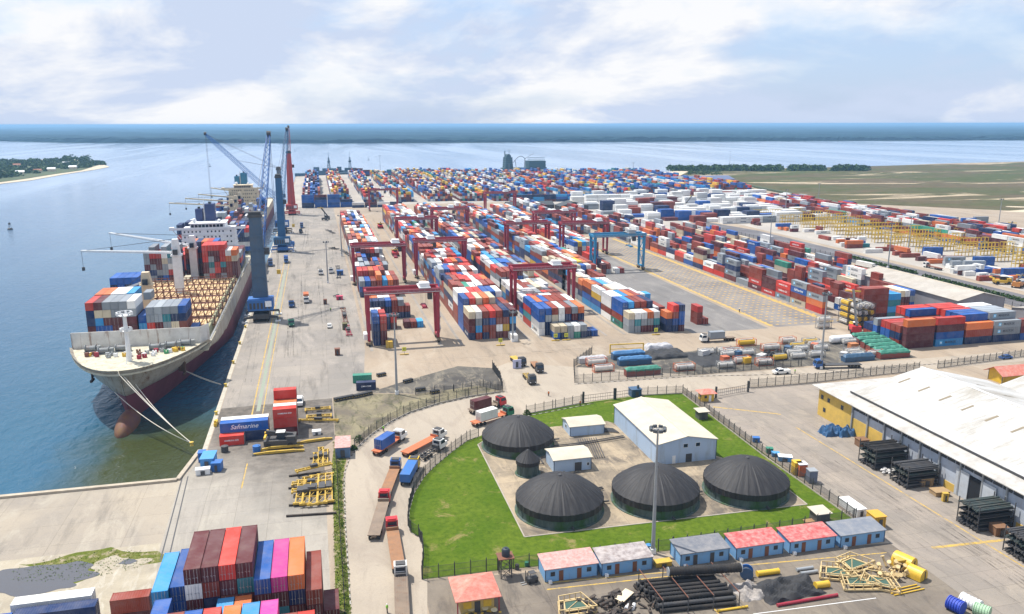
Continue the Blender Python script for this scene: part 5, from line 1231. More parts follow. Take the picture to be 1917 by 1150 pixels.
def dome(x, y, r_, hw, hd, label, rel=False):
    t_ = thing('storage_tank', label, 'tank', (x, y, .03), 0, 'black domed tanks on the lawn pad')
    n = 72; b = MB()
    b.lathe([(r_ + .5, 0), (r_ + .5, .18), (r_, .18), (r_, hw)], n=n)
    for k in range(24): a = k * 6.283 / 24; b.bar((r_ * math.cos(a), r_ * math.sin(a), .2), (r_ * math.cos(a), r_ * math.sin(a), hw), .12)
    b.build('wall', tank_wall, t_)
    prof = [(r_ + .28, hw - (1.35 if r_ > 5 else .9)), (r_ + .3, hw + .05)]
    for k in range(1, 11):
        f = k / 10; rr_ = (r_ + .3) * (1 - f); prof.append((max(rr_, .02), hw + .05 + hd * (1 - (1 - f) ** (1.95 if not rel else 1.15))))
    b = MB(); o = 0; n = 144
    for rr_, z in prof:
        for i in range(n):
            a = 6.2832 * i / n; k_ = 1 + (.006 * math.sin(a * 36) + .003 * math.sin(a * 61 + 1)); b.v.append((rr_ * k_ * math.cos(a), rr_ * k_ * math.sin(a), z + (.02 + .05 * ((i * 7) % 5 > 2) if i % 4 == 0 and 0 < z - hw < hd * .9 else 0)))
    for k in range(len(prof) - 1):
        for i in range(n): b.f.append((k * n + i, k * n + (i + 1) % n, (k + 1) * n + (i + 1) % n, (k + 1) * n + i)); b.mi.append(0)
    b.build('membrane_roof', tank_roof, t_)
    if r_ > 5:
        MB().tube((0, 0, hw + hd - .05), (0, 0, hw + hd + .35), .5, .35, 12).build('roof_vent', dark_pt, t_); b = MB(); b.bar((r_ + .5, -1, .1), (r_ + .3, -1, hw + .6), .06).bar((r_ + .5, -.6, .1), (r_ + .3, -.6, hw + .6), .06); [b.bar((r_ + .45, -1, .4 + k * .4), (r_ + .45, -.6, .4 + k * .4), .05) for k in range(7)]; b.build('ladder', grey_pt, t_)
        b = MB(); b.tube((0, -r_ - 1.2, .5), (0, -r_ + .1, .5), .22, n=8); b.tube((r_ + .1, 0, .6), (r_ + 2.2, 0, .6), .2, n=8); b.build('pipe_outlet', dark_pt, t_)
    return t_
dome(47.4, 189.4, 9.07, 3.2, 4.5, 'domed black tank at the back left, beside the truck road'); dome(47.5, 152.6, 9.25, 3.3, 4.6, 'domed black tank at the front left, with algae green wall')
dome(69.6, 151.9, 9.36, 3.3, 4.6, 'domed black tank in the front middle, behind the lamp post'); dome(91.5, 151.1, 9.2, 3.3, 4.6, 'domed black tank at the front right near the warehouse yard')
dome(45.5, 172.0, 2.6, 3.6, 2.6, 'small tall black tank with a cone roof between two sheds', True)
shed_wall = bpy.data.materials.new('pale_blue_sheeting'); t = NT(shed_wall); p = t.pos('obj'); w1_ = t.n('TexWave'); t.l(t.map(p, (1, 1, 0)), w1_.inputs[0]); w1_.inputs['Scale'].default_value = 2.2; w1_.bands_direction = 'DIAGONAL'
col = t.mix(t.ramp(t.noise(t.map(p, (1, 1, .2)), .6, 6, .7), .5, .75), (.44, .56, .72), (.33, .38, .42)); t.done(t.mix(.25, col, t.mix(1., col, w1_.outputs['Color'], 'MULTIPLY')), .6)
roof_tan = paint('dusty_sheet_roof', (.52, .47, .38), .7, .4, .1, 0, .25, (.30, .25, .2))
def shed(label, x0, x1, y0, y1, hw, hr, ridge='y', roofm=None, wallm=None, doors=(), wins=(), name='metal_shed', cat='shed', ov=.35, group=None):
    "gabled building; doors and windows as (face, position, width, height, sill)"
    t_ = thing(name, label, cat, ((x0 + x1) / 2, (y0 + y1) / 2, .02), 0, group); a, c = (x1 - x0) / 2, (y1 - y0) / 2
    roofm = roofm or roof_tan; wallm = wallm or shed_wall
    b = MB(); b.box(-a, a, -c, c, 0, hw)
    if ridge == 'y': b.add([(-a, -c, hw), (a, -c, hw), (0, -c, hr), (-a, c, hw), (a, c, hw), (0, c, hr)], [(0, 1, 2), (4, 3, 5)])
    elif ridge == 'x': b.add([(-a, -c, hw), (-a, c, hw), (-a, 0, hr), (a, -c, hw), (a, c, hw), (a, 0, hr)], [(1, 0, 2), (3, 4, 5)])
    wl = b.build('wall', wallm, t_)
    for sx in (-1, 1):
        for sy in (-1, 1): MB().box(sx * a - .07, sx * a + .07, sy * c - .07, sy * c + .07, 0, hw).build('corner_trim', navy_steel, wl)
    A, C_ = a + ov, c + ov; sl_ = (hr - hw); b = MB(); th = .12
    if ridge == 'y':
        zz = hw - sl_ * ov / a
        for s in (-1, 1):
            b.add([(s * A, -C_, zz), (0, -C_, hr), (0, C_, hr), (s * A, C_, zz), (s * A, -C_, zz + th), (0, -C_, hr + th), (0, C_, hr + th), (s * A, C_, zz + th)], [(4, 5, 6, 7), (0, 3, 2, 1), (0, 1, 5, 4), (3, 7, 6, 2), (0, 4, 7, 3)])
    elif ridge == 'x':
        zz = hw - sl_ * ov / c
        for s in (-1, 1):
            b.add([(-A, s * C_, zz), (-A, 0, hr), (A, 0, hr), (A, s * C_, zz), (-A, s * C_, zz + th), (-A, 0, hr + th), (A, 0, hr + th), (A, s * C_, zz + th)], [(4, 5, 6, 7), (0, 3, 2, 1), (0, 1, 5, 4), (3, 7, 6, 2), (0, 4, 7, 3)])
    else:   # mono-pitch, low side to the front
        b.add([(-A, -C_, hw), (A, -C_, hw), (A, C_, hr), (-A, C_, hr), (-A, -C_, hw + th), (A, -C_, hw + th), (A, C_, hr + th), (-A, C_, hr + th)], [(4, 5, 6, 7), (3, 2, 1, 0), (0, 1, 5, 4), (1, 2, 6, 5), (2, 3, 7, 6), (3, 0, 4, 7)])
        wb = MB(); wb.add([(-a, -c, hw), (a, -c, hw), (a, c, hw), (-a, c, hw), (a, c, hr), (-a, c, hr)], [(1, 2, 4), (3, 0, 5), (2, 3, 5, 4)]); wb.build('upper_wall', wallm, wl)
    ro = b.build('roof', roofm, t_)
    if ridge == 'y': MB().box(-.25, .25, -C_ - .02, C_ + .02, hr + th - .03, hr + th + .06).build('ridge_cap', cream_pt, ro)
    for fc, q, wd, ht, mt in doors:
        b = MB(); b.box(q - wd / 2, q + wd / 2, -c - .06, -c + .04, 0.02, ht) if fc == 'f' else b.box(-a - .06, -a + .04, q - wd / 2, q + wd / 2, .02, ht)
        b.build('door', mt, wl)
    for fc, q, wd, ht, s_ in wins:
        b = MB(); b.box(q - wd / 2 - .08, q + wd / 2 + .08, -c - .05, -c + .03, s_ - .08, s_ + ht + .08) if fc == 'f' else b.box(-a - .05, -a + .03, q - wd / 2 - .08, q + wd / 2 + .08, s_ - .08, s_ + ht + .08)
        wn = b.build('window', white_pt if wallm is shed_wall else dark_pt, wl)
        b = MB(); b.box(q - wd / 2, q + wd / 2, -c - .08, -c - .04, s_, s_ + ht) if fc == 'f' else b.box(-a - .08, -a - .04, q - wd / 2, q + wd / 2, s_, s_ + ht)
        b.build('pane', glass_m, wn)
    return t_
shed('large pale blue metal shed with tan gabled roof behind the tanks', 77.4, 93.3, 168.8, 198, 5.4, 6.9, 'y', doors=(('f', -3.4, .9, 2.1, white_pt), ('f', .6, 1.6, 2.2, dark_pt)), wins=(('f', -.4, 1.1, .9, 4.0), ('f', 2.9, 1.1, .9, 4.0)))
shed('small blue shed with cream roof and dark doors, nearer the front tanks', 51.6, 61.0, 170.5, 177.4, 3.3, 4.0, 'x', doors=(('f', 1.4, 1.7, 2.2, dark_pt),), wins=(('f', 3.9, .5, .7, 1.2),))
shed('small blue shed with cream roof on the lawn side, farther back', 62.4, 72.0, 191.5, 198.2, 2.8, 3.6, 'x', wins=(('l', 0.5, .8, .8, 1.2),))
# pipe racks on the pad
def pipes(label, pts, n, dx, r_, name='pipe_run', grp='black pipe runs on the pad'):
    b = MB()
    for k in range(n): b.path([Vector((p_[0] + dx[0] * k, p_[1] + dx[1] * k, p_[2])) for p_ in pts], r_, 6)
    tag(b.build(name, dark_pt), label, 'pipes', grp)
pipes('bundle of black pipes lying slanted on the pad beside the small shed', [(68.6, 188.5, .3), (66.5, 176, .3)], 9, (-.62, .0), .13)
pipes('black pipe run from the back left tank to the large shed', [(54.4, 184.5, .6), (62, 184.5, .6), (76, 186.5, .6)], 2, (0, .9), .14)
pipes('short black pipe run between the front left and middle tanks', [(54.6, 158.5, .5), (60, 159, .5)], 2, (0, .7), .16)
pipes('short black pipe run between the front middle and right tanks', [(75.6, 153.5, .5), (78.6, 153.7, .5)], 3, (0, .6), .16)
pipes('black pipe run behind the front tanks by the large shed', [(74, 160.5, .5), (80, 160.8, .5), (80, 166.6, .5)], 2, (0, .6), .14)
pipes('rusty pipe pile at the corner of the large shed', [(70.5, 196, .3), (75.5, 193.5, .3)], 6, (.1, -.6), .15)
tag(MB().path([(46.5, 175.5, .4), (50.5, 175.6, .4), (50.5, 180.5, .4)], .14).build('pipe_run', dark_pt), 'black pipe from the small cone roofed tank', 'pipes')
def kerb(name, pts, z0=.0, z1=.14, wd=.25, mat=None, label=None):
    b = MB()
    for a, c in zip(pts, pts[1:]): b.bar((a[0], a[1], (z0 + z1) / 2), (c[0], c[1], (z0 + z1) / 2), wd, z1 - z0)
    o = b.build(name, mat or concrete_m); tag(o, kind='structure')
kerb('pad_kerb', [(44, 199), (37.2, 192), (37.1, 142.7), (101.2, 141.6), (101.5, 165)])
def bw_kerb(name, pts, seg=1.0):
    b = MB(); tot = 0
    for a, c in zip(pts, pts[1:]):
        a = Vector(a[:2]); c = Vector(c[:2]); Ls = (c - a).length; n = max(1, int(Ls / seg))
        for k in range(n):
            q0 = a.lerp(c, k / n); q1 = a.lerp(c, (k + 1) / n); b.bar((q0.x, q0.y, .07), (q1.x, q1.y, .07), .22, .14, tot % 2); tot += 1
    tag(b.build(name, [paint('kerb_white', (.42, .40, .37), .9, .6, 0, 0, 1.5), paint('kerb_black', (.06, .055, .05), .9, .5)]), kind='structure')
bw_kerb('road_kerb', LKw); bw_kerb('road_kerb', RKw); bw_kerb('road_kerb', [g(1076, 720), g(1300, 705), g(1540, 700), g(1700, 686), g(1917, 668), (300, 231.5)])
bw_kerb('road_kerb', [g(985, 780), g(1110, 756)])
# shelters, water tower, hut, kiosk
def shelter(label, px, py, w_=2.6, h=2.3):
    v = g(px, py); t_ = thing('guard_shelter', label, 'shelter', (v.x, v.y, .02), 0, 'small shelters on the lawn edge')
    MB().box(-w_ / 2, w_ / 2, -w_ / 2, w_ / 2, 0, h).build('wall', paint('weathered_boards', (.09, .095, .085), .8, .4), t_)
    MB().add([(-w_ / 2 - .5, -w_ / 2 - .4, h + .1), (w_ / 2 + .5, -w_ / 2 - .4, h + .1), (w_ / 2 + .5, w_ / 2 + .4, h + .3), (-w_ / 2 - .5, w_ / 2 + .4, h + .3)] + [(-w_ / 2 - .5, -w_ / 2 - .4, h), (w_ / 2 + .5, -w_ / 2 - .4, h), (w_ / 2 + .5, w_ / 2 + .4, h + .2), (-w_ / 2 - .5, w_ / 2 + .4, h + .2)], [(0, 1, 2, 3), (7, 6, 5, 4), (4, 5, 1, 0), (6, 7, 3, 2), (5, 6, 2, 1), (7, 4, 0, 3)]).build('roof', roof_tan, t_)
    MB().box(-.5, .5, -w_ / 2 - .05, -w_ / 2 + .02, 0.02, 1.9).build('door', dark_pt, t_)
shelter('small dark shelter with a flat tan roof at the far lawn corner', 1313, 783); shelter('small dark shelter with a tilted pale roof behind the blue huts', 1533, 975, 2.8)
v = g(946, 1078); t_ = thing('water_tower', 'black water tank on a steel tower beside the lawn fence', 'water tower', (v.x, v.y, 0))
for sx in (-1, 1):
    for sy in (-1, 1): MB().bar((sx * 1.0, sy * .9, 0), (sx * 1.0, sy * .9, 4.0), .16).build('leg', dark_pt, t_)
b = MB()
for z0, z1 in ((.3, 2.0), (2.0, 3.8)):
    for s in (-1, 1): b.bar((-1, s * .9, z0), (1, s * .9, z1), .07); b.bar((1, s * .9, z0), (-1, s * .9, z1), .07); b.bar((s, -.9, z0), (s, .9, z1), .07); b.bar((s, -.9, 2), (s, .9, 2), .09)
    b.bar((-1, -.9, z1), (1, -.9, z1), .09)
b.build('cross_bracing', dark_pt, t_)
MB().box(-1.5, 1.5, -1.3, 1.3, 4.0, 4.15).build('platform', rust_frame, t_)
MB().lathe([(0.02, 4.15), (.75, 4.15), (.78, 5.3), (.6, 5.6), (.25, 5.7), (.25, 5.85), (.02, 5.85)], .1, 0, 20).build('water_tank', paint('black_poly', (.02, .035, .05), .45, .1), t_, smooth=True)
v = g(1326, 752); t_ = thing('gate_house', 'small yellow gatehouse with a red roof by the black gate', 'hut', (v.x, v.y + 1.5, 0), R(-4))
w_ = MB().box(-1.9, 1.9, -1.5, 1.5, 0, 2.7).build('wall', yellow_pt, t_); MB().box(.2, 1.0, -1.56, -1.48, .02, 2.0).build('door', white_pt, w_); MB().box(-1.2, -.4, -1.56, -1.48, 1.1, 1.9).build('window', glass_m, w_); MB().box(-1.96, -1.88, -.5, .5, 1.1, 1.9).build('window', glass_m, w_)
redroof = paint('salmon_red_roof', (.50, .14, .10), .7, .8, .0, 0, .9, (.55, .34, .28)); redroof2 = paint('bright_red_roof', (.42, .06, .06), .7, .85, 0, 0, 1.1, (.50, .34, .31))
MB().add([(-2.7, -2.3, 2.6), (2.7, -2.3, 2.6), (2.7, 2.3, 2.6), (-2.7, 2.3, 2.6), (-.7, 0, 3.6), (.7, 0, 3.6)], [(0, 1, 5, 4), (1, 2, 5), (2, 3, 4, 5), (3, 0, 4), (3, 2, 1, 0)]).build('roof', redroof, t_)
t_ = thing('canteen_kiosk', 'kiosk under a faded salmon hipped roof at the yard corner', 'kiosk', (22.9, 122.9, 0))
w_ = MB().box(-2.9, 2.9, -2.9, 2.9, 0, 2.9).build('wall', paint('kiosk_wall', (.50, .36, .12), .7, .3), t_)
for x in (-1.8, 1.7): MB().box(x - .7, x + .7, -2.98, -2.88, .9, 2.2).build('window', yellow_pt, w_)
MB().box(-.55, .45, -2.98, -2.88, .02, 2.1).build('door', dark_pt, w_)
MB().add([(-4, -4, 3.1), (4, -4, 3.1), (4, 4, 3.1), (-4, 4, 3.1), (0, 0, 4.7), (-4, -4, 2.95), (4, -4, 2.95), (4, 4, 2.95), (-4, 4, 2.95)], [(0, 1, 4), (1, 2, 4), (2, 3, 4), (3, 0, 4), (5, 6, 1, 0), (6, 7, 2, 1), (7, 8, 3, 2), (8, 5, 0, 3), (8, 7, 6, 5)]).build('roof', redroof, t_)
for sx in (-1, 1): MB().bar((sx * 3.6, -3.6, 0), (sx * 3.6, -3.6, 2.95), .18).build('post', steel_red, t_)
for i, (px, py) in enumerate(((872, 1134), (902, 1132), (882, 1148), (908, 1146), (925, 1149))):
    v = g(px, py); t_ = thing('picnic_table', ['yellow table under the left front of the kiosk', 'yellow table under the right front of the kiosk', 'pale table before the kiosk, left', 'pale table before the kiosk, middle', 'pale table before the kiosk, right'][i], 'table', v, .3 * i, 'tables at the kiosk')
    MB().tube((0, 0, .72), (0, 0, .78), .62, n=8).build('tabletop', paint('cream_plastic', (.62, .56, .36), .5, .2), t_); MB().tube((0, 0, 0), (0, 0, .72), .07, n=6).build('leg', dark_pt, t_)
    for k in range(4): MB().box(-.22, .22, -.2, .2, .4, .46).build('seat', yellow_pt, t_, (math.cos(k * 1.57) * 1.05, math.sin(k * 1.57) * 1.05, 0), k * 1.57)
hutw = paint('light_blue_hut', (.16, .36, .62), .6, .3, .25, 0, .9, (.35, .38, .4)); rb_ = paint('brown_door', (.17, .06, .03), .6, .3)
rmat = [paint('faded_pink_roof', (.45, .21, .19), .75, .9, .3, 0, 1.3, (.50, .43, .40)), paint('grey_streaked_roof', (.40, .36, .35), .75, .95, .2, 0, .9, (.14, .11, .11)), paint('dark_grey_roof', (.13, .14, .165), .75, .6, 0, 0, .8, (.32, .30, .29)), redroof2, redroof2, paint('blue_grey_roof', (.15, .17, .21), .75, .6, 0, 0, .8, (.33, .32, .31))]
hx = [36.7, 47.5, 63.1, 74.5, 85.8, 96.8]
for i, x in enumerate(hx):
    yb = 125.9 - (x - 36.7) * .035
    shed(['blue hut with faded pink roof, leftmost of the row', 'blue hut with streaked grey roof beside the pink roofed one', 'blue hut with dark roof just right of the lamp post', 'blue hut with red roof, left of two red roofed ones', 'blue hut with red roof, right of two red roofed ones', 'blue hut with blue grey roof at the right end of the row'][i],
         x, x + 10.0, yb, yb + 4.6, 2.55, 3.0, 'm', rmat[i], hutw, doors=(('f', -2.0, .85, 2.05, rb_ if i != 2 else dark_pt), ('f', 1.5, .85, 2.05, rb_ if i != 2 else dark_pt)), wins=(('f', -3.6, .7, .7, 1.15), ('f', 3.4, .7, .7, 1.15)), name='site_hut', cat='hut', ov=.25, group='row of blue site huts')
    MB().box(.2 - .3, .2 + .3, -.3, .3, .0, .55).build('air_unit', white_pt, None, (x + .6, yb - .45, 0)) and tag(bpy.context.scene.collection.objects[-1], ['white air unit at the pink roofed hut', 'white air unit at the streaked roofed hut', 'white air unit at the dark roofed hut', 'white air unit at the left red roofed hut', 'white air unit at the right red roofed hut', 'white air unit at the rightmost hut'][i], 'air unit', 'air units beside the huts')

# ------------------------------------------------------------------ warehouses
roof_w = bpy.data.materials.new('white_sheet_roof'); t = NT(roof_w); p = t.pos()
col = t.mix(t.ramp(t.noise(t.map(p, (.25, 1, 1)), .16, 7, .7, .6), .42, .7), (.56, .555, .54), (.36, .335, .29)); sx_ = t.n('SeparateXYZ'); t.l(p, sx_.inputs[0]); col = t.mix(t.m('LESS_THAN', t.m('FRACT', t.m('DIVIDE', sx_.outputs[1], 1.55)), .07), col, t.mix(1., col, (.72, .71, .69), 'MULTIPLY')); col = t.mix(t.ramp(t.noise(t.map(p, (.12, 1, 1), (9, 9, 9)), 1.2, 6, .8), .42, .7), col, t.mix(1., col, (.78, .76, .73), 'MULTIPLY')); t.done(col, .55)
t_ = thing('warehouse', 'huge white roofed warehouse with a yellow end wall at the right', 'warehouse', (0, 0, 0))
Y0, Y1 = 60, 191.5; ze, zl, zp = 10.0, 8.0, 15.6; XE, XL, XP, XR = 140.0, 138.4, 161.2, 184
b = MB(); b.box(140.8, 184, Y0, 178, 0, ze - .1); b.box(137.1, 172, 178.01, 190.5, 0, 8.2); b.box(137.1, 140.79, Y0, 178, 0, 8.3)
wl = b.build('wall', paint('pale_blue_grey_wall', (.42, .47, .55), .65, .35, .15, 0, .4), t_)
for x0_, x1_, y0_, y1_, z1_ in ((136.95, 137.09, 176, 190.5, 8.0), (136.95, 172, 190.52, 190.62, 8.0), (136.95, 137.09, 163, 175.5, 4.6), (136.95, 137.09, 136, 142, 1.8), (136.95, 137.09, 104, 122, 1.4)):
    MB().box(x0_, x1_, y0_, y1_, .02, z1_).build('yellow_panel', paint('ochre_wall', (.60, .40, .08), .7, .3, .1), wl)
b = MB()
for k in range(44): y = 174.5 - k * 2.6; b.box(136.96, 137.08, y - 1.15, y + 1.15, 6.9, 8.1)
b.build('louvre_band', paint('dark_louvres', (.04, .045, .055), .7, .2), wl)
for k in range(18): MB().box(136.6, 136.94, 175.2 - k * 6.3, 175.6 - k * 6.3, 0, 8.2).build('pilaster', grey_pt, wl)
MB().box(136.9, 137.15, 131.2, 134.9, .02, 6.0).build('doorway', flat('dark_opening', (.008, .009, .012), .9), wl)
MB().box(136.7, 136.85, 134.95, 138.6, .05, 6.3).build('sliding_door', paint('pale_door', (.44, .48, .53), .6, .3), wl); MB().box(136.7, 136.85, 127.6, 131.15, .05, 6.3).build('sliding_door', bpy.data.materials['pale_door'], wl)
for y, z in ((189, 5.2), (187.6, 1.8), (186, 5.2), (180, 5.2)): MB().box(136.88, 136.94, y - .55, y + .55, z, z + 1.2).build('window', glass_m, wl)
b = MB()
b.add([(XE, Y0, ze), (XP, Y0, zp), (XP, 180, zp), (XE, 181, ze), (XR, Y0, ze), (XR, 180, ze)], [(0, 1, 2, 3), (1, 4, 5, 2)]); b.add([(XE, Y0, ze - .25), (XE, 181, ze - .25), (XE, 181, ze), (XE, Y0, ze), (XP, 180, zp), (XR, 180, ze), (XR, 180, ze - .25)], [(0, 1, 2, 3)])
b.add([(XE, 181, ze - .3), (XP, 180, zp - .3), (XR, 180, ze - .3), (XR, 180, ze), (XP, 180, zp), (XE, 181, ze)], [(0, 5, 4, 1), (1, 4, 3, 2)])
b.add([(140.9, 178, ze - .3), (XP, 178, zp - .2), (183.9, 178, ze - .3)], [(0, 2, 1)])
ro = b.build('roof', roof_w, t_)
MB().box(XE - .25, XE, Y0, 181, ze - .35, ze + .05).build('gutter', dark_pt, ro)
MB().box(XP - .4, XP + .4, Y0, 180, zp - .05, zp + .12).build('ridge_cap', white_pt, ro)
# lower canopy roof along the west and north sides
b = MB(); b.add([(135.7, Y0, 8.6), (140.0, Y0, 9.5), (140.0, 181, 9.5), (135.7, 192.6, 8.5), (172, 192.6, 8.6), (172, 180.4, 9.6), (140.0, 180.4, 9.5)], [(0, 1, 2, 3)]); b.add([(135.7, 192.6, 8.52), (140, 181, 9.51), (172, 181, 9.6), (172, 192.6, 8.62)], [(0, 1, 2, 3)])
b.add([(135.7, Y0, 8.4), (135.7, 192.6, 8.3), (135.7, 192.6, 8.5), (135.7, Y0, 8.6)], [(0, 1, 2, 3)]); b.add([(135.7, 192.6, 8.3), (172, 192.6, 8.45), (172, 192.6, 8.6), (135.7, 192.6, 8.5)], [(0, 1, 2, 3)])
b.build('canopy_roof', paint('canopy_sheet', (.47, .455, .43), .6, .6, 0, 0, .3), t_)
slm = paint('skylight_plastic', (.22, .18, .12), .5, .3)
for k in range(10):
    y = 176.5 - k * 7.4; x = 153.0; z = ze + (x - XE) / (XP - XE) * (zp - ze); s_ = (zp - ze) / (XP - XE)
    MB().add([(x - 1.8, y - .35, z - 1.8 * s_ + .04), (x + 1.8, y - .35, z + 1.8 * s_ + .04), (x + 1.8, y + .35, z + 1.8 * s_ + .04), (x - 1.8, y + .35, z - 1.8 * s_ + .04)], [(0, 1, 2, 3)]).build('skylight', slm, ro)
for k in range(6): y = 168 - k * 9; x = 170; z = zp - (x - XP) / (XR - XP) * (zp - ze); MB().add([(x - 1.5, y - .3, z + 1.5 * s_ + .04), (x + 1.5, y - .3, z - 1.5 * s_ + .04), (x + 1.5, y + .3, z - 1.5 * s_ + .04), (x - 1.5, y + .3, z + 1.5 * s_ + .04)], [(0, 1, 2, 3)]).build('skylight', slm, ro)
t_ = thing('warehouse', 'second white roofed warehouse beyond the huge one, cut by the right edge', 'warehouse', (0, 0, 0))
MB().box(185.2, 224, 60, 174, 0, 9.7).build('wall', bpy.data.materials['pale_blue_grey_wall'], t_)
MB().add([(184.3, 60, 9.9), (201, 60, 14.2), (201, 176, 14.2), (184.3, 176, 9.9), (224, 60, 9.9), (224, 176, 9.9), (184.3, 176, 9.6), (224, 176, 9.6)], [(0, 1, 2, 3), (1, 4, 5, 2), (3, 2, 5, 7, 6)]).build('roof', roof_w, t_)
v = g(1880, 712); shed('small red roofed gatehouse by the palisade at the right edge', v.x - 4, v.x + 6, v.y - 3, v.y + 2.5, 3.4, 5.0, 'x', redroof, yellow_pt, name='gate_house', cat='hut', ov=1.2)
gw = paint('grey_cladding', (.22, .22, .25), .6, .3, .2, 0, .3); gr_ = paint('grey_sheet_roof', (.40, .37, .33), .65, .45, 0, 0, .15)
shed('long grey warehouse with a wide door behind the eastern containers', 264, 288, 278.5, 345, 8, 10.8, 'y', gr_, gw, doors=(('f', 2.2, 4.0, 4.6, flat('dark_opening', (.008, .009, .012))),), wins=(('f', 6, 1, 1, 3),), name='grey_warehouse', cat='warehouse', ov=.8)
shed('low grey open shed at the right behind the crosswise stacks', 290, 316, 262, 276, 4, 5.2, 'x', gr_, gw, name='grey_shed', cat='shed')
v = g(1000, 396); shed('dark long shed in front of the rear yard, left of two', v.x - 26, v.x + 20, v.y, v.y + 16, 6, 9, 'x', paint('black_shed_roof', (.035, .045, .055), .7, .3), dark_pt, name='dark_shed', cat='shed')
v = g(1075, 398); shed('dark gabled shed in front of the rear yard, right of two', v.x - 14, v.x + 14, v.y, v.y + 18, 6, 10, 'y', bpy.data.materials['black_shed_roof'], dark_pt, name='dark_shed', cat='shed')
v = g(1325, 348); shed('blue grey shed by the embankment at the back of the yard', v.x - 50, v.x + 40, v.y, v.y + 40, 8, 12, 'x', paint('slate_blue_roof', (.10, .13, .25), .7, .3), gw, name='slate_shed', cat='shed')
# ------------------------------------------------------------------ vehicles
def wheels(par, xs, ys, r_=.52, w_=.3):
    me = wheels.me.get((r_, w_))
    if me is None:
        me = MB().tube((-w_ / 2, 0, 0), (w_ / 2, 0, 0), r_, n=14).mesh('wheel', black_pt); wheels.me[(r_, w_)] = me
        wheels.hub = wheels.hub or MB().tube((-.17, 0, 0), (.17, 0, 0), .2, n=8).mesh('hub', grey_pt)
    for y in ys:
        for x in xs:
            o = bpy.data.objects.new('wheel', me); COL.objects.link(o); o.parent = par; o.location = (x, y, r_)
wheels.me = {}; wheels.hub = None
def cab(par, col, y0, y1, w_=2.4, z0=.75, z1=3.1, bonnet=0.):
    b = MB(); h = w_ / 2
    b.add([(-h, y0, z0), (h, y0, z0), (h, y1, z0), (-h, y1, z0), (-h, y0, z1), (h, y0, z1), (h, y1 - .45, z1), (-h, y1 - .45, z1), (-h, y1, z0 + 1.15), (h, y1, z0 + 1.15)],
          [(0, 3, 2, 1), (0, 1, 5, 4), (3, 8, 9, 2), (8, 7, 6, 9), (4, 5, 6, 7), (1, 2, 9, 6, 5), (3, 0, 4, 7, 8)])
    if bonnet: b.box(-h * .75, h * .75, y1, y1 + bonnet, z0, z0 + 1.1)
    c = b.build('cab', col, par)
    MB().box(-h + .3, h - .3, y0 - .02, y0 - .01, z0 + 1.3, z1 - .3).build('rear_window', glass_m, c); MB().box(-h + .25, h - .25, y0 - .75, y0 - .1, .9, 1.9).tube((h - .35, y0 - .4, 1.9), (h - .35, y0 - .4, z1 + .1), .09, n=8).build('engine_deck', dark_pt, c); MB().box(-h + .3, h - .3, y0 + .2, y1 - .9, z1 + .002, z1 + .22).build('roof_hatch', dark_pt if (par.location.x * 7) % 2 > 1 else col, c)
    MB().add([(-h + .15, y1 - .02 + .04, z0 + 1.22), (h - .15, y1 + .02, z0 + 1.22), (h - .2, y1 - .40, z1 - .15), (-h + .2, y1 - .40, z1 - .15)], [(0, 1, 2, 3)]).build('windscreen', glass_m, c)
    for s in (-1, 1):
        q = [(s * (h + .01), y0 + .4, z0 + 1.2), (s * (h + .01), y1 - .1, z0 + 1.2), (s * (h + .01), y1 - .5, z1 - .2), (s * (h + .01), y0 + .4, z1 - .2)]
        MB().add(q, [(0, 1, 2, 3) if s > 0 else (3, 2, 1, 0)]).build('side_window', glass_m, c)
        MB().box(s * .85 - .18, s * .85 + .18, y1 + bonnet - .02, y1 + bonnet + .05, z0 + .15, z0 + .4).build('headlight', logo_white, c)
    return c
flatb = paint('rusty_flatbed', (.30, .15, .075), .85, .6, .4, 0, .6, (.16, .12, .09)); greyb = paint('worn_grey_flatbed', (.23, .175, .13), .85, .5, .3, 0, .5, (.12, .10, .09)); orangeb = paint('orange_flatbed', (.50, .13, .05), .8, .5, .3, 0, .8, (.3, .2, .12))
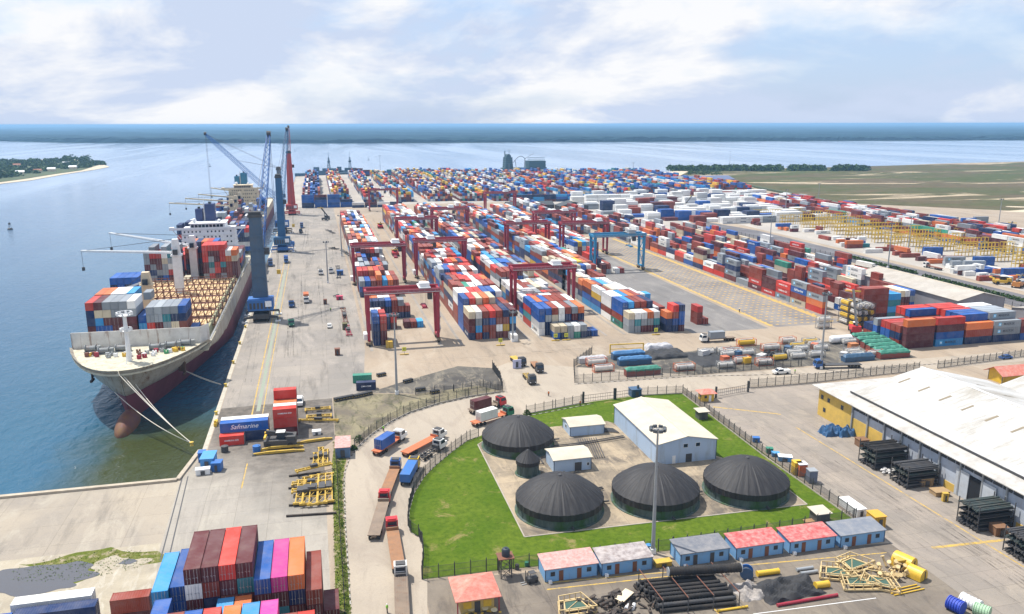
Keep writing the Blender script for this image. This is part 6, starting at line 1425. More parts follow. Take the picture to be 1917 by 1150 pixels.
def truck(label, front, rear, cabm, bed, load=None, Lt=None, skel=False, ribs=False, bonnet=0., cat='truck', single=None, px=True):
    a = g(*front) if px else Vector((*front, 0)); c = g(*rear) if px else Vector((*rear, 0)); d = a - c; Ls = Lt or d.length; rz = math.atan2(-d.x, d.y); c = a - d.normalized() * Ls
    t_ = thing('flatbed_truck' if not load else 'container_truck', label, cat, (c.x, c.y, .02), rz, 'trucks on the curving road' if px and front[0] > 660 and front[1] > 700 else None)
    cl = 2.4 + bonnet; cab(t_, cabm, Ls - cl, Ls - bonnet, bonnet=bonnet)
    b = MB()
    if single: b.box(-1.2, 1.2, .2, Ls - cl - .3, 1.05, 3.0)
    elif skel:
        for s in (-.5, .5): b.box(s - .09, s + .09, 0, Ls - cl, .95, 1.2)
        for k in range(6): b.box(-1.15, 1.15, .2 + k * (Ls - cl - .6) / 5, .4 + k * (Ls - cl - .6) / 5, 1.0, 1.2)
    else:
        b.box(-1.25, 1.25, 0, Ls - cl - .7, 1.22, 1.4); b.box(-.5, .5, 0, Ls - cl, .85, 1.22)
        if ribs:
            for k in range(7): x = -1.1 + k * .366; b.box(x - .05, x + .05, 0, Ls - cl - .7, 1.402, 1.47)
        else: b.box(-1.25, 1.25, Ls - cl - .9, Ls - cl - .7, 1.4, 2.0)
    b.build('trailer_bed' if not single else 'cargo_box', bed, t_)
    ys = [.9, 2.2, 3.5] if Ls > 9 else [1.2]
    wheels(t_, (-1.0, 1.0), ys + [Ls - cl - .4, Ls - 1.2 - bonnet * .6])
    if load:
        col, Lc, off = load; m_ = a - d.normalized() * (cl + .5 + Lc / 2 + off)
        cont(m_.x, m_.y, 1.42, Lc, 2.62, rz, col, 'loaded on the ' + label.split(',')[0][:48], 'containers on trucks', force=True)
    return t_
rwm = paint('cab_white', (.74, .74, .72), .4, .2); rrd = paint('cab_red', (.50, .02, .03), .4, .2); rbl = paint('cab_blue', (.02, .10, .32), .4, .2); rgr = paint('cab_green', (.02, .18, .11), .4, .2)
truck('white cabbed truck with short blue container on an orange bed', (757, 819), (703, 855), rwm, orangeb, (Bl, 6.06, 2.3), bonnet=1.2)
truck('bonneted white truck with an empty bright orange flatbed', (832, 817), (757, 857), rwm, orangeb, bonnet=1.2)
truck('white truck with a bare skeletal chassis beside the fence', (832, 836), (786, 864), rwm, dark_pt, skel=True, bonnet=1.2)
truck('red cabbed truck with a dark red container near the back tank', (944, 759), (880, 776), rrd, greyb, (Mr, 6.06, 2.6))
truck('green cabbed truck with a pale container beside the back tank', (958, 778), (885, 800), rgr, orangeb, (W_, 6.06, 3.2))
truck('blue cabbed truck with an empty brown flatbed', (743, 877), (718, 942), rbl, flatb)
truck('red cabbed truck pulling a worn grey flatbed', (722, 937), (700, 1014), rrd, greyb)
truck('red cabbed truck with a patched brown flatbed', (733, 990), (747, 1076), rrd, flatb)
truck('white and grey cabbed truck with a ribbed flatbed at the bottom edge', (750, 1075), (754, 1170), rwm, greyb, ribs=True)
truck('blue canvas covered box truck beside the road fence', (778, 874), (758, 912), yellow_pt, blue_pt, single=True)
truck('dark flatbed truck with blue cab by the sandy road island', (1524, 690), (1610, 688), rbl, dark_pt, cat='truck')
truck('white truck with a grey container at the tank container yard', (1311, 641), (1374, 637), rwm, greyb, (G_, 6.06, .6))
truck('grey container truck on the service road hedge side', (1642, 508), (1604, 500), rwm, greyb, (W_, 12.19, 0), Lt=16)
truck('brown lorry driving on the far service road', (1730, 500), (1762, 507), rwm, rust_frame)
for i, (fx, fy, rx_, ry, cm_, ld, lab) in enumerate(((574, 569, 572, 551, rwm, Or, 'white quay truck carrying a short orange container'), (546, 577, 544, 545, rbl, None, 'blue terminal tractor with an empty trailer beside the crane'), (546, 613, 545, 598, rgr, None, 'teal terminal tractor at the crane foot'),
        (601, 516, 597, 503, rwm, None, 'white quay truck, left of a pair'), (620, 513, 620, 505, rwm, None, 'white quay truck, right of a pair'), (565, 428, 565, 410, rbl, Nv, 'dark quay truck in the far distance'), (563, 437, 566, 431, dark_pt, None, 'small dark tractor in the far distance'),
        (536, 494, 535, 475, rbl, Bl, 'blue quay truck with a container behind the cranes'), (507, 500, 506, 488, rbl, Nv, 'blue quay truck close to the ship'))):
    a = g(fx, fy); truck(lab, (fx, fy), (rx_, ry), cm_, greyb, (ld, 6.06, 0) if ld else None, Lt=13 if i in (1,) else (9.5 if ld else 6.5))
def car(label, px, py, rz, col, pickup=False):
    v = g(px, py); t_ = thing('pickup_truck' if pickup else 'parked_car', label, 'car', (v.x, v.y, .02), rz)
    b = MB(); b.box(-.88, .88, -2.3, 2.3, .35, .92)
    if pickup: b.box(-.88, -.8, -2.3, -.4, .92, 1.2); b.box(.8, .88, -2.3, -.4, .92, 1.2); b.box(-.8, .8, -2.3, -2.2, .92, 1.2)
    y0, y1 = (-.4, 1.1) if pickup else (-1.5, 1.0)
    b.add([(-.86, y0 - .1, .92), (.86, y0 - .1, .92), (.86, y1 + .5, .92), (-.86, y1 + .5, .92), (-.72, y0 + .15, 1.5), (.72, y0 + .15, 1.5), (.72, y1 - .25, 1.5), (-.72, y1 - .25, 1.5)], [(0, 1, 5, 4), (1, 2, 6, 5), (2, 3, 7, 6), (3, 0, 4, 7), (4, 5, 6, 7)])
    bo = b.build('body', col, t_)
    MB().add([(-.78, y1 + .46, .97), (.78, y1 + .46, .97), (.68, y1 - .2, 1.46), (-.68, y1 - .2, 1.46)], [(0, 1, 2, 3)]).build('windscreen', glass_m, bo)
    for s in (-1, 1): MB().add([(s * .868, y0 + .1, .98), (s * .868, y1 + .3, .98), (s * .74, y1 - .2, 1.44), (s * .74, y0 + .2, 1.44)], [(0, 1, 2, 3)]).build('side_window', glass_m, bo)
    wheels(t_, (-.8, .8), (-1.4, 1.45), .34, .22)
    return t_
o = car('white pickup driving left on the road by the tank containers', 1462, 700, R(86), rwm, True); o.scale = (1.25, 1.25, 1.25)
car('white car parked on the quay apron', 617, 613, R(180), rwm); car('silver car by the crosswise stacks', 1640, 624, R(90), rwm)
car('small blue car on the road at the right edge', 1882, 672, R(90), rbl); car('white van beside the red container pile', 561, 757, R(178), rwm).scale = (1.2, 1.25, 1.5)
def stacker(label, px, py, rz, bodym, boomtip, L_=8.):
    v = g(px, py); t_ = thing('reach_stacker', label, 'reach stacker', (v.x, v.y, .02), rz, 'reach stackers')
    bo = MB().box(-1.9, 1.9, -L_ / 2, L_ / 2, .9, 2.3).box(-1.7, 1.7, -L_ / 2, -L_ / 2 + 2.2, 2.3, 3.2).build('body', bodym, t_)
    cb_ = MB().box(-.8, .8, -1.2, .8, 2.31, 4.1).build('operator_cab', glass_m, t_); MB().box(-.95, .95, -1.35, .95, 4.1, 4.25).build('cab_roof', rwm, cb_)
    wheels(t_, (-1.8, 1.8), (-L_ / 2 + 1.3, L_ / 2 - 1.2), .85, .6)
    b = MB().bar((0, -L_ / 2 + .8, 3.2), boomtip, .8, .9); b.bar((0, 1.0, 2.3), Vector((0, -L_ / 2 + .8, 3.2)).lerp(Vector(boomtip), .5), .35)
    bm_ = b.build('boom', dark_pt, t_); tp = Vector(boomtip); MB().bar(tp + Vector((-3, 0, -.7)), tp + Vector((3, 0, -.7)), .5).bar(tp, tp + Vector((0, 0, -.8)), .7).build('spreader', yellow_pt, bm_)
    return t_
stacker('red reach stacker with a long dark raised boom beside the tank stack', 1600, 622, R(-28), rrd, (0, 12.5, 15))
stacker('dark reach stacker with pale cab roof by the red container pile', 526, 836, R(85), dark_pt, (0, 3.5, 4.2))
stacker('blue reach stacker between the quay cranes', 541, 460, R(40), blue_pt, (0, 6, 7)); stacker('dark reach stacker in front of the long blue wall', 610, 412, R(150), dark_pt, (0, 8, 12))
stacker('black reach stacker with raised boom among the white boxes', 1282, 392, R(-60), dark_pt, (0, 12, 13))
stacker('dark reach stacker at the eastern scrap corner', 1885, 440, R(-60), dark_pt, (0, 10, 9)); stacker('red straddle machine on the road behind the nearest gantry', 740, 478, R(180), rrd, (0, 5, 5))
stacker('small red machine between the first two blocks', 712, 427, R(180), rrd, (0, 5, 5))
stacker('yellow loader at the far service yard', 1875, 532, R(70), yellow_pt, (0, 5, 4)); stacker('orange excavator beside the yellow loader', 1905, 538, R(-60), paint('digger_orange', (.5, .2, .04)), (0, 6, 6))
v = g(995, 1090); t_ = thing('forklift', 'black forklift beside the leftmost blue hut', 'forklift', v, R(100))
MB().box(-.6, .6, -1.1, .9, .3, 1.1).build('body', dark_pt, t_); MB().box(-.55, .55, -.7, .5, 2.0, 2.08).build('canopy', dark_pt, t_)
for s in (-.5, .5): MB().bar((s, .45, 1.1), (s, .45, 2.0), .07).build('canopy_post', dark_pt, t_); MB().bar((s * .7, 1.05, .1), (s * .7, 1.05, 2.4), .12).build('mast_rail', dark_pt, t_)
MB().box(-.4, -.25, 1.1, 2.1, .1, .16).build('fork', grey_pt, t_); MB().box(.25, .4, 1.1, 2.1, .1, .16).build('fork', grey_pt, t_); wheels(t_, (-.55, .55), (-.7, .6), .3, .2)

# ------------------------------------------------------------------ tank containers, tarps and small gear
tankw = paint('tank_white', (.62, .60, .56), .4, .45, .4, 0, .6, (.25, .2, .16)); tanky = paint('tank_yellow', (.68, .43, .03), .4, .25, .15)
framer = paint('frame_orange', (.55, .13, .05), .6, .4, .3); frameg = paint('frame_grey', (.28, .29, .30), .6, .3, .2)
_tc = {}
def tankc(x, y, z, rz, tm, fm_, label, group='tank containers', L_=6.06):
    key = (tm.name, fm_.name, L_)
    if key not in _tc:
        b = MB(); hl = L_ / 2
        for sx in (-1, 1):
            for sy in (-1, 1): b.box(sx * 1.15 - .08, sx * 1.15 + .08, sy * (hl - .08) - .08, sy * (hl - .08) + .08, 0, 2.55)
            b.bar((sx * 1.15, -hl, .12), (sx * 1.15, hl, .12), .15); b.bar((sx * 1.15, -hl, 2.48), (sx * 1.15, hl, 2.48), .1)
        for sy in (-1, 1): b.bar((-1.15, sy * (hl - .08), .12), (1.15, sy * (hl - .08), .12), .15); b.bar((-1.15, sy * (hl - .08), 2.48), (1.15, sy * (hl - .08), 2.48), .12); b.bar((-1.15, sy * (hl - .08), .12), (1.15, sy * (hl - .08), 2.48), .07)
        c = MB(); c.tube((0, -hl + .55, 1.3), (0, hl - .55, 1.3), 1.05, n=20)
        for s in (-1, 1): c.tube((0, s * (hl - .55), 1.3), (0, s * (hl - .25), 1.3), 1.05, .6, 20)
        m_ = MB().tube((0, 0, 2.3), (0, 0, 2.52), .3, n=10).box(-.3, .3, -hl + 1, hl - 1, 2.36, 2.42)
        _tc[key] = (b.mesh('frame', fm_), c.mesh('tank_shell', tm, True), m_.mesh('manhole', grey_pt))
    t_ = thing('tank_container', label, 'tank container', (x, y, z), rz, group)
    for n_, me in zip(('frame', 'tank_shell', 'manhole'), _tc[key]): o = bpy.data.objects.new(n_, me); COL.objects.link(o); o.parent = t_
    return t_
for c in range(3):
    for r2 in range(2):
        for k in range(4):
            tm = [tankw, tanky, tanky, tanky][(k + 0) % 4] if r2 == 1 else [tanky, tanky, tankw, tankw][k]
            if c == 2: tm = tankw if k != 2 else tanky
            tankc(212.2 + c * 2.8, 276.0 + r2 * 6.5, k * 2.6, 0, tm, dark_pt, f"{'white' if tm is tankw else 'yellow'} tank, {TIER[k]} in the {ORD[c]} column, {'back' if r2 else 'front'} of the tank stack", 'tank containers stacked four high')
for k in range(2): tankc(198.6, 277.6, k * 2.6, R(90), tankw, frameg, ['lower', 'upper'][k] + ' grey framed tank standing alone at the hatched pavement end')
def at2(px, py, z=0): return g(px, py, z)
for (x0, x1, y, tm, fm_, lab) in ((1101, 1162, 699, tankw, framer, 'cream tank nearest the road at the yard corner'), (1087, 1150, 687, tankw, framer, 'cream tank behind the nearest one at the yard corner'), (1253, 1314, 697, tankw, framer, 'weathered white tank right of the green tarped box'),
                                  (1345, 1405, 667, tankw, framer, 'white tank with orange end frames'), (1417, 1474, 659, tankw, framer, 'white tank between the black tarp and orange frames'), (1505, 1558, 672, tankw, frameg, 'white ribbed tank near the road, middle of the yard'),
                                  (1515, 1565, 660, tankw, frameg, 'white tank just behind the ribbed one'), (1370, 1430, 650, tanky, framer, 'yellow tank at the back of the tank yard'), (1455, 1500, 646, tankw, framer, 'white tank in the back row'), (1495, 1545, 648, tanky, frameg, 'yellow tank in the back row near the mast')):
    a = g(x0, y); c = g(x1, y - 3); mid = (a + c) / 2; tankc(mid.x, mid.y + 1.3, 0, R(90), tm, fm_, lab, 'tank containers in the fenced yard', 6.06 if x1 - x0 < 56 else 7.2)
rn = random.Random(71); spots_ = [(x, y) for y in (237.5, 241.5, 245.6, 249.6, 253.6) for x in np.arange(122 + (y % 3), 202, 7.4)]
n_ = 0
for (x, y) in spots_:
    if rn.random() < .45 or x < 128 and y < 246 or x > 190 and y < 250: continue
    tm, fm_ = rn.choice([(tankw, frameg), (tankw, framer), (tankw, frameg), (tanky, frameg)]); cn = 'yellow' if tm is tanky else 'white'; fc_ = 'orange' if fm_ is framer else 'grey'
    tankc(x + 3, y, 0, R(90 + rn.uniform(-3, 3)), tm, fm_, f'{cn} tank in {fc_} frame, {ORD[int((y - 237) / 4)]} row from the road, {ORD[int((x - 120) / 7.4)]} from the west', 'tank containers in the fenced yard'); n_ += 1
tarpb = paint('black_tarp', (.020, .021, .025), .7, .35, 0, 0, .5, (.07, .065, .06)); tarpg = paint('green_tarp', (.03, .19, .13), .7, .6, 0, 0, .6, (.13, .30, .24)); tarpblue = paint('blue_tarp', (.05, .16, .34), .6, .3, 0, 0, .6, (.12, .25, .42)); tarps = paint('silver_tarp', (.45, .45, .48), .6, .35, 0, 0, .5)
def tarp(label, cx, cy, sx, sy, h, mat, seed, name='tarpaulin_heap', rz=0., amp=.35, cat='tarpaulin', grp=None):
    rn = random.Random(seed); n = 26; b = MB(); ph = [rn.uniform(0, 6.3) for _ in range(8)]
    for j in range(n + 1):
        for i in range(n + 1):
            u, v_ = i / n * 2 - 1, j / n * 2 - 1; e = min(1, (1 - abs(u)) * 4) * min(1, (1 - abs(v_)) * 4)
            z = h * e ** .5 * (1 - amp + amp * (math.sin(u * 5 + ph[0]) * math.sin(v_ * 4 + ph[1]) + .5 * math.sin(u * 11 + v_ * 7 + ph[2]) + .14 * math.sin(u * 17 + ph[3]) * math.sin(v_ * 13 + ph[4]))) + (rn.random() - .5) * .06
            b.v.append((u * sx / 2 + .15 * math.sin(v_ * 9 + ph[5]), v_ * sy / 2 + .15 * math.sin(u * 8 + ph[6]), max(0.01, z)))
    for j in range(n):
        for i in range(n): q = j * (n + 1) + i; b.f.append((q, q + 1, q + n + 2, q + n + 1)); b.mi.append(0)
    o = b.build(name, mat, None, (cx, cy, .02), rz); tag(o, label, cat, grp); return o
v = g(1240, 672); tarp('big creased black tarpaulin heap in the middle of the tank yard', v.x + 3, v.y + 4, 15, 10, 1.7, tarpb, 3, amp=.22)
v = g(1330, 672); tarp('low black tarpaulin spread right of the big heap', v.x, v.y, 15, 18, .9, tarpb, 9)
v = g(1236, 655); tarp('silver tarpaulin over cargo at the back of the tank yard', v.x, v.y + 2, 11, 4.5, 1.9, tarps, 4, amp=.15)
v = g(1454, 674); tarp('black tarpaulin over a white box near the road', v.x, v.y + 1.5, 9, 5, 2.9, tarpb, 5)
def opentop(label, px, py, Ls, boxm, tarpm, seed, hh=2.3, z1=.7):
    v = g(px, py); t_ = thing('open_top_container', label, 'container', (v.x, v.y + 1.3, 0), 0, 'open top containers under tarpaulins')
    b = MB().box(-Ls / 2, Ls / 2, -1.22, 1.22, .05, hh)
    for k in range(int(Ls / .6)): b.box(-Ls / 2 + .1 + k * .6, -Ls / 2 + .35 + k * .6, -1.26, -1.22, .15, hh - .1)
    b.build('box_body', boxm, t_)
    rn = random.Random(seed); n = 14; b = MB(); 
    prof = [(-1.3, hh - .5), (-1.28, hh), (-.5, hh + z1), (.5, hh + z1), (1.28, hh), (1.3, hh - .5)]
    for i in range(n + 1):
        x = -Ls / 2 - .05 + (Ls + .1) * i / n; k_ = 1 if 0 < i < n else .25
        for y, z in prof: b.v.append((x, y, z + (rn.uniform(-.12, .12) if z > hh - .1 else rn.uniform(-.2, .1)) * k_ - (z1 * .8 if k_ < 1 and z > hh + .1 else 0)))
    for i in range(n):
        for j in range(5): q = i * 6 + j; b.f.append((q, q + 6, q + 7, q + 1)); b.mi.append(0)
    b.build('tarpaulin_cover', tarpm, t_)
redbox = paint('red_box', (.22, .05, .04), .6, .3, .3); bluebox = paint('blue_box', (.03, .09, .18), .6, .3, .3); whitebox = paint('white_box', (.55, .55, .55), .6, .3, .3)
opentop('open top red container under a bright green tarpaulin by the yard fence', 1205, 704, 12.2, redbox, tarpg, 1)
for i in range(6): opentop(['open top red container under green tarpaulin nearest the road', 'second green tarpaulin row from the road', 'third green tarpaulin row from the road', 'fourth green tarpaulin row from the road', 'fifth green tarpaulin row from the road', 'farthest green tarpaulin row'][i], 1676 - i * 10.5, 671 - i * 6.6, 12.2, redbox, tarpg, 10 + i)
opentop('flat white container under a grey cover at the west end of the tank yard', 1110, 680, 10, whitebox, tarps, 21, 1.9, .4)
opentop('blue tarped container beside the yellow frame, front one', 1190, 684, 12, bluebox, tarpblue, 22); opentop('blue tarped container beside the yellow frame, rear one', 1178, 673, 12, bluebox, tarpblue, 23)
opentop('row of dark blue covered drums near the crosswise stacks', 1610, 677, 12, bluebox, paint('ribbed_dark_blue', (.03, .09, .17)), 24, 1.7, .9)
for i, (px, py, s, m_, lab) in enumerate(((1600, 655, 3.2, paint('orange_brown_crate', (.45, .17, .06)), 'orange brown crate beside the white drum tank'), (1360, 680, 2.6, framer, 'small orange skip near the black fence'), (1400, 682, 3.0, yellow_pt, 'yellow skip near the black fence'), (1385, 670, 2.4, bluebox, 'small blue box among the orange skips'),
                                         (1322, 668, 4, whitebox, 'white box behind the orange framed tank'), (1430, 676, 3.6, whitebox, 'white box left of the black tarpaulin'), (1585, 672, 2.4, whitebox, 'white box left of the dark blue drums'), (1480, 660, 3, bluebox, 'blue box in the middle of the tank yard'), (1530, 655, 3, framer, 'orange frame box near the mast'))):
    v = g(px, py); t_ = thing('cargo_box', lab, 'box', v, .1 * i, 'loose boxes in the tank yard'); b = MB().box(-s / 2, s / 2, 0, 2.2, .1, 2.2); bo = b.build('box_body', m_, t_)
    b = MB()
    for k in range(5): b.box(-s / 2 + .1 + k * (s - .2) / 5, -s / 2 + .25 + k * (s - .2) / 5, -.05, 0, .2, 2.1)
    b.box(-s / 2 - .04, s / 2 + .04, -.06, 2.26, 2.2, 2.3); b.build('rib_frame', m_, bo)
v = g(1577, 644); b = MB(); b.tube((-4, 1.4, 1.6), (4.4, 1.4, 1.6), 1.45, n=22); b.tube((-4.5, 1.4, 1.6), (-4, 1.4, 1.6), .9, 1.45, 22); b.tube((4.4, 1.4, 1.6), (4.9, 1.4, 1.6), 1.45, .9, 22)
tt_ = thing('storage_drum', 'long smooth white horizontal drum tank beside the green tarpaulins', 'drum tank', v); b.build('drum', white_pt, tt_, smooth=True); MB().box(-3, -2.4, .4, 2.4, 0, .5).build('cradle', dark_pt, tt_); MB().box(2.4, 3, .4, 2.4, 0, .5).build('cradle', dark_pt, tt_)
v = g(1142, 662); w2 = g(1204, 659); t_ = thing('yellow_flat_rack', 'tall yellow portal frame standing in the tank yard', 'frame', v); d = w2 - v
for q in (Vector(), d):
    MB().bar(q, q + Vector((0, 0, 3.4)), .35).build('post', yellow_pt, t_)
MB().bar(Vector((0, 0, 3.3)), d + Vector((0, 0, 3.3)), .35).build('top_beam', yellow_pt, t_); MB().bar(Vector((0, 0, 1.6)), d + Vector((0, 0, 1.6)), .2).build('middle_beam', yellow_pt, t_)

# yellow crane spreaders stacked on the dock
ybk = paint('dirty_yellow_steel', (.55, .36, .04), .6, .5, .6, 0, 1.2)
def spread(label, a, c, wd=2.0, z=.3, cells=4, grp='yellow crane spreaders lying on the dock', gm=None):
    a = g(*a); c = g(*c); d = c - a; Ls = d.length; rz = math.atan2(-d.x, d.y); t_ = thing('crane_spreader', label, 'spreader', (a.x, a.y, 0), rz, grp); m_ = gm or ybk
    b = MB()
    for s in (-1, 1): b.bar((s * wd * .3, 0, z + .3), (s * wd * .3, Ls, z + .3), .22, .35)
    for k in range(cells + 1): y = k * Ls / cells; b.bar((-wd * .3, y, z + .3), (wd * .3, y, z + .3), .18, .25)
    for k in range(cells): y = k * Ls / cells; b.bar((-wd * .3, y, z + .3), (wd * .3, y + Ls / cells, z + .3), .1)
    b.build('main_frame', m_, t_)
    for y in (0, Ls): MB().bar((-wd / 2, y, z + .2), (wd / 2, y, z + .2), .4, .45).build('end_beam', m_, t_)
    MB().box(-wd * .28, wd * .28, Ls * .4, Ls * .6, z + .5, z + 1.1).build('hydraulic_box', dark_pt, t_)
for i, (a, c, wd, z) in enumerate((((560, 948), (566, 905), 2.6, .5), ((572, 950), (577, 900), 2.6, .6), ((586, 950), (590, 896), 2.6, .5), ((602, 948), (604, 894), 2.6, .6), ((616, 944), (616, 892), 2.4, .5), ((548, 910), (618, 905), 2.0, .3), ((548, 928), (620, 922), 2.2, .9), ((556, 893), (620, 878), 1.6, 1.2),
                                   ((590, 872), (592, 852), 1.6, .3), ((600, 873), (601, 842), 1.6, .3), ((610, 872), (610, 846), 1.6, .3), ((575, 785), (620, 782), 2.4, .5), ((572, 772), (618, 768), 2.4, .5), ((560, 790), (632, 790), 1.4, .3))):
    spread(['yellow spreader leftmost of the upright five', 'yellow spreader second of the upright five', 'yellow spreader in the middle of the upright five', 'yellow spreader fourth of the upright five', 'yellow spreader at the right end of the upright five', 'yellow spreader crossing the lower left of the heap', 'yellow spreader crossing the middle of the heap', 'yellow spreader crossing the top of the heap',
            'narrow yellow frame, left of the three above the heap', 'narrow yellow frame, middle of the three above the heap', 'narrow yellow frame, right of the three above the heap', 'front yellow spreader beside the red pile and white van', 'rear yellow spreader beside the red pile and white van', 'thin yellow beam frame near the verge fence'][i], a, c, wd, z)
for i, (a, c, lab) in enumerate((((475, 853), (570, 845), 'long yellow box beam in front of the reach stacker'), ((484, 846), (568, 838), 'bowed yellow box beam behind the front one'), ((556, 832), (622, 823), 'yellow box beam right of the reach stacker'))):
    a = g(*a); c = g(*c); t_ = thing('box_beam', lab, 'beam', a, 0, 'yellow box beams'); d = c - a; MB().bar((0, 0, .3), d * .25 + Vector((0, 0, .5 + .3 * (i == 1))), .5, .5).bar(d * .25 + Vector((0, 0, .5 + .3 * (i == 1))), d * .8 + Vector((0, 0, .5 + .3 * (i == 1))), .6, .6).bar(d * .8 + Vector((0, 0, .5 + .3 * (i == 1))), d + Vector((0, 0, .3)), .5, .5).build('beam_body', ybk, t_); MB().box(-.3, .6, -.6, .6, 0, .3).build('end_foot', dark_pt, t_)
for i, (a, c) in enumerate((((541, 948), (628, 943)), ((536, 968), (630, 962)), ((541, 893), (600, 886)), ((540, 916), (575, 912)), ((580, 860), (600, 858)))):
    a = g(*a); c = g(*c); tag(MB().bar((a.x, a.y, .2), (c.x, c.y, .2), .45, .4).bar((a.x, a.y, .4), (a.x, a.y + .01, .41), .1).build('sleeper_beam', paint('dark_sleeper', (.035, .028, .025), .9, .3)), ['lower dark timber sleeper under the yellow heap', 'lowest dark timber sleeper nearest the pile', 'upper dark timber sleeper under the yellow heap', 'short dark sleeper at the heap left side', 'small dark sleeper above the heap'][i], 'sleeper', 'dark timber sleepers')
# dock corner: blue cabin, bins, barrels, bollards, fenders
def crate(name, label, px, py, sx, sy, sz, mat, cat, rz=0., grp=None, lid=None, z=0):
    v = g(px, py, z); t_ = thing(name, label, cat, v, rz, grp); e = min(sx, sy) * .04 + .03
    b = MB().box(-sx / 2, sx / 2, 0, sy, .06, sz)
    n = max(2, int(sx / .5))
    for k in range(n): x = -sx / 2 + (k + .5) * sx / n; b.box(x - .05, x + .05, -e, 0, .12, sz - .08)
    bo = b.build('box_body', mat, t_); MB().box(-sx / 2 - e, sx / 2 + e, -e, sy + e, sz, sz + .12).build('lid', lid or mat, t_)
    MB().box(-sx * .15, sx * .15, -e * 1.8, -e, sz * .12, sz * .8).build('hatch', dark_pt, bo)
    return t_
sky_pt = paint('sky_blue_paint', (.06, .28, .60), .5, .3)
crate('blue_cabin', 'light blue cabin at the dock corner by the mooring ropes', 388, 880, 3.0, 5.0, 2.8, sky_pt, 'cabin', R(-4)); crate('water_bin', 'square blue bin beside the light blue cabin', 405, 884, 2.2, 2.4, 2.2, blue_pt, 'bin', R(-8)); crate('blue_cabin', 'narrow darker blue box behind the light blue cabin', 378, 866, 1.6, 2.2, 2.4, blue_pt, 'box')
crate('generator', 'white generator on the dock beside the blue bin', 380, 890, 3.2, 1.6, 1.4, white_pt, 'generator', R(3)); crate('white_skip', 'small white skip right of the reach stacker', 593, 815, 2.2, 1.6, 1.0, white_pt, 'skip')
crate('red_roof_cabin', 'blue container cabin with faded pink roof at the road bend', 642, 858, 3.6, 7.6, 2.8, paint('cabin_blue', (.12, .22, .38), .6, .4, .3), 'cabin', R(-3), None, rmat[0])
def drum(label, px, py, r_, h, mat, name='barrel', cat='barrel', grp=None):
    v = g(px, py); t_ = thing(name, label, cat, v, 0, grp); MB().lathe([(.02, 0), (r_, 0), (r_, h * .33), (r_ * 1.05, h * .35), (r_, h * .37), (r_, h * .66), (r_ * 1.05, h * .68), (r_, h * .7), (r_, h), (.02, h)], n=18).build('shell', mat, t_, smooth=True); MB().tube((r_ * .5, 0, h), (r_ * .5, 0, h + .08), r_ * .15, n=8).build('cap', dark_pt, t_)
drum('blue plastic tank near the reach stacker', 481, 846, 1.0, 1.7, blue_pt); drum('black barrel with a white top by the quay stack', 421, 846, .9, 1.6, dark_pt); drum('blue tank against the lawn fence', 1214, 1031, .6, 1.3, sky_pt); drum('black bin beside the water tower', 968, 1066, .4, 1.0, dark_pt); drum('dark bin next to the tower leg', 986, 1060, .4, .9, rgr)
for i, (px, py) in enumerate(((16, 917), (70, 911), (118, 906), (176, 901), (232, 896))):
    v = g(px, py); t_ = thing('dock_fender', ['black rubber fender on the dock edge, leftmost', 'black rubber fender on the dock edge, second from left', 'black rubber fender on the dock edge, middle', 'black rubber fender on the dock edge, fourth from left', 'black rubber fender nearest the mooring corner'][i], 'fender', (v.x, 188.3, -1.2), 0, 'rubber fenders along the dock'); MB().tube((-1.8, .4, .6), (1.8, .4, .6), .6, n=12).build('rubber_tube', black_pt, t_); MB().bar((-1.2, .2, .6), (-1.2, .0, 1.3), .1).bar((-1.2, 0, 1.3), (1.2, 0, 1.3), .05).bar((1.2, .0, 1.3), (1.2, .2, .6), .1).build('chain', dark_pt, t_)
bollm = paint('bollard_yellow', (.6, .42, .05), .6, .4, .3); bme = MB().lathe([(.02, 0), (.35, 0), (.28, .15), (.22, .5), (.4, .62), (.38, .75), (.02, .8)], n=14).mesh('bollard', bollm, True)
for i, y in enumerate([208, 232, 258, 284, 310, 336, 378, 404, 430]):
    o = bpy.data.objects.new('mooring_bollard', bme); COL.objects.link(o); o.location = (-32.0 if i else -35.6, y if i else 209.4, 0); tag(o, ['yellow mooring bollard holding the bow ropes at the quay corner', 'yellow bollard by the end of the green quay line', 'yellow bollard where two short ropes meet the quay', 'yellow bollard between the short ropes and nearest crane', 'yellow bollard before the nearest quay crane', 'yellow bollard beside the nearest quay crane', 'yellow bollard behind the nearest quay crane', 'yellow bollard before the middle quay crane', 'yellow bollard farthest along the quay'][i], 'bollard', 'bollards along the quay'); o.scale = (1.4, 1.4, 1.4)
tag(MB().box(-31.6, -30.8, 222, 225.4, 0.02, 1.0).box(-31.5, -30.9, 222.4, 223, 1.0, 1.6).build('cable_guard', yellow_pt), 'small yellow steel guard box at the quay edge', 'guard box')
wall_m = paint('seawall', (.44, .38, .30), .9, .5, 0, 0, .5)
b = MB().box(-900, -36, 187.3, 188.4, 0.02, .55); b.bar((-35.8, 187.9, .28), (-33, 205, .28), 1.0, .5); tag(b.build('dock_edge_kerb', wall_m), kind='structure')
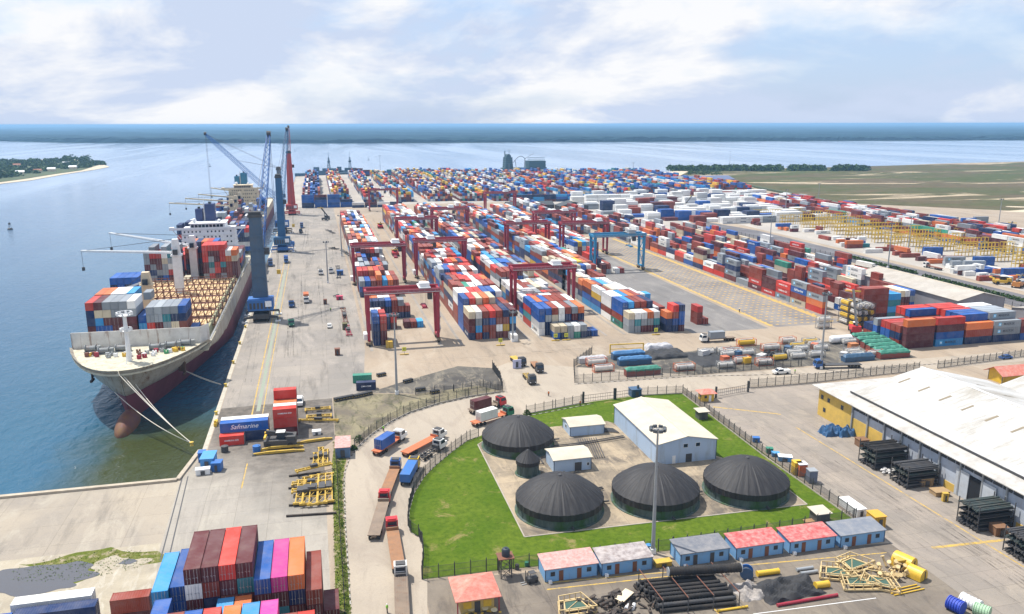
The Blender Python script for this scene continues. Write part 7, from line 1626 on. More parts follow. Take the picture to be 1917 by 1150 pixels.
# warehouse yard gear
def rack(label, x0, x1, y0, y1, h, seed, grp='black pipe racks along the warehouse'):
    rn = random.Random(seed); t_ = thing('pipe_rack', label, 'pipe rack', ((x0 + x1) / 2, (y0 + y1) / 2, 0.02), 0, grp); a, c = (x1 - x0) / 2, (y1 - y0) / 2
    for sx in (-1, 1):
        for y in (-c, 0, c): MB().bar((sx * a, y, 0), (sx * a, y, h + .3), .16).build('post', dark_pt, t_)
    for k in range(4):
        z = .35 + k * h / 4; sh = MB()
        for y in (-c, 0, c): sh.bar((-a, y, z), (a, y, z), .14)
        sh.box(-a, a, -c, c, z + .07, z + .1); so_ = sh.build('shelf', dark_pt, t_)
        b = MB(); y = -c + .3
        while y < c - .2:
            r_ = rn.uniform(.13, .3); b.tube((-a - rn.uniform(0, .6), y, z + .12 + r_), (a + rn.uniform(-.5, .3), y, z + .12 + r_), r_, n=9)
            if rn.random() < .5: b.tube((-a - .1, y, z + .12 + r_), (-a + .15, y, z + .12 + r_), r_ * 1.4, n=10)
            y += r_ * 2 + rn.uniform(.05, .3)
        pb = b.build('pipe_load', rn.choice([black_pt, dark_pt, paint('dark_green_pipe', (.03, .05, .05), .6, .4, .2)]), so_)
rack('tall black pipe rack nearest the yellow warehouse end', 127.4, 136.4, 153.4, 159.4, 5.6, 1); rack('black pipe rack left of the big dark doorway, with yellow drums', 127.8, 136.2, 142.8, 148.4, 5.2, 2)
rack('black pipe rack right of the big dark doorway', 127.6, 136.4, 122.2, 127.6, 5.4, 3); rack('black pipe rack cut by the right edge', 127.3, 136, 110, 115.4, 5.2, 4)
for i, (px, py, s, m_, lab) in enumerate(((1645, 850, 2.6, paint('brown_crate', (.20, .10, .05), .8, .4), 'brown crate beside the blue tarpaulins'), (1618, 838, 2.6, bpy.data.materials['brown_crate'], 'brown crate half behind the blue tarpaulins'), (1765, 930, 3.4, paint('tan_crate', (.36, .24, .12), .8, .4), 'low tan crate in the shade near the doorway'),
                                         (1735, 912, 3.0, bpy.data.materials['tan_crate'], 'low tan crate beside the second pipe rack'), (1875, 1005, 2.6, bpy.data.materials['brown_crate'], 'brown box between the last two pipe racks'), (1770, 940, 1.2, ybk, 'small yellow block near the doorway'))):
    crate('wooden_crate', lab, px, py, s, 2.4 if s > 2 else .8, 1.9 if s != 3.4 else 1.0, m_, 'crate', -.05 * i, 'crates along the warehouse')
v = g(1556, 818); tarp('rumpled blue tarpaulin heap by the yellow wall, left part', v.x + 1, v.y + 2, 5, 4.4, 2.4, paint('navy_tarp', (.015, .09, .22), .5, .3, 0, 0, .8), 31); v = g(1588, 822); tarp('rumpled blue tarpaulin heap by the yellow wall, right part', v.x + 1, v.y + 3, 5, 4, 2.2, bpy.data.materials['navy_tarp'], 32)
b = MB(); rn = random.Random(2)
for k in range(26): b.blob((129.6 + rn.uniform(-1.8, 1.8), 150.9 + rn.uniform(-1.2, 1.2), .35 + rn.random() * .7), (.5, .4, .32), k, 1, .1)
tag(b.build('sack_heap', paint('white_sacks', (.52, .51, .50), .8, .3)), 'heap of white sacks between two pipe racks', 'sacks', kind='stuff')
b = MB()
for k in range(14): b.blob((135.4 + rn.uniform(-1, 1), 149.8 + rn.uniform(-1, .6), .5 + rn.random() * 1.8), (.35, .35, .35), k, 1, .05)
tag(b.build('buoy_heap', paint('orange_floats', (.55, .16, .03), .6, .3)), 'heap of orange floats behind the second pipe rack', 'floats', kind='stuff')
def portaloo(label, px, py, mat, lid):
    v = g(px, py); t_ = thing('portable_toilet', label, 'portable toilet', v, R(-8), 'portable toilets by the yard fence'); w_ = MB().box(-.65, .65, 0, 1.3, .1, 2.2).build('cabin', mat, t_); MB().box(-.45, .45, -.05, 0, .15, 2.0).build('door', mat, w_); MB().box(-.7, .7, -.05, 1.35, 2.2, 2.36).build('roof', lid, t_); o = t_; o.scale = (1.5, 1.5, 1.35)
portaloo('yellow portable toilet by the fence', 1494, 890, yellow_pt, yellow_pt); portaloo('orange portable toilet with white roof by the fence', 1503, 893, framer, white_pt); portaloo('dark grey portable toilet, rightmost of three', 1522, 906, paint('slate_cabin', (.12, .14, .2)), grey_pt)
crate('blue_skip', 'blue skip full of rubbish by the fence', 1470, 865, 3.2, 1.8, 1.2, sky_pt, 'skip', R(-25), 'skips by the yard fence', white_pt); crate('blue_skip', 'small light blue skip by the fence', 1452, 856, 1.8, 1.4, .9, sky_pt, 'skip', R(-25), 'skips by the yard fence'); crate('green_bin', 'dark green bin by the fence', 1441, 850, 1.6, 1.3, 1.3, rgr, 'bin', R(-20)); crate('blue_bin', 'blue bin farthest along the yard fence', 1416, 829, 1.7, 1.3, 1.2, blue_pt, 'bin', R(-20))
crate('yellow_container', 'short yellow container behind the rightmost hut', 1647, 990, 2.5, 3.0, 2.6, paint('golden_yellow', (.58, .33, .03), .5, .3), 'container', R(-3)); crate('white_cabin', 'long white cabin by the fence behind the rightmost hut', 1612, 968, 2.2, 6.0, 1.7, white_pt, 'cabin', R(0)); crate('blue_cabin', 'dark blue cabin at the lawn gate', 1192, 744, 3.2, 3.0, 2.4, bluebox, 'cabin')
crate('yellow_barrier', 'yellow and brown steel block between the huts', 1243, 1062, 3.2, 1.4, .9, ybk, 'steel block'); crate('brown_pallet', 'tan pallet on the grass beside the small shelter', 1519, 980, 2.4, 1.2, .3, paint('pallet_wood', (.45, .26, .12)), 'pallet')
# bottom equipment yard
def lie(label, a, c, r_, mat, name, cat, ribs=0, grp=None, z=None, ends=True):
    a = g(*a); c = g(*c); d = c - a; t_ = thing(name, label, cat, a, 0, grp); z = z or r_ + .05; dn = d.normalized(); q0 = Vector((0, 0, z)); q1 = d + Vector((0, 0, z))
    s_ = MB().tube(q0, q1, r_, n=20).build('shell', mat, t_, smooth=True)
    if ribs:
        b = MB()
        for k in range(ribs): f = (k + .5) / ribs; b.tube(q0.lerp(q1, f - .25 / ribs), q0.lerp(q1, f + .25 / ribs), r_ * 1.1, n=20)
        b.build('rib_winding', mat, s_)
    if ends:
        for q, s in ((q0, -1), (q1, 1)): MB().tube(q, q + dn * .15 * s, r_ * 1.12, n=20).build('flange', grey_pt if mat is black_pt else mat, t_)
    return t_
rn = random.Random(9); t_ = thing('hose_rack', 'large black rack of ribbed marine hoses at the bottom of the yard', 'hose rack', (0, 0, 0))
A0, A1 = g(1236, 1148), g(1378, 1133)
for lay in range(3):
    b = MB()
    for k in range(8 - lay):
        o_ = Vector((-.15 * k * 1.1, k * 1.15 + lay * .55, .45 + lay * .75)); r_ = .36; a = A0 + o_ + Vector((rn.uniform(-.4, .2), 0, 0)); c = A1 + o_ + Vector((rn.uniform(-.6, .4), 0, 0)); b.tube(a, c, r_, n=12)
        for j in range(rn.choice([0, 10, 16])): f = .05 + j * .04; b.tube(a.lerp(c, f), a.lerp(c, f + .015), r_ * 1.15, n=12)
        b.tube(a, a + (c - a).normalized() * .2, r_ * 1.3, n=14); b.tube(c, c - (c - a).normalized() * .2, r_ * 1.3, n=14)
    b.build('hose_layer', [black_pt, dark_pt, black_pt][lay], t_)
for f in (0, .33, .66, 1.):
    for y in (-.9, 9.2): q = A0.lerp(A1, f) + Vector((-.02 * y, y, 0)); MB().bar(q, q + Vector((0, 0, 3.1)), .14).build('post', dark_pt, t_)
    q = A0.lerp(A1, f); MB().bar(q + Vector((0, -.9, 3.0)), q + Vector((-.2, 9.2, 3.0)), .12).build('cross_bar', rust_frame, t_)
lie('thick ribbed black hose lying on top of the hose rack', (1250, 1104), (1384, 1096), .75, black_pt, 'marine_hose', 'hose', 26, z=3.6)
tarp('grey crumpled cable net beside the black tarpaulin', g(1400, 1108).x, g(1400, 1108).y, 5, 5.6, .9, paint('grey_rope_net', (.36, .33, .31), .9, .6, 0, 0, 2.5, (.08, .075, .07)), 41, 'cable_net', 0, .6, 'net')
tarp('crumpled black netting spread over the yard', g(1460, 1106).x + 1.5, g(1460, 1106).y, 12, 6.5, 1.4, tarpb, 42, 'black_netting', .06, .5, 'netting')
v = g(1397, 1082); t_ = thing('cable_reel', 'blue cable reel standing behind the grey net', 'cable reel', v, R(60))
for s in (-.7, .7): MB().tube((s - .08, 0, 1.2), (s + .08, 0, 1.2), 1.2, n=24).build('flange', navy_steel if s < 0 else blue_pt, t_)
MB().tube((-.6, 0, 1.2), (.6, 0, 1.2), .7, n=18).build('drum', dark_pt, t_)
lie('yellow float cylinder behind the black netting', (1418, 1079), (1456, 1074), .5, tanky, 'yellow_float', 'float'); lie('short yellow float cylinder right of the black netting', (1527, 1102), (1549, 1099), .6, tanky, 'yellow_float', 'float')
lie('red pipe lying along the front of the black netting', (1456, 1136), (1566, 1117), .28, steel_red, 'red_pipe', 'pipe', 0); lie('silver gas cylinder, left of a pair', (1492, 1070), (1520, 1066), .32, grey_pt, 'gas_cylinder', 'cylinder', 0, 'silver cylinders'); lie('silver gas cylinder, right of a pair', (1500, 1077), (1528, 1073), .32, grey_pt, 'gas_cylinder', 'cylinder', 0, 'silver cylinders')
tanfr = paint('tan_steel', (.60, .45, .22), .6, .4, .4); grng = paint('green_mesh_deck', (.03, .09, .07), .8, .3)
def platformframe(label, px, py, rz, s=1.):
    v = g(px, py); t_ = thing('platform_frame', label, 'platform frame', v, rz, 'tan platform frames with green decks')
    P3 = [Vector((-3.4 * s, -1.2 * s, 0)), Vector((3.2 * s, -2.0 * s, 0)), Vector((2.2 * s, 2.6 * s, 0)), Vector((-2.0 * s, 2.8 * s, 0))]
    fr = MB()
    for z in (.35, 1.5):
        for k in range(4): fr.bar(P3[k] + Vector((0, 0, z)), P3[(k + 1) % 4] + Vector((0, 0, z)), .3 if z < 1 else .14)
    for k in range(4):
        for f in (0, .25, .5, .75): q = P3[k].lerp(P3[(k + 1) % 4], f); fr.bar(q + Vector((0, 0, .35)), q + Vector((0, 0, 1.5)), .12)
    fr.build('truss', tanfr, t_)
    MB().add([tuple(q * .62 + Vector((0, 0, .75))) for q in P3], [(0, 1, 2, 3)]).build('mesh_deck', grng, t_)
    b = MB()
    for k in range(4): b.bar(P3[k] * .66 + Vector((0, 0, .8)), P3[(k + 1) % 4] * .66 + Vector((0, 0, .8)), .2)
    b.bar(P3[0] * .6 + Vector((0, 0, .82)), P3[2] * .6 + Vector((0, 0, .82)), .1); b.build('deck_rim', tanfr, t_)
platformframe('tan platform frame with green deck, leftmost of four', 1566, 1080, -.3); platformframe('tan platform frame with green deck, rearmost of four', 1600, 1064, .35); platformframe('tan platform frame with green deck, frontmost of four', 1607, 1098, -.1); platformframe('tan platform frame with green deck, rightmost of four', 1645, 1098, -.5)
platformframe('tan platform frame cut by the bottom edge beside black scrap', 1077, 1143, .1)
def vesselh(label, px, py, rz, L_=3.4, r_=1.5):
    v = g(px, py); t_ = thing('yellow_hood', label, 'steel hood', v, rz, 'yellow arched hoods'); b = MB(); n = 14
    for y in (0, L_):
        b.v += [(-r_, y, .1), (r_, y, .1)] if False else []
        for k in range(n + 1): a = math.pi * k / n; b.v.append((r_ * math.cos(a), y, .9 + r_ * math.sin(a)))
        b.v += [(-r_, y, .15), (r_, y, .15)]
    m_ = n + 3
    for k in range(m_): b.f.append((k, (k + 1) % m_, m_ + (k + 1) % m_, m_ + k)); b.mi.append(0)
    b.f += [tuple(range(m_)), tuple(range(2 * m_ - 1, m_ - 1, -1))]; b.mi += [0, 0]
    bo = b.build('shell', tanky, t_); MB().box(.2, .5, -.06, 0, .2, 1.8).build('hatch', dark_pt, bo)
vesselh('larger yellow arched hood beside the tan frames', 1709, 1068, R(22), 3.6, 1.55); vesselh('smaller yellow arched hood nearest the yard lane', 1729, 1088, R(22), 2.8, 1.3)
b = MB(); rn = random.Random(15); o_ = g(1672, 1075)
for k in range(26):
    a = Vector((o_.x + rn.uniform(-3.6, 3.0), o_.y + rn.uniform(-2.5, 2.5), rn.uniform(.1, .5))); c = a + Vector((rn.uniform(-1.6, 1.6), rn.uniform(-1.2, 1.2), rn.uniform(.2, 1.6))); b.tube(a, c, rn.uniform(.12, .28), n=8); b.tube(c, c + (c - a).normalized() * .12, .4, n=10)
tag(b.build('pipe_fittings', tanfr), 'jumble of tan and yellow pipe fittings between frames and hoods', 'fittings', kind='stuff')
crate('yellow_machine', 'dark yellow machine box left of the larger hood', 1687, 1068, 1.6, 1.4, 2.0, ybk, 'machine')
for i, (a, c) in enumerate((((1668, 1113), (1722, 1100)), ((1674, 1116), (1730, 1104)), ((1662, 1108), (1716, 1096)))): lie(['yellow pipe in front of the tan frames, middle of three', 'yellow pipe in front of the tan frames, nearest of three', 'yellow pipe in front of the tan frames, farthest of three'][i], a, c, .12, tanky, 'yellow_pipe', 'pipe', 0, 'yellow pipes', None, False)
b = MB(); rn = random.Random(16); o_ = g(1165, 1135)
for k in range(60):
    a = Vector((o_.x + rn.uniform(-6, 5), o_.y + rn.uniform(-3, 3.4), rn.uniform(.1, .4))); c = a + Vector((rn.uniform(-2.4, 2.4), rn.uniform(-1.5, 1.5), rn.uniform(0, 1.2)))
    if rn.random() < .5: b.tube(a, c, rn.uniform(.12, .4), n=9)
    else: b.bar(a, c, rn.uniform(.2, .9), rn.uniform(.1, .5))
tag(b.build('scrap_heap', paint('black_rusty_scrap', (.035, .03, .028), .8, .5, .5, 0, 1.5)), 'heap of black rusty scrap and hose ends by the bottom edge', 'scrap', kind='stuff')
o_ = g(1170, 1128); tag(MB().bar((o_.x - 1.5, o_.y - .8, 1.1), (o_.x + 1.2, o_.y + .9, 1.6), 1.8, .12).bar((o_.x - 1.5, o_.y - .8, .6), (o_.x - 1.4, o_.y - .7, 1.1), .2).build('white_plate', cream_pt), 'cream plate lying tilted on the black scrap', 'plate')
for i, (px, py) in enumerate(((1172, 1143), (1184, 1142))): lie(['white ringed pipe end in the scrap, left', 'white ringed pipe end in the scrap, right'][i], (px, py), (px + 3, py - 6), .32, white_pt, 'pipe_end', 'pipe end', 0, 'pipe ends in the scrap')
lie('dark blue ribbed tank at the bottom right', (1776, 1138), (1800, 1150), 1.1, paint('royal_blue', (.01, .05, .42)), 'ribbed_tank', 'tank', 5); lie('white ribbed tank beside the blue one', (1800, 1130), (1832, 1146), 1.0, white_pt, 'ribbed_tank', 'tank', 5); lie('pale green ribbed tank at the bottom right', (1824, 1148), (1850, 1158), 1.0, paint('pale_green', (.33, .50, .33)), 'ribbed_tank', 'tank', 5)
lie('yellow hose handle frame at the front of the hose rack', (1345, 1146), (1398, 1138), .2, tanky, 'yellow_bracket', 'bracket', 0)
for i, (px, py, ang) in enumerate(((1310, 1150, 0), (1345, 1149, 0))): pass
b = MB(); rn = random.Random(61)
def track(x0, y0, x1, y1, w_, n=1):
    a = Vector((x0, y0)); c = Vector((x1, y1)); d = (c - a).normalized(); s = Vector((-d.y, d.x))
    for o_ in (-.95, .95):
        q = [a + s * (o_ - w_ / 2), a + s * (o_ + w_ / 2), c + s * (o_ + w_ / 2), c + s * (o_ - w_ / 2)]; z_ = .052 + .0006 * rn.random(); b.add([(v_.x, v_.y, z_) for v_ in q], [(3, 2, 1, 0)])
for k in range(26): x = rn.uniform(-28, 10); y = rn.uniform(240, 600); track(x, y, x + rn.uniform(-3, 3), y + rn.uniform(40, 130), .35)
for k in range(12): x = rn.uniform(110, 126); y = rn.uniform(60, 150); track(x, y, x + rn.uniform(-5, 5), y + rn.uniform(30, 60), .3)
for k in range(10): y = rn.uniform(268, 286); x = rn.uniform(20, 130); track(x, y, x + rn.uniform(30, 60), y + rn.uniform(-2, 3), .35)
tm_ = bpy.data.materials.new('tyre_marks'); t = NT(tm_); t.done((.05, .045, .04), .9); tr_ = t.n('BsdfTransparent'); mx_ = t.n('MixShader'); t.l(t.m('MULTIPLY', t.ramp(t.noise(t.pos(), .25, 5, .7), .42, .7), .32), mx_.inputs[0]); t.l(tr_.outputs[0], mx_.inputs[1]); t.l(t.b.outputs[0], mx_.inputs[2]); t.l(mx_.outputs[0], t.o.inputs[0])
tag(b.build('tyre_marking', tm_), kind='structure')
# small things in the middle: containers, barriers, signs, people
cont(g(680, 722).x, g(680, 722).y + 4, 0, 6.06, 2.6, R(86), Gn, 'on blackened ground behind the navy lettered one', gA); cont(g(686, 731).x, g(686, 731).y + 1.2, 0, 6.06, 2.6, R(86), Nv, 'on blackened ground by the low barriers, white letters', gA, 'C', force=True)
stripe_m = bpy.data.materials.new('hazard_stripes'); t = NT(stripe_m); w_ = t.n('TexWave'); t.l(t.pos(), w_.inputs[0]); w_.inputs['Scale'].default_value = .55; w_.bands_direction = 'DIAGONAL'; t.done(t.mix(t.m('GREATER_THAN', w_.outputs['Fac'], .5), (.03, .03, .03), (.62, .42, .04)), .7)
for i, (a, c, lab) in enumerate((((626, 752), (662, 745), 'left long black block with yellow edges on the scrub'), ((662, 746), (696, 738), 'right long black block with yellow edges on the scrub'), ((778, 733), (796, 731), 'black and yellow barrier west of the blackened ground'), ((806, 738), (822, 735), 'black and yellow barrier on the blackened ground'), ((706, 706), (722, 703), 'olive crate stack right of the lettered container'), ((756, 718), (772, 714), 'yellow and grey crate right of the mast'), ((604, 752), (606, 748), 'small post block'))[:6]):
    a = g(*a); c = g(*c); t_ = thing('barrier_block', lab, 'barrier', a, 0, 'black and yellow barrier blocks'); d = c - a
    for z in (.3, .85): MB().bar(Vector((0, 0, z)), d + Vector((0, 0, z)), 1.3, .45).build('block_layer', dark_pt if z < .5 else tarpb, t_)
    MB().bar(Vector((0, -.68, .575)), d + Vector((0, -.68, .575)), .06, .1).build('edge_stripe', stripe_m, t_)
def blocksign(px, py, lab):
    v = g(px, py); t_ = thing('block_sign', lab, 'sign', v, 0, 'yellow block signs'); MB().box(-1.6, 1.6, -.3, .3, 0, .3).build('base', ybk, t_); MB().bar((0, 0, .3), (0, 0, 1.4), .12).build('post', dark_pt, t_)
    pn = MB().box(-.75, .75, -.06, .06, 1.3, 2.8).build('panel', paint('lime_yellow', (.62, .62, .04)), t_); MB().box(-.35, -.15, -.1, -.065, 1.7, 2.4).box(.15, .35, -.1, -.065, 1.7, 2.4).build('marking', dark_pt, pn)
for px, py, lab in ((757, 664, 'yellow block sign before the nearest gantry'), (937, 647, 'yellow block sign before the seven-column block'), (1040, 638, 'yellow block sign left before the third block'), (1060, 637, 'yellow block sign right before the third block'), (1228, 627, 'yellow block sign before the fourth block')): blocksign(px, py, lab)
# works vehicles and containers parked on the road corner
for a, c, mm_, lab, ld in (((980, 688), (952, 668), ybk, 'green skip lorry on the road corner, sign on its tail', None), ((998, 722), (972, 690), ybk, 'yellow chassis lorry with an orange tail light block', None), ((1012, 700), (992, 676), flatb, 'rusty brown flatbed parked on the road corner', None)):
    truck(lab, a, c, dark_pt, mm_, skel=(mm_ is ybk and a[0] == 998), Lt=10)
crate('site_sign', 'white notice board on posts at the road corner', 968, 690, 3.0, .2, 3.0, paint('notice_white', (.50, .52, .70)), 'sign', 0)
def person(px, py, top, legs, lab, rz=0.):
    v = g(px, py); b = MB(); bm = bmesh.new()
    nodes = [((0, 0, .95), .15), ((0, 0, 1.2), .16), ((0, 0, 1.42), .17), ((0, 0, 1.52), .06), ((0, .01, 1.60), .085), ((0, .01, 1.72), .09), ((-.2, 0, 1.42), .06), ((-.27, .04, 1.15), .045), ((-.25, .12, .92), .035), ((.2, 0, 1.42), .06), ((.27, .04, 1.15), .045), ((.25, .12, .92), .035),
             ((-.1, 0, .88), .1), ((-.12, .05, .48), .07), ((-.12, -.02, .08), .05), ((-.12, .12, .04), .045), ((.1, 0, .88), .1), ((.12, -.05, .48), .07), ((.12, -.1, .08), .05), ((.12, .04, .04), .045)]
    ed = [(0, 1), (1, 2), (2, 3), (3, 4), (4, 5), (2, 6), (6, 7), (7, 8), (2, 9), (9, 10), (10, 11), (0, 12), (12, 13), (13, 14), (14, 15), (0, 16), (16, 17), (17, 18), (18, 19)]
    me = bpy.data.meshes.new('person'); me.from_pydata([n_[0] for n_ in nodes], ed, []); me.update()
    o = bpy.data.objects.new('person', me); COL.objects.link(o); m_ = o.modifiers.new('s', 'SKIN'); sv = me.skin_vertices[0].data
    for k, n_ in enumerate(nodes): sv[k].radius = (n_[1], n_[1])
    sv[0].use_root = True; o.modifiers.new('u', 'SUBSURF').levels = 1; o.modifiers[-1].render_levels = 1
    me.materials.append(paint('skin_brown', (.10, .05, .03))); o.location = v; o.rotation_euler = (0, 0, rz); tag(o, lab, 'person')
    MB().lathe([(.17, .95), (.21, 1.1), (.22, 1.35), (.17, 1.47), (.08, 1.5)], n=14).build('vest', top, o, smooth=True); MB().lathe([(.02, 1.84), (.09, 1.81), (.115, 1.73), (.14, 1.71)], 0, .01, 14).build('helmet', rwm, o, smooth=True)
    for s in (-.12, .12): MB().tube((s, 0, .06), (s * .85, 0, .98), .075, .12, 10).build('trouser_leg', legs, o)
hv = paint('hi_vis_green', (.25, .65, .04)); ho_ = paint('hi_vis_orange', (.75, .18, .02))
person(1488, 700, hv, dark_pt, 'person in a lime hi-vis vest walking behind the white pickup', R(80)); person(718, 808, hv, dark_pt, 'person in a hi-vis vest beside the left road fence'); person(1027, 742, ho_, dark_pt, 'person in orange standing on the road before the gate'); person(725, 1148, hv, dark_pt, 'person in green on the road at the bottom edge', R(90)); person(619, 583, hv, dark_pt, 'person in a hi-vis vest on the quay apron')
person(1086, 760, ho_, dark_pt, 'person at the lawn gate', R(30)); person(1384, 585, bluebox, dark_pt, 'person in blue near the yellow border line')
# apron gear: spreader frames on the ground east of the quay lane
for i, (a, c, m_) in enumerate((((647, 606), (642, 580), rust_frame), ((654, 630), (649, 612), steel_red), ((655, 480), (640, 470), dark_pt), ((634, 522), (632, 500), dark_pt), ((625, 438), (612, 432), dark_pt), ((632, 468), (618, 466), dark_pt), ((636, 558), (628, 556), dark_pt))):
    spread(['rust brown spreader frame lying on the quay apron', 'red spreader frame nearest the gantry on the apron', 'dark spreader frame on the apron beside the quayside block', 'dark spreader frame upright by the thin mast', 'dark frame far up the apron, upper', 'dark frame far up the apron, lower', 'dark frame near the red machine'][i], a, c, 2.6, .4, 4, 'spreader frames on the apron', m_)
crate('pink_machine', 'pink red generator among dark frames on the apron', 636, 562, 3, 2, 1.8, paint('pink_red', (.55, .05, .12)), 'machine'); crate('dark_bin', 'dark brown bin on the quay apron', 609, 570, 1.6, 1.6, 2.2, rust_frame, 'bin'); crate('dark_bin', 'olive bin at the corner of the nearest gantry lane', 632, 666, 1.8, 1.8, 2.4, rust_frame, 'bin'); crate('olive_cabin', 'olive cabin beside the rust spreader frame', 646, 618, 2, 2, 2.6, paint('olive', (.14, .13, .05)), 'cabin')
crate('fork_machine', 'dark blue and yellow machine on the apron', 637, 516, 3.4, 3, 2.6, rbl, 'machine')
# yellow steel reefer frames far right
fm2 = MB(); Wd, Hd = 13., 8.
for x in np.linspace(0, Wd, 6):
    for y in (0, 3.0): fm2.bar((x, y, 0), (x, y, Hd), .22)
for z in (2.6, 5.2, 7.9):
    for y in (0, 3.0): fm2.bar((0, y, z), (Wd, y, z), .2)
    for x in np.linspace(0, Wd, 6): fm2.bar((x, 0, z), (x, 3, z), .16)
fme = fm2.mesh('steel_frame', paint('reefer_yellow', (.62, .42, .02), .6, .3, .2)); dk = MB(); 
for z in (2.5, 5.1): dk.box(0, Wd, .6, 2.4, z - .1, z)
dke = dk.mesh('deck', rust_frame); k = 0
for j in range(13):
    for i in range(5):
        y = 372 + j * 21.5; x = 372 + i * 17 - (j > 10) * 0 + (j % 2) * 6
        if x > 462 - max(0, j - 9) * 14 or (i == 0 and j < 3): continue
        t_ = thing('yellow_service_frame', f"tall yellow steel frame, {ORD[i]} from the service road in the {ORD[j]} row back", 'steel frame', (x, y, 0), R(-3 + (k * 37 % 7)), 'tall yellow steel frames'); k += 1
        for n_, me in (('frame', fme), ('deck', dke)): o = bpy.data.objects.new(n_, me); COL.objects.link(o); o.parent = t_
# hedges along the service road
for i, (y0, y1) in enumerate(((372, 430), (290, 366), (240, 284))):
    b = MB()
    for q in range(int((y1 - y0) / 2.2)): clumps(b, 321.5 - (y1 - y0 < 60) * 0 - (372 - y0) * .02, y0 + q * 2.2, 0, 1.6, 1.6, 1.8, 40, .5, q + i * 50)
    tag(b.build('hedge', leaf_m), ['dark clipped hedge farther along the service road', 'long dark clipped hedge behind the grey warehouse', 'dark hedge by the service road at the right edge'][i], 'hedge', 'hedges along the service road')
# grass and shrubs along the verge, weeds round the scrub
b = MB(); rn = random.Random(30)
for k in range(1500):
    y = rn.uniform(118, 203); xx = np.interp(y, [118, 157, 190, 203], [.4, .6, 1.5, 1.6]) + rn.uniform(-1.2, 1.3); clumps(b, xx, y, 0, .35, .35, .22, 4, .11, k)
for k in range(420):
    a = rn.uniform(0, 6.28); rr = rn.random() ** .5; clumps(b, -47 + 13 * rr * math.cos(a), 152.5 + 5 * rr * math.sin(a), 0, .4, .3, .15, 3, .10, 5000 + k)
tag(b.build('weeds', tuft_mat('weed_green', (.07, .14, .012), (.14, .19, .03))), 'ragged green weeds along the verge and the puddle', 'weeds', kind='stuff')
for i, (px, py, s) in enumerate(((672, 826, 1.4), (987, 776, 1.2), (663, 842, 1.0))):
    v = g(px, py); b = MB(); clumps(b, 0, 0, 0, s, s, s * 1.2, 120, .25, 70 + i); t_ = thing('shrub', ['green shrub at the left road fence', 'green shrub at the far lawn fence beside the back tank', 'small shrub by the pink roofed cabin'][i], 'shrub', v); b.build('foliage', leaf_m, t_); MB().tube((0, 0, 0), (0, 0, s * .5), .06, n=6).build('stem', rust_frame, t_)
# buoys on the river
for i, (px, py, s) in enumerate(((19, 430, 1.), (393, 312, 1.), (452, 277, 1.), (552, 283, 1.), (690, 300, 1.))):
    v = g(px, py, -3); t_ = thing('river_buoy', ['dark river buoy alone near the left edge', 'small buoy above the cream ship', 'distant buoy left of the crane boom tip', 'distant buoy right of the red crane', 'distant buoy beyond the naval ships'][i], 'buoy', v, 0, 'river buoys')
    MB().lathe([(.02, -.3), (2.0, -.3), (2.0, .8), (1.4, 1.2), (.02, 1.2)], n=16).build('float', dark_pt, t_); b = MB()
    for k in range(3): a = k * 2.1; b.bar((1.2 * math.cos(a), 1.2 * math.sin(a), 1.2), (.2 * math.cos(a), .2 * math.sin(a), 6), .2)
    b.box(-.7, .7, -.7, .7, 4.2, 5.4); b.build('light_cage', dark_pt, t_)
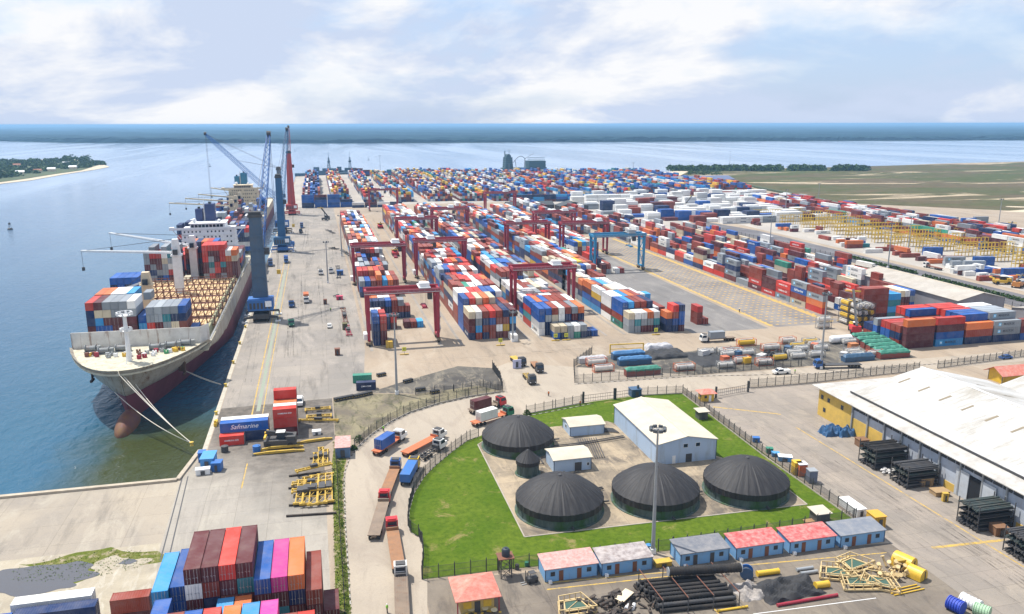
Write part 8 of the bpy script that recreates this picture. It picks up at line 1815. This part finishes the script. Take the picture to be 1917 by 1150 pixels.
# ------------------------------------------------------------------ turn the list into objects
def corners(c, ins=.0):
    hw = 1.22 - ins; hl = c['L'] / 2 - ins; co, si = math.cos(c['rz']), math.sin(c['rz'])
    return [Vector((c['x'] + a * co - b_ * si, c['y'] + a * si + b_ * co, 0)) for a, b_ in ((-hw, -hl), (hw, -hl), (hw, hl), (-hw, hl))]
CAMP = Vector((0, 0, H))
def make_containers():
    vs, fs, own = [], [], []
    for i, c in enumerate(CONT):
        cs = corners(c); o = len(vs)
        vs += [(q.x, q.y, c['z'] + .01) for q in cs] + [(q.x, q.y, c['z'] + c['h'] - .03) for q in cs]
        fs += [(o, o + 1, o + 5, o + 4), (o + 1, o + 2, o + 6, o + 5), (o + 2, o + 3, o + 7, o + 6), (o + 3, o, o + 4, o + 7), (o + 4, o + 5, o + 6, o + 7)]; own += [i] * 5
    tree = BVHTree.FromPolygons(vs, fs)
    def vis(c, i):
        """visible pixel area, and whether any face is uncovered at all"""
        cs = corners(c); z0, z1 = c['z'] + .15, c['z'] + c['h'] - .04; tot = 0.; exposed = False
        faces = [(cs[k], cs[(k + 1) % 4]) for k in range(4)]
        def pxarea(quad):
            pts = []
            for q in quad:
                d = q - CAMP; dd = d.dot(_fwd)
                if dd < 5: return 0
                pts.append((PW / 2 + F * d.dot(RT) / dd, PH / 2 - F * d.dot(UP) / dd))
            a = sum(pts[k][0] * pts[(k + 1) % 4][1] - pts[(k + 1) % 4][0] * pts[k][1] for k in range(4)) / 2
            ins = sum(1 for p_ in pts if -20 < p_[0] < PW + 20 and -20 < p_[1] < PH + 20) / 4
            return abs(a) * ins
        quads = [([Vector((a.x, a.y, z0)), Vector((b_.x, b_.y, z0)), Vector((b_.x, b_.y, z1)), Vector((a.x, a.y, z1))], Vector(((b_ - a).y, -(b_ - a).x, 0)).normalized()) for a, b_ in faces]
        quads.append(([Vector((q.x, q.y, z1 + .01)) for q in cs], Vector((0, 0, 1))))
        for quad, nrm in quads:
            ctr = sum(quad, Vector()) / 4
            h_, _, idx, dist = tree.ray_cast(ctr + nrm * .05, nrm, 1.2)
            if idx is None or dist > .9: exposed = True
            if nrm.dot(CAMP - ctr) <= 0: continue
            ok = n = 0
            for u in (.15, .5, .85):
                for v in (.3, .75):
                    pt = quad[0].lerp(quad[1], u).lerp(quad[3].lerp(quad[2], u), v) + nrm * .05
                    d = pt - CAMP; n += 1
                    _, _, idx, dist = tree.ray_cast(CAMP, d.normalized(), d.length + 1)
                    if idx is None or dist > d.length - .3 or own[idx] == i: ok += 1
            tot += pxarea(quad) * ok / n
        return tot, exposed
    sc_ = []
    for i, c in enumerate(CONT):
        a, e = vis(c, i); c['area'] = a; c['exp'] = e
    order = sorted(range(len(CONT)), key=lambda i: -CONT[i]['area'])
    top = [i for i in order if CONT[i]['area'] > 2][:300]; tops = set(top)
    used = {}; ndoor = 0
    for rank, i in enumerate(top):
        c = CONT[i]; near = rank < 60
        o = bpy.data.objects.new('shipping_container', cmesh('body', c['L'] if c['L'] in (12.19, 6.06) else 6.06 if c['L'] > 4 else 2.6, c['h'], near)); COL.objects.link(o)
        o.location = (c['x'], c['y'], c['z']); o.rotation_euler = (0, 0, c['rz'])
        o.scale = (1, 1, .994)
        r_ = random.Random(i); k = r_.uniform(.82, 1.15); col = CC[c['col']]; o.color = tuple(min(1, v * k) for v in col) + (1,)
        size = '' if c['L'] > 7 else 'short '
        lab = f"{size}{c['col']} container, {c['where']}"
        w_ = lab.split()
        if len(w_) > 16:
            lab = lab.replace('container, ', 'container, ').replace(' of the ', ' of ').replace('tier of ', 'tier, '); w_ = lab.split()
        lab = ' '.join(w_[:16])
        used.setdefault(lab, []).append(o)
        tag(o, lab, 'container', c['group'])
        if c['doors'] or near:
            ds = -1
            for side in (-1, 1):
                d = bpy.data.objects.new('door', cmesh('door', c['h'], side)); COL.objects.link(d); d.parent = o; d.location = (0, -c['L'] / 2 + .045, 0); d.color = o.color
                if rank < 120:
                    l_ = bpy.data.objects.new('locking_bars', cmesh('lock', c['h'], side)); COL.objects.link(l_); l_.parent = d
        br = c['brand']
        if br:
            # writing on the long side that faces the camera
            side = c['x'] > 0 if abs(c['rz']) < .3 else True
            specs = {'M': ('MAERSK', 1.35, logo_dark, 0), 'H': ('HAMBURG SÜD', 1.0, logo_white, 0), 'C': ('CMA CGM', 1.3, logo_white, .15), 'S': ('Safmarine', 1.7, logo_white, .35), 'T': ('TRITON', 1.2, logo_white, 0)}[br]
            s_ = specs[1] * (.5 if c['L'] < 7 else 1)
            me = text_mesh(specs[0], s_, specs[2], specs[3])
            tx = bpy.data.objects.new('lettering', me); COL.objects.link(tx); tx.parent = o
            sgn = -1
            tx.rotation_euler = (R(90), 0, R(-90) if sgn < 0 else R(90)); tx.location = (sgn * 1.235, -.6 if br == 'M' else 0, c['h'] * .52)
            if br == 'M':
                st = bpy.data.objects.new('star_emblem', star_mesh()); COL.objects.link(st); st.parent = o; st.rotation_euler = (R(90), 0, R(-90)); st.location = (-1.235, c['L'] * .30, c['h'] * .52)
            if abs(c['rz'] - R(90)) < .3:   # turned boxes show their +x side
                tx.rotation_euler = (R(90), 0, R(90 + 180)); tx.location.x = -1.235
    # labels that came out equal: add what sets them apart
    for lab, obs in used.items():
        if len(obs) > 1:
            obs.sort(key=lambda q: (q.location.y, q.location.x, q.location.z))
            for n_, q in enumerate(obs):
                wds = lab.split()[:13]; q['label'] = ' '.join(wds) + ', ' + (ORD[n_] if n_ < 13 else 'farther') + ' from front'
    # all the rest as one crowd
    b = MB(); cols = []
    for i, c in enumerate(CONT):
        if i in tops or not c['exp']: continue
        r_ = random.Random(i); k = r_.uniform(.75, 1.2); col = [min(1, v * k) for v in CC[c['col']]]
        cs = corners(c, .0); z0, z1 = c['z'], c['z'] + c['h'] - .05
        o = len(b.v); b.v += [(q.x, q.y, z0) for q in cs] + [(q.x, q.y, z1) for q in cs]
        for f_ in ((0, 1, 5, 4), (1, 2, 6, 5), (2, 3, 7, 6), (3, 0, 4, 7), (4, 5, 6, 7)): b.f.append(tuple(o + q for q in f_)); b.mi.append(0); cols += [(*col, 1)] * 4
        # door bars and side ribs as slim strips on the faces that show
        if c['y'] < 620:
            co, si = math.cos(c['rz']), math.sin(c['rz'])
            def P_(a, bb, z): return (c['x'] + a * co - bb * si, c['y'] + a * si + bb * co, z)
            hl = c['L'] / 2
            for x in (-.02,): 
                b.add([P_(x - .05, -hl - .012, z0 + .1), P_(x + .05, -hl - .012, z0 + .1), P_(x + .05, -hl - .012, z1 - .1), P_(x - .05, -hl - .012, z1 - .1)], [(0, 1, 2, 3)]); cols += [(col[0] * .3, col[1] * .3, col[2] * .3, 1)] * 4
            for x in (-.55, .55):
                b.add([P_(x - .035, -hl - .012, z0 + .1), P_(x + .035, -hl - .012, z0 + .1), P_(x + .035, -hl - .012, z1 - .1), P_(x - .035, -hl - .012, z1 - .1)], [(0, 1, 2, 3)]); cols += [(.3, .3, .3, 1)] * 4
            if c['col'] in ('white', 'grey', 'silver') and r_.random() < .5:
                y0, y1 = -hl * .5, hl * .35
                b.add([P_(-1.232, y1, z0 + 1.0), P_(-1.232, y0, z0 + 1.0), P_(-1.232, y0, z0 + 1.75), P_(-1.232, y1, z0 + 1.75)], [(0, 1, 2, 3)]); cols += [(.13, .15, .18, 1)] * 4
            b.add([P_(-1.232, hl - .1, z0 + .02), P_(-1.232, -hl + .1, z0 + .02), P_(-1.232, -hl + .1, z0 + .14), P_(-1.232, hl - .1, z0 + .14)], [(0, 1, 2, 3)]); cols += [(col[0] * .35, col[1] * .35, col[2] * .35, 1)] * 4
    me = bpy.data.meshes.new('container_crowd'); me.from_pydata(b.v, [], b.f)
    me.materials.append(cfm); ca = me.color_attributes.new('Col', 'FLOAT_COLOR', 'CORNER')
    ca.data.foreach_set('color', np.array(cols, dtype=np.float32).ravel()); me.update()
    o = bpy.data.objects.new('container_crowd', me); COL.objects.link(o); tag(o, 'all the farther stacked shipping containers of the terminal', 'containers', kind='stuff')
    print('containers', len(CONT), 'single', len(top), 'smallest', CONT[top[-1]]['area'])
make_containers()
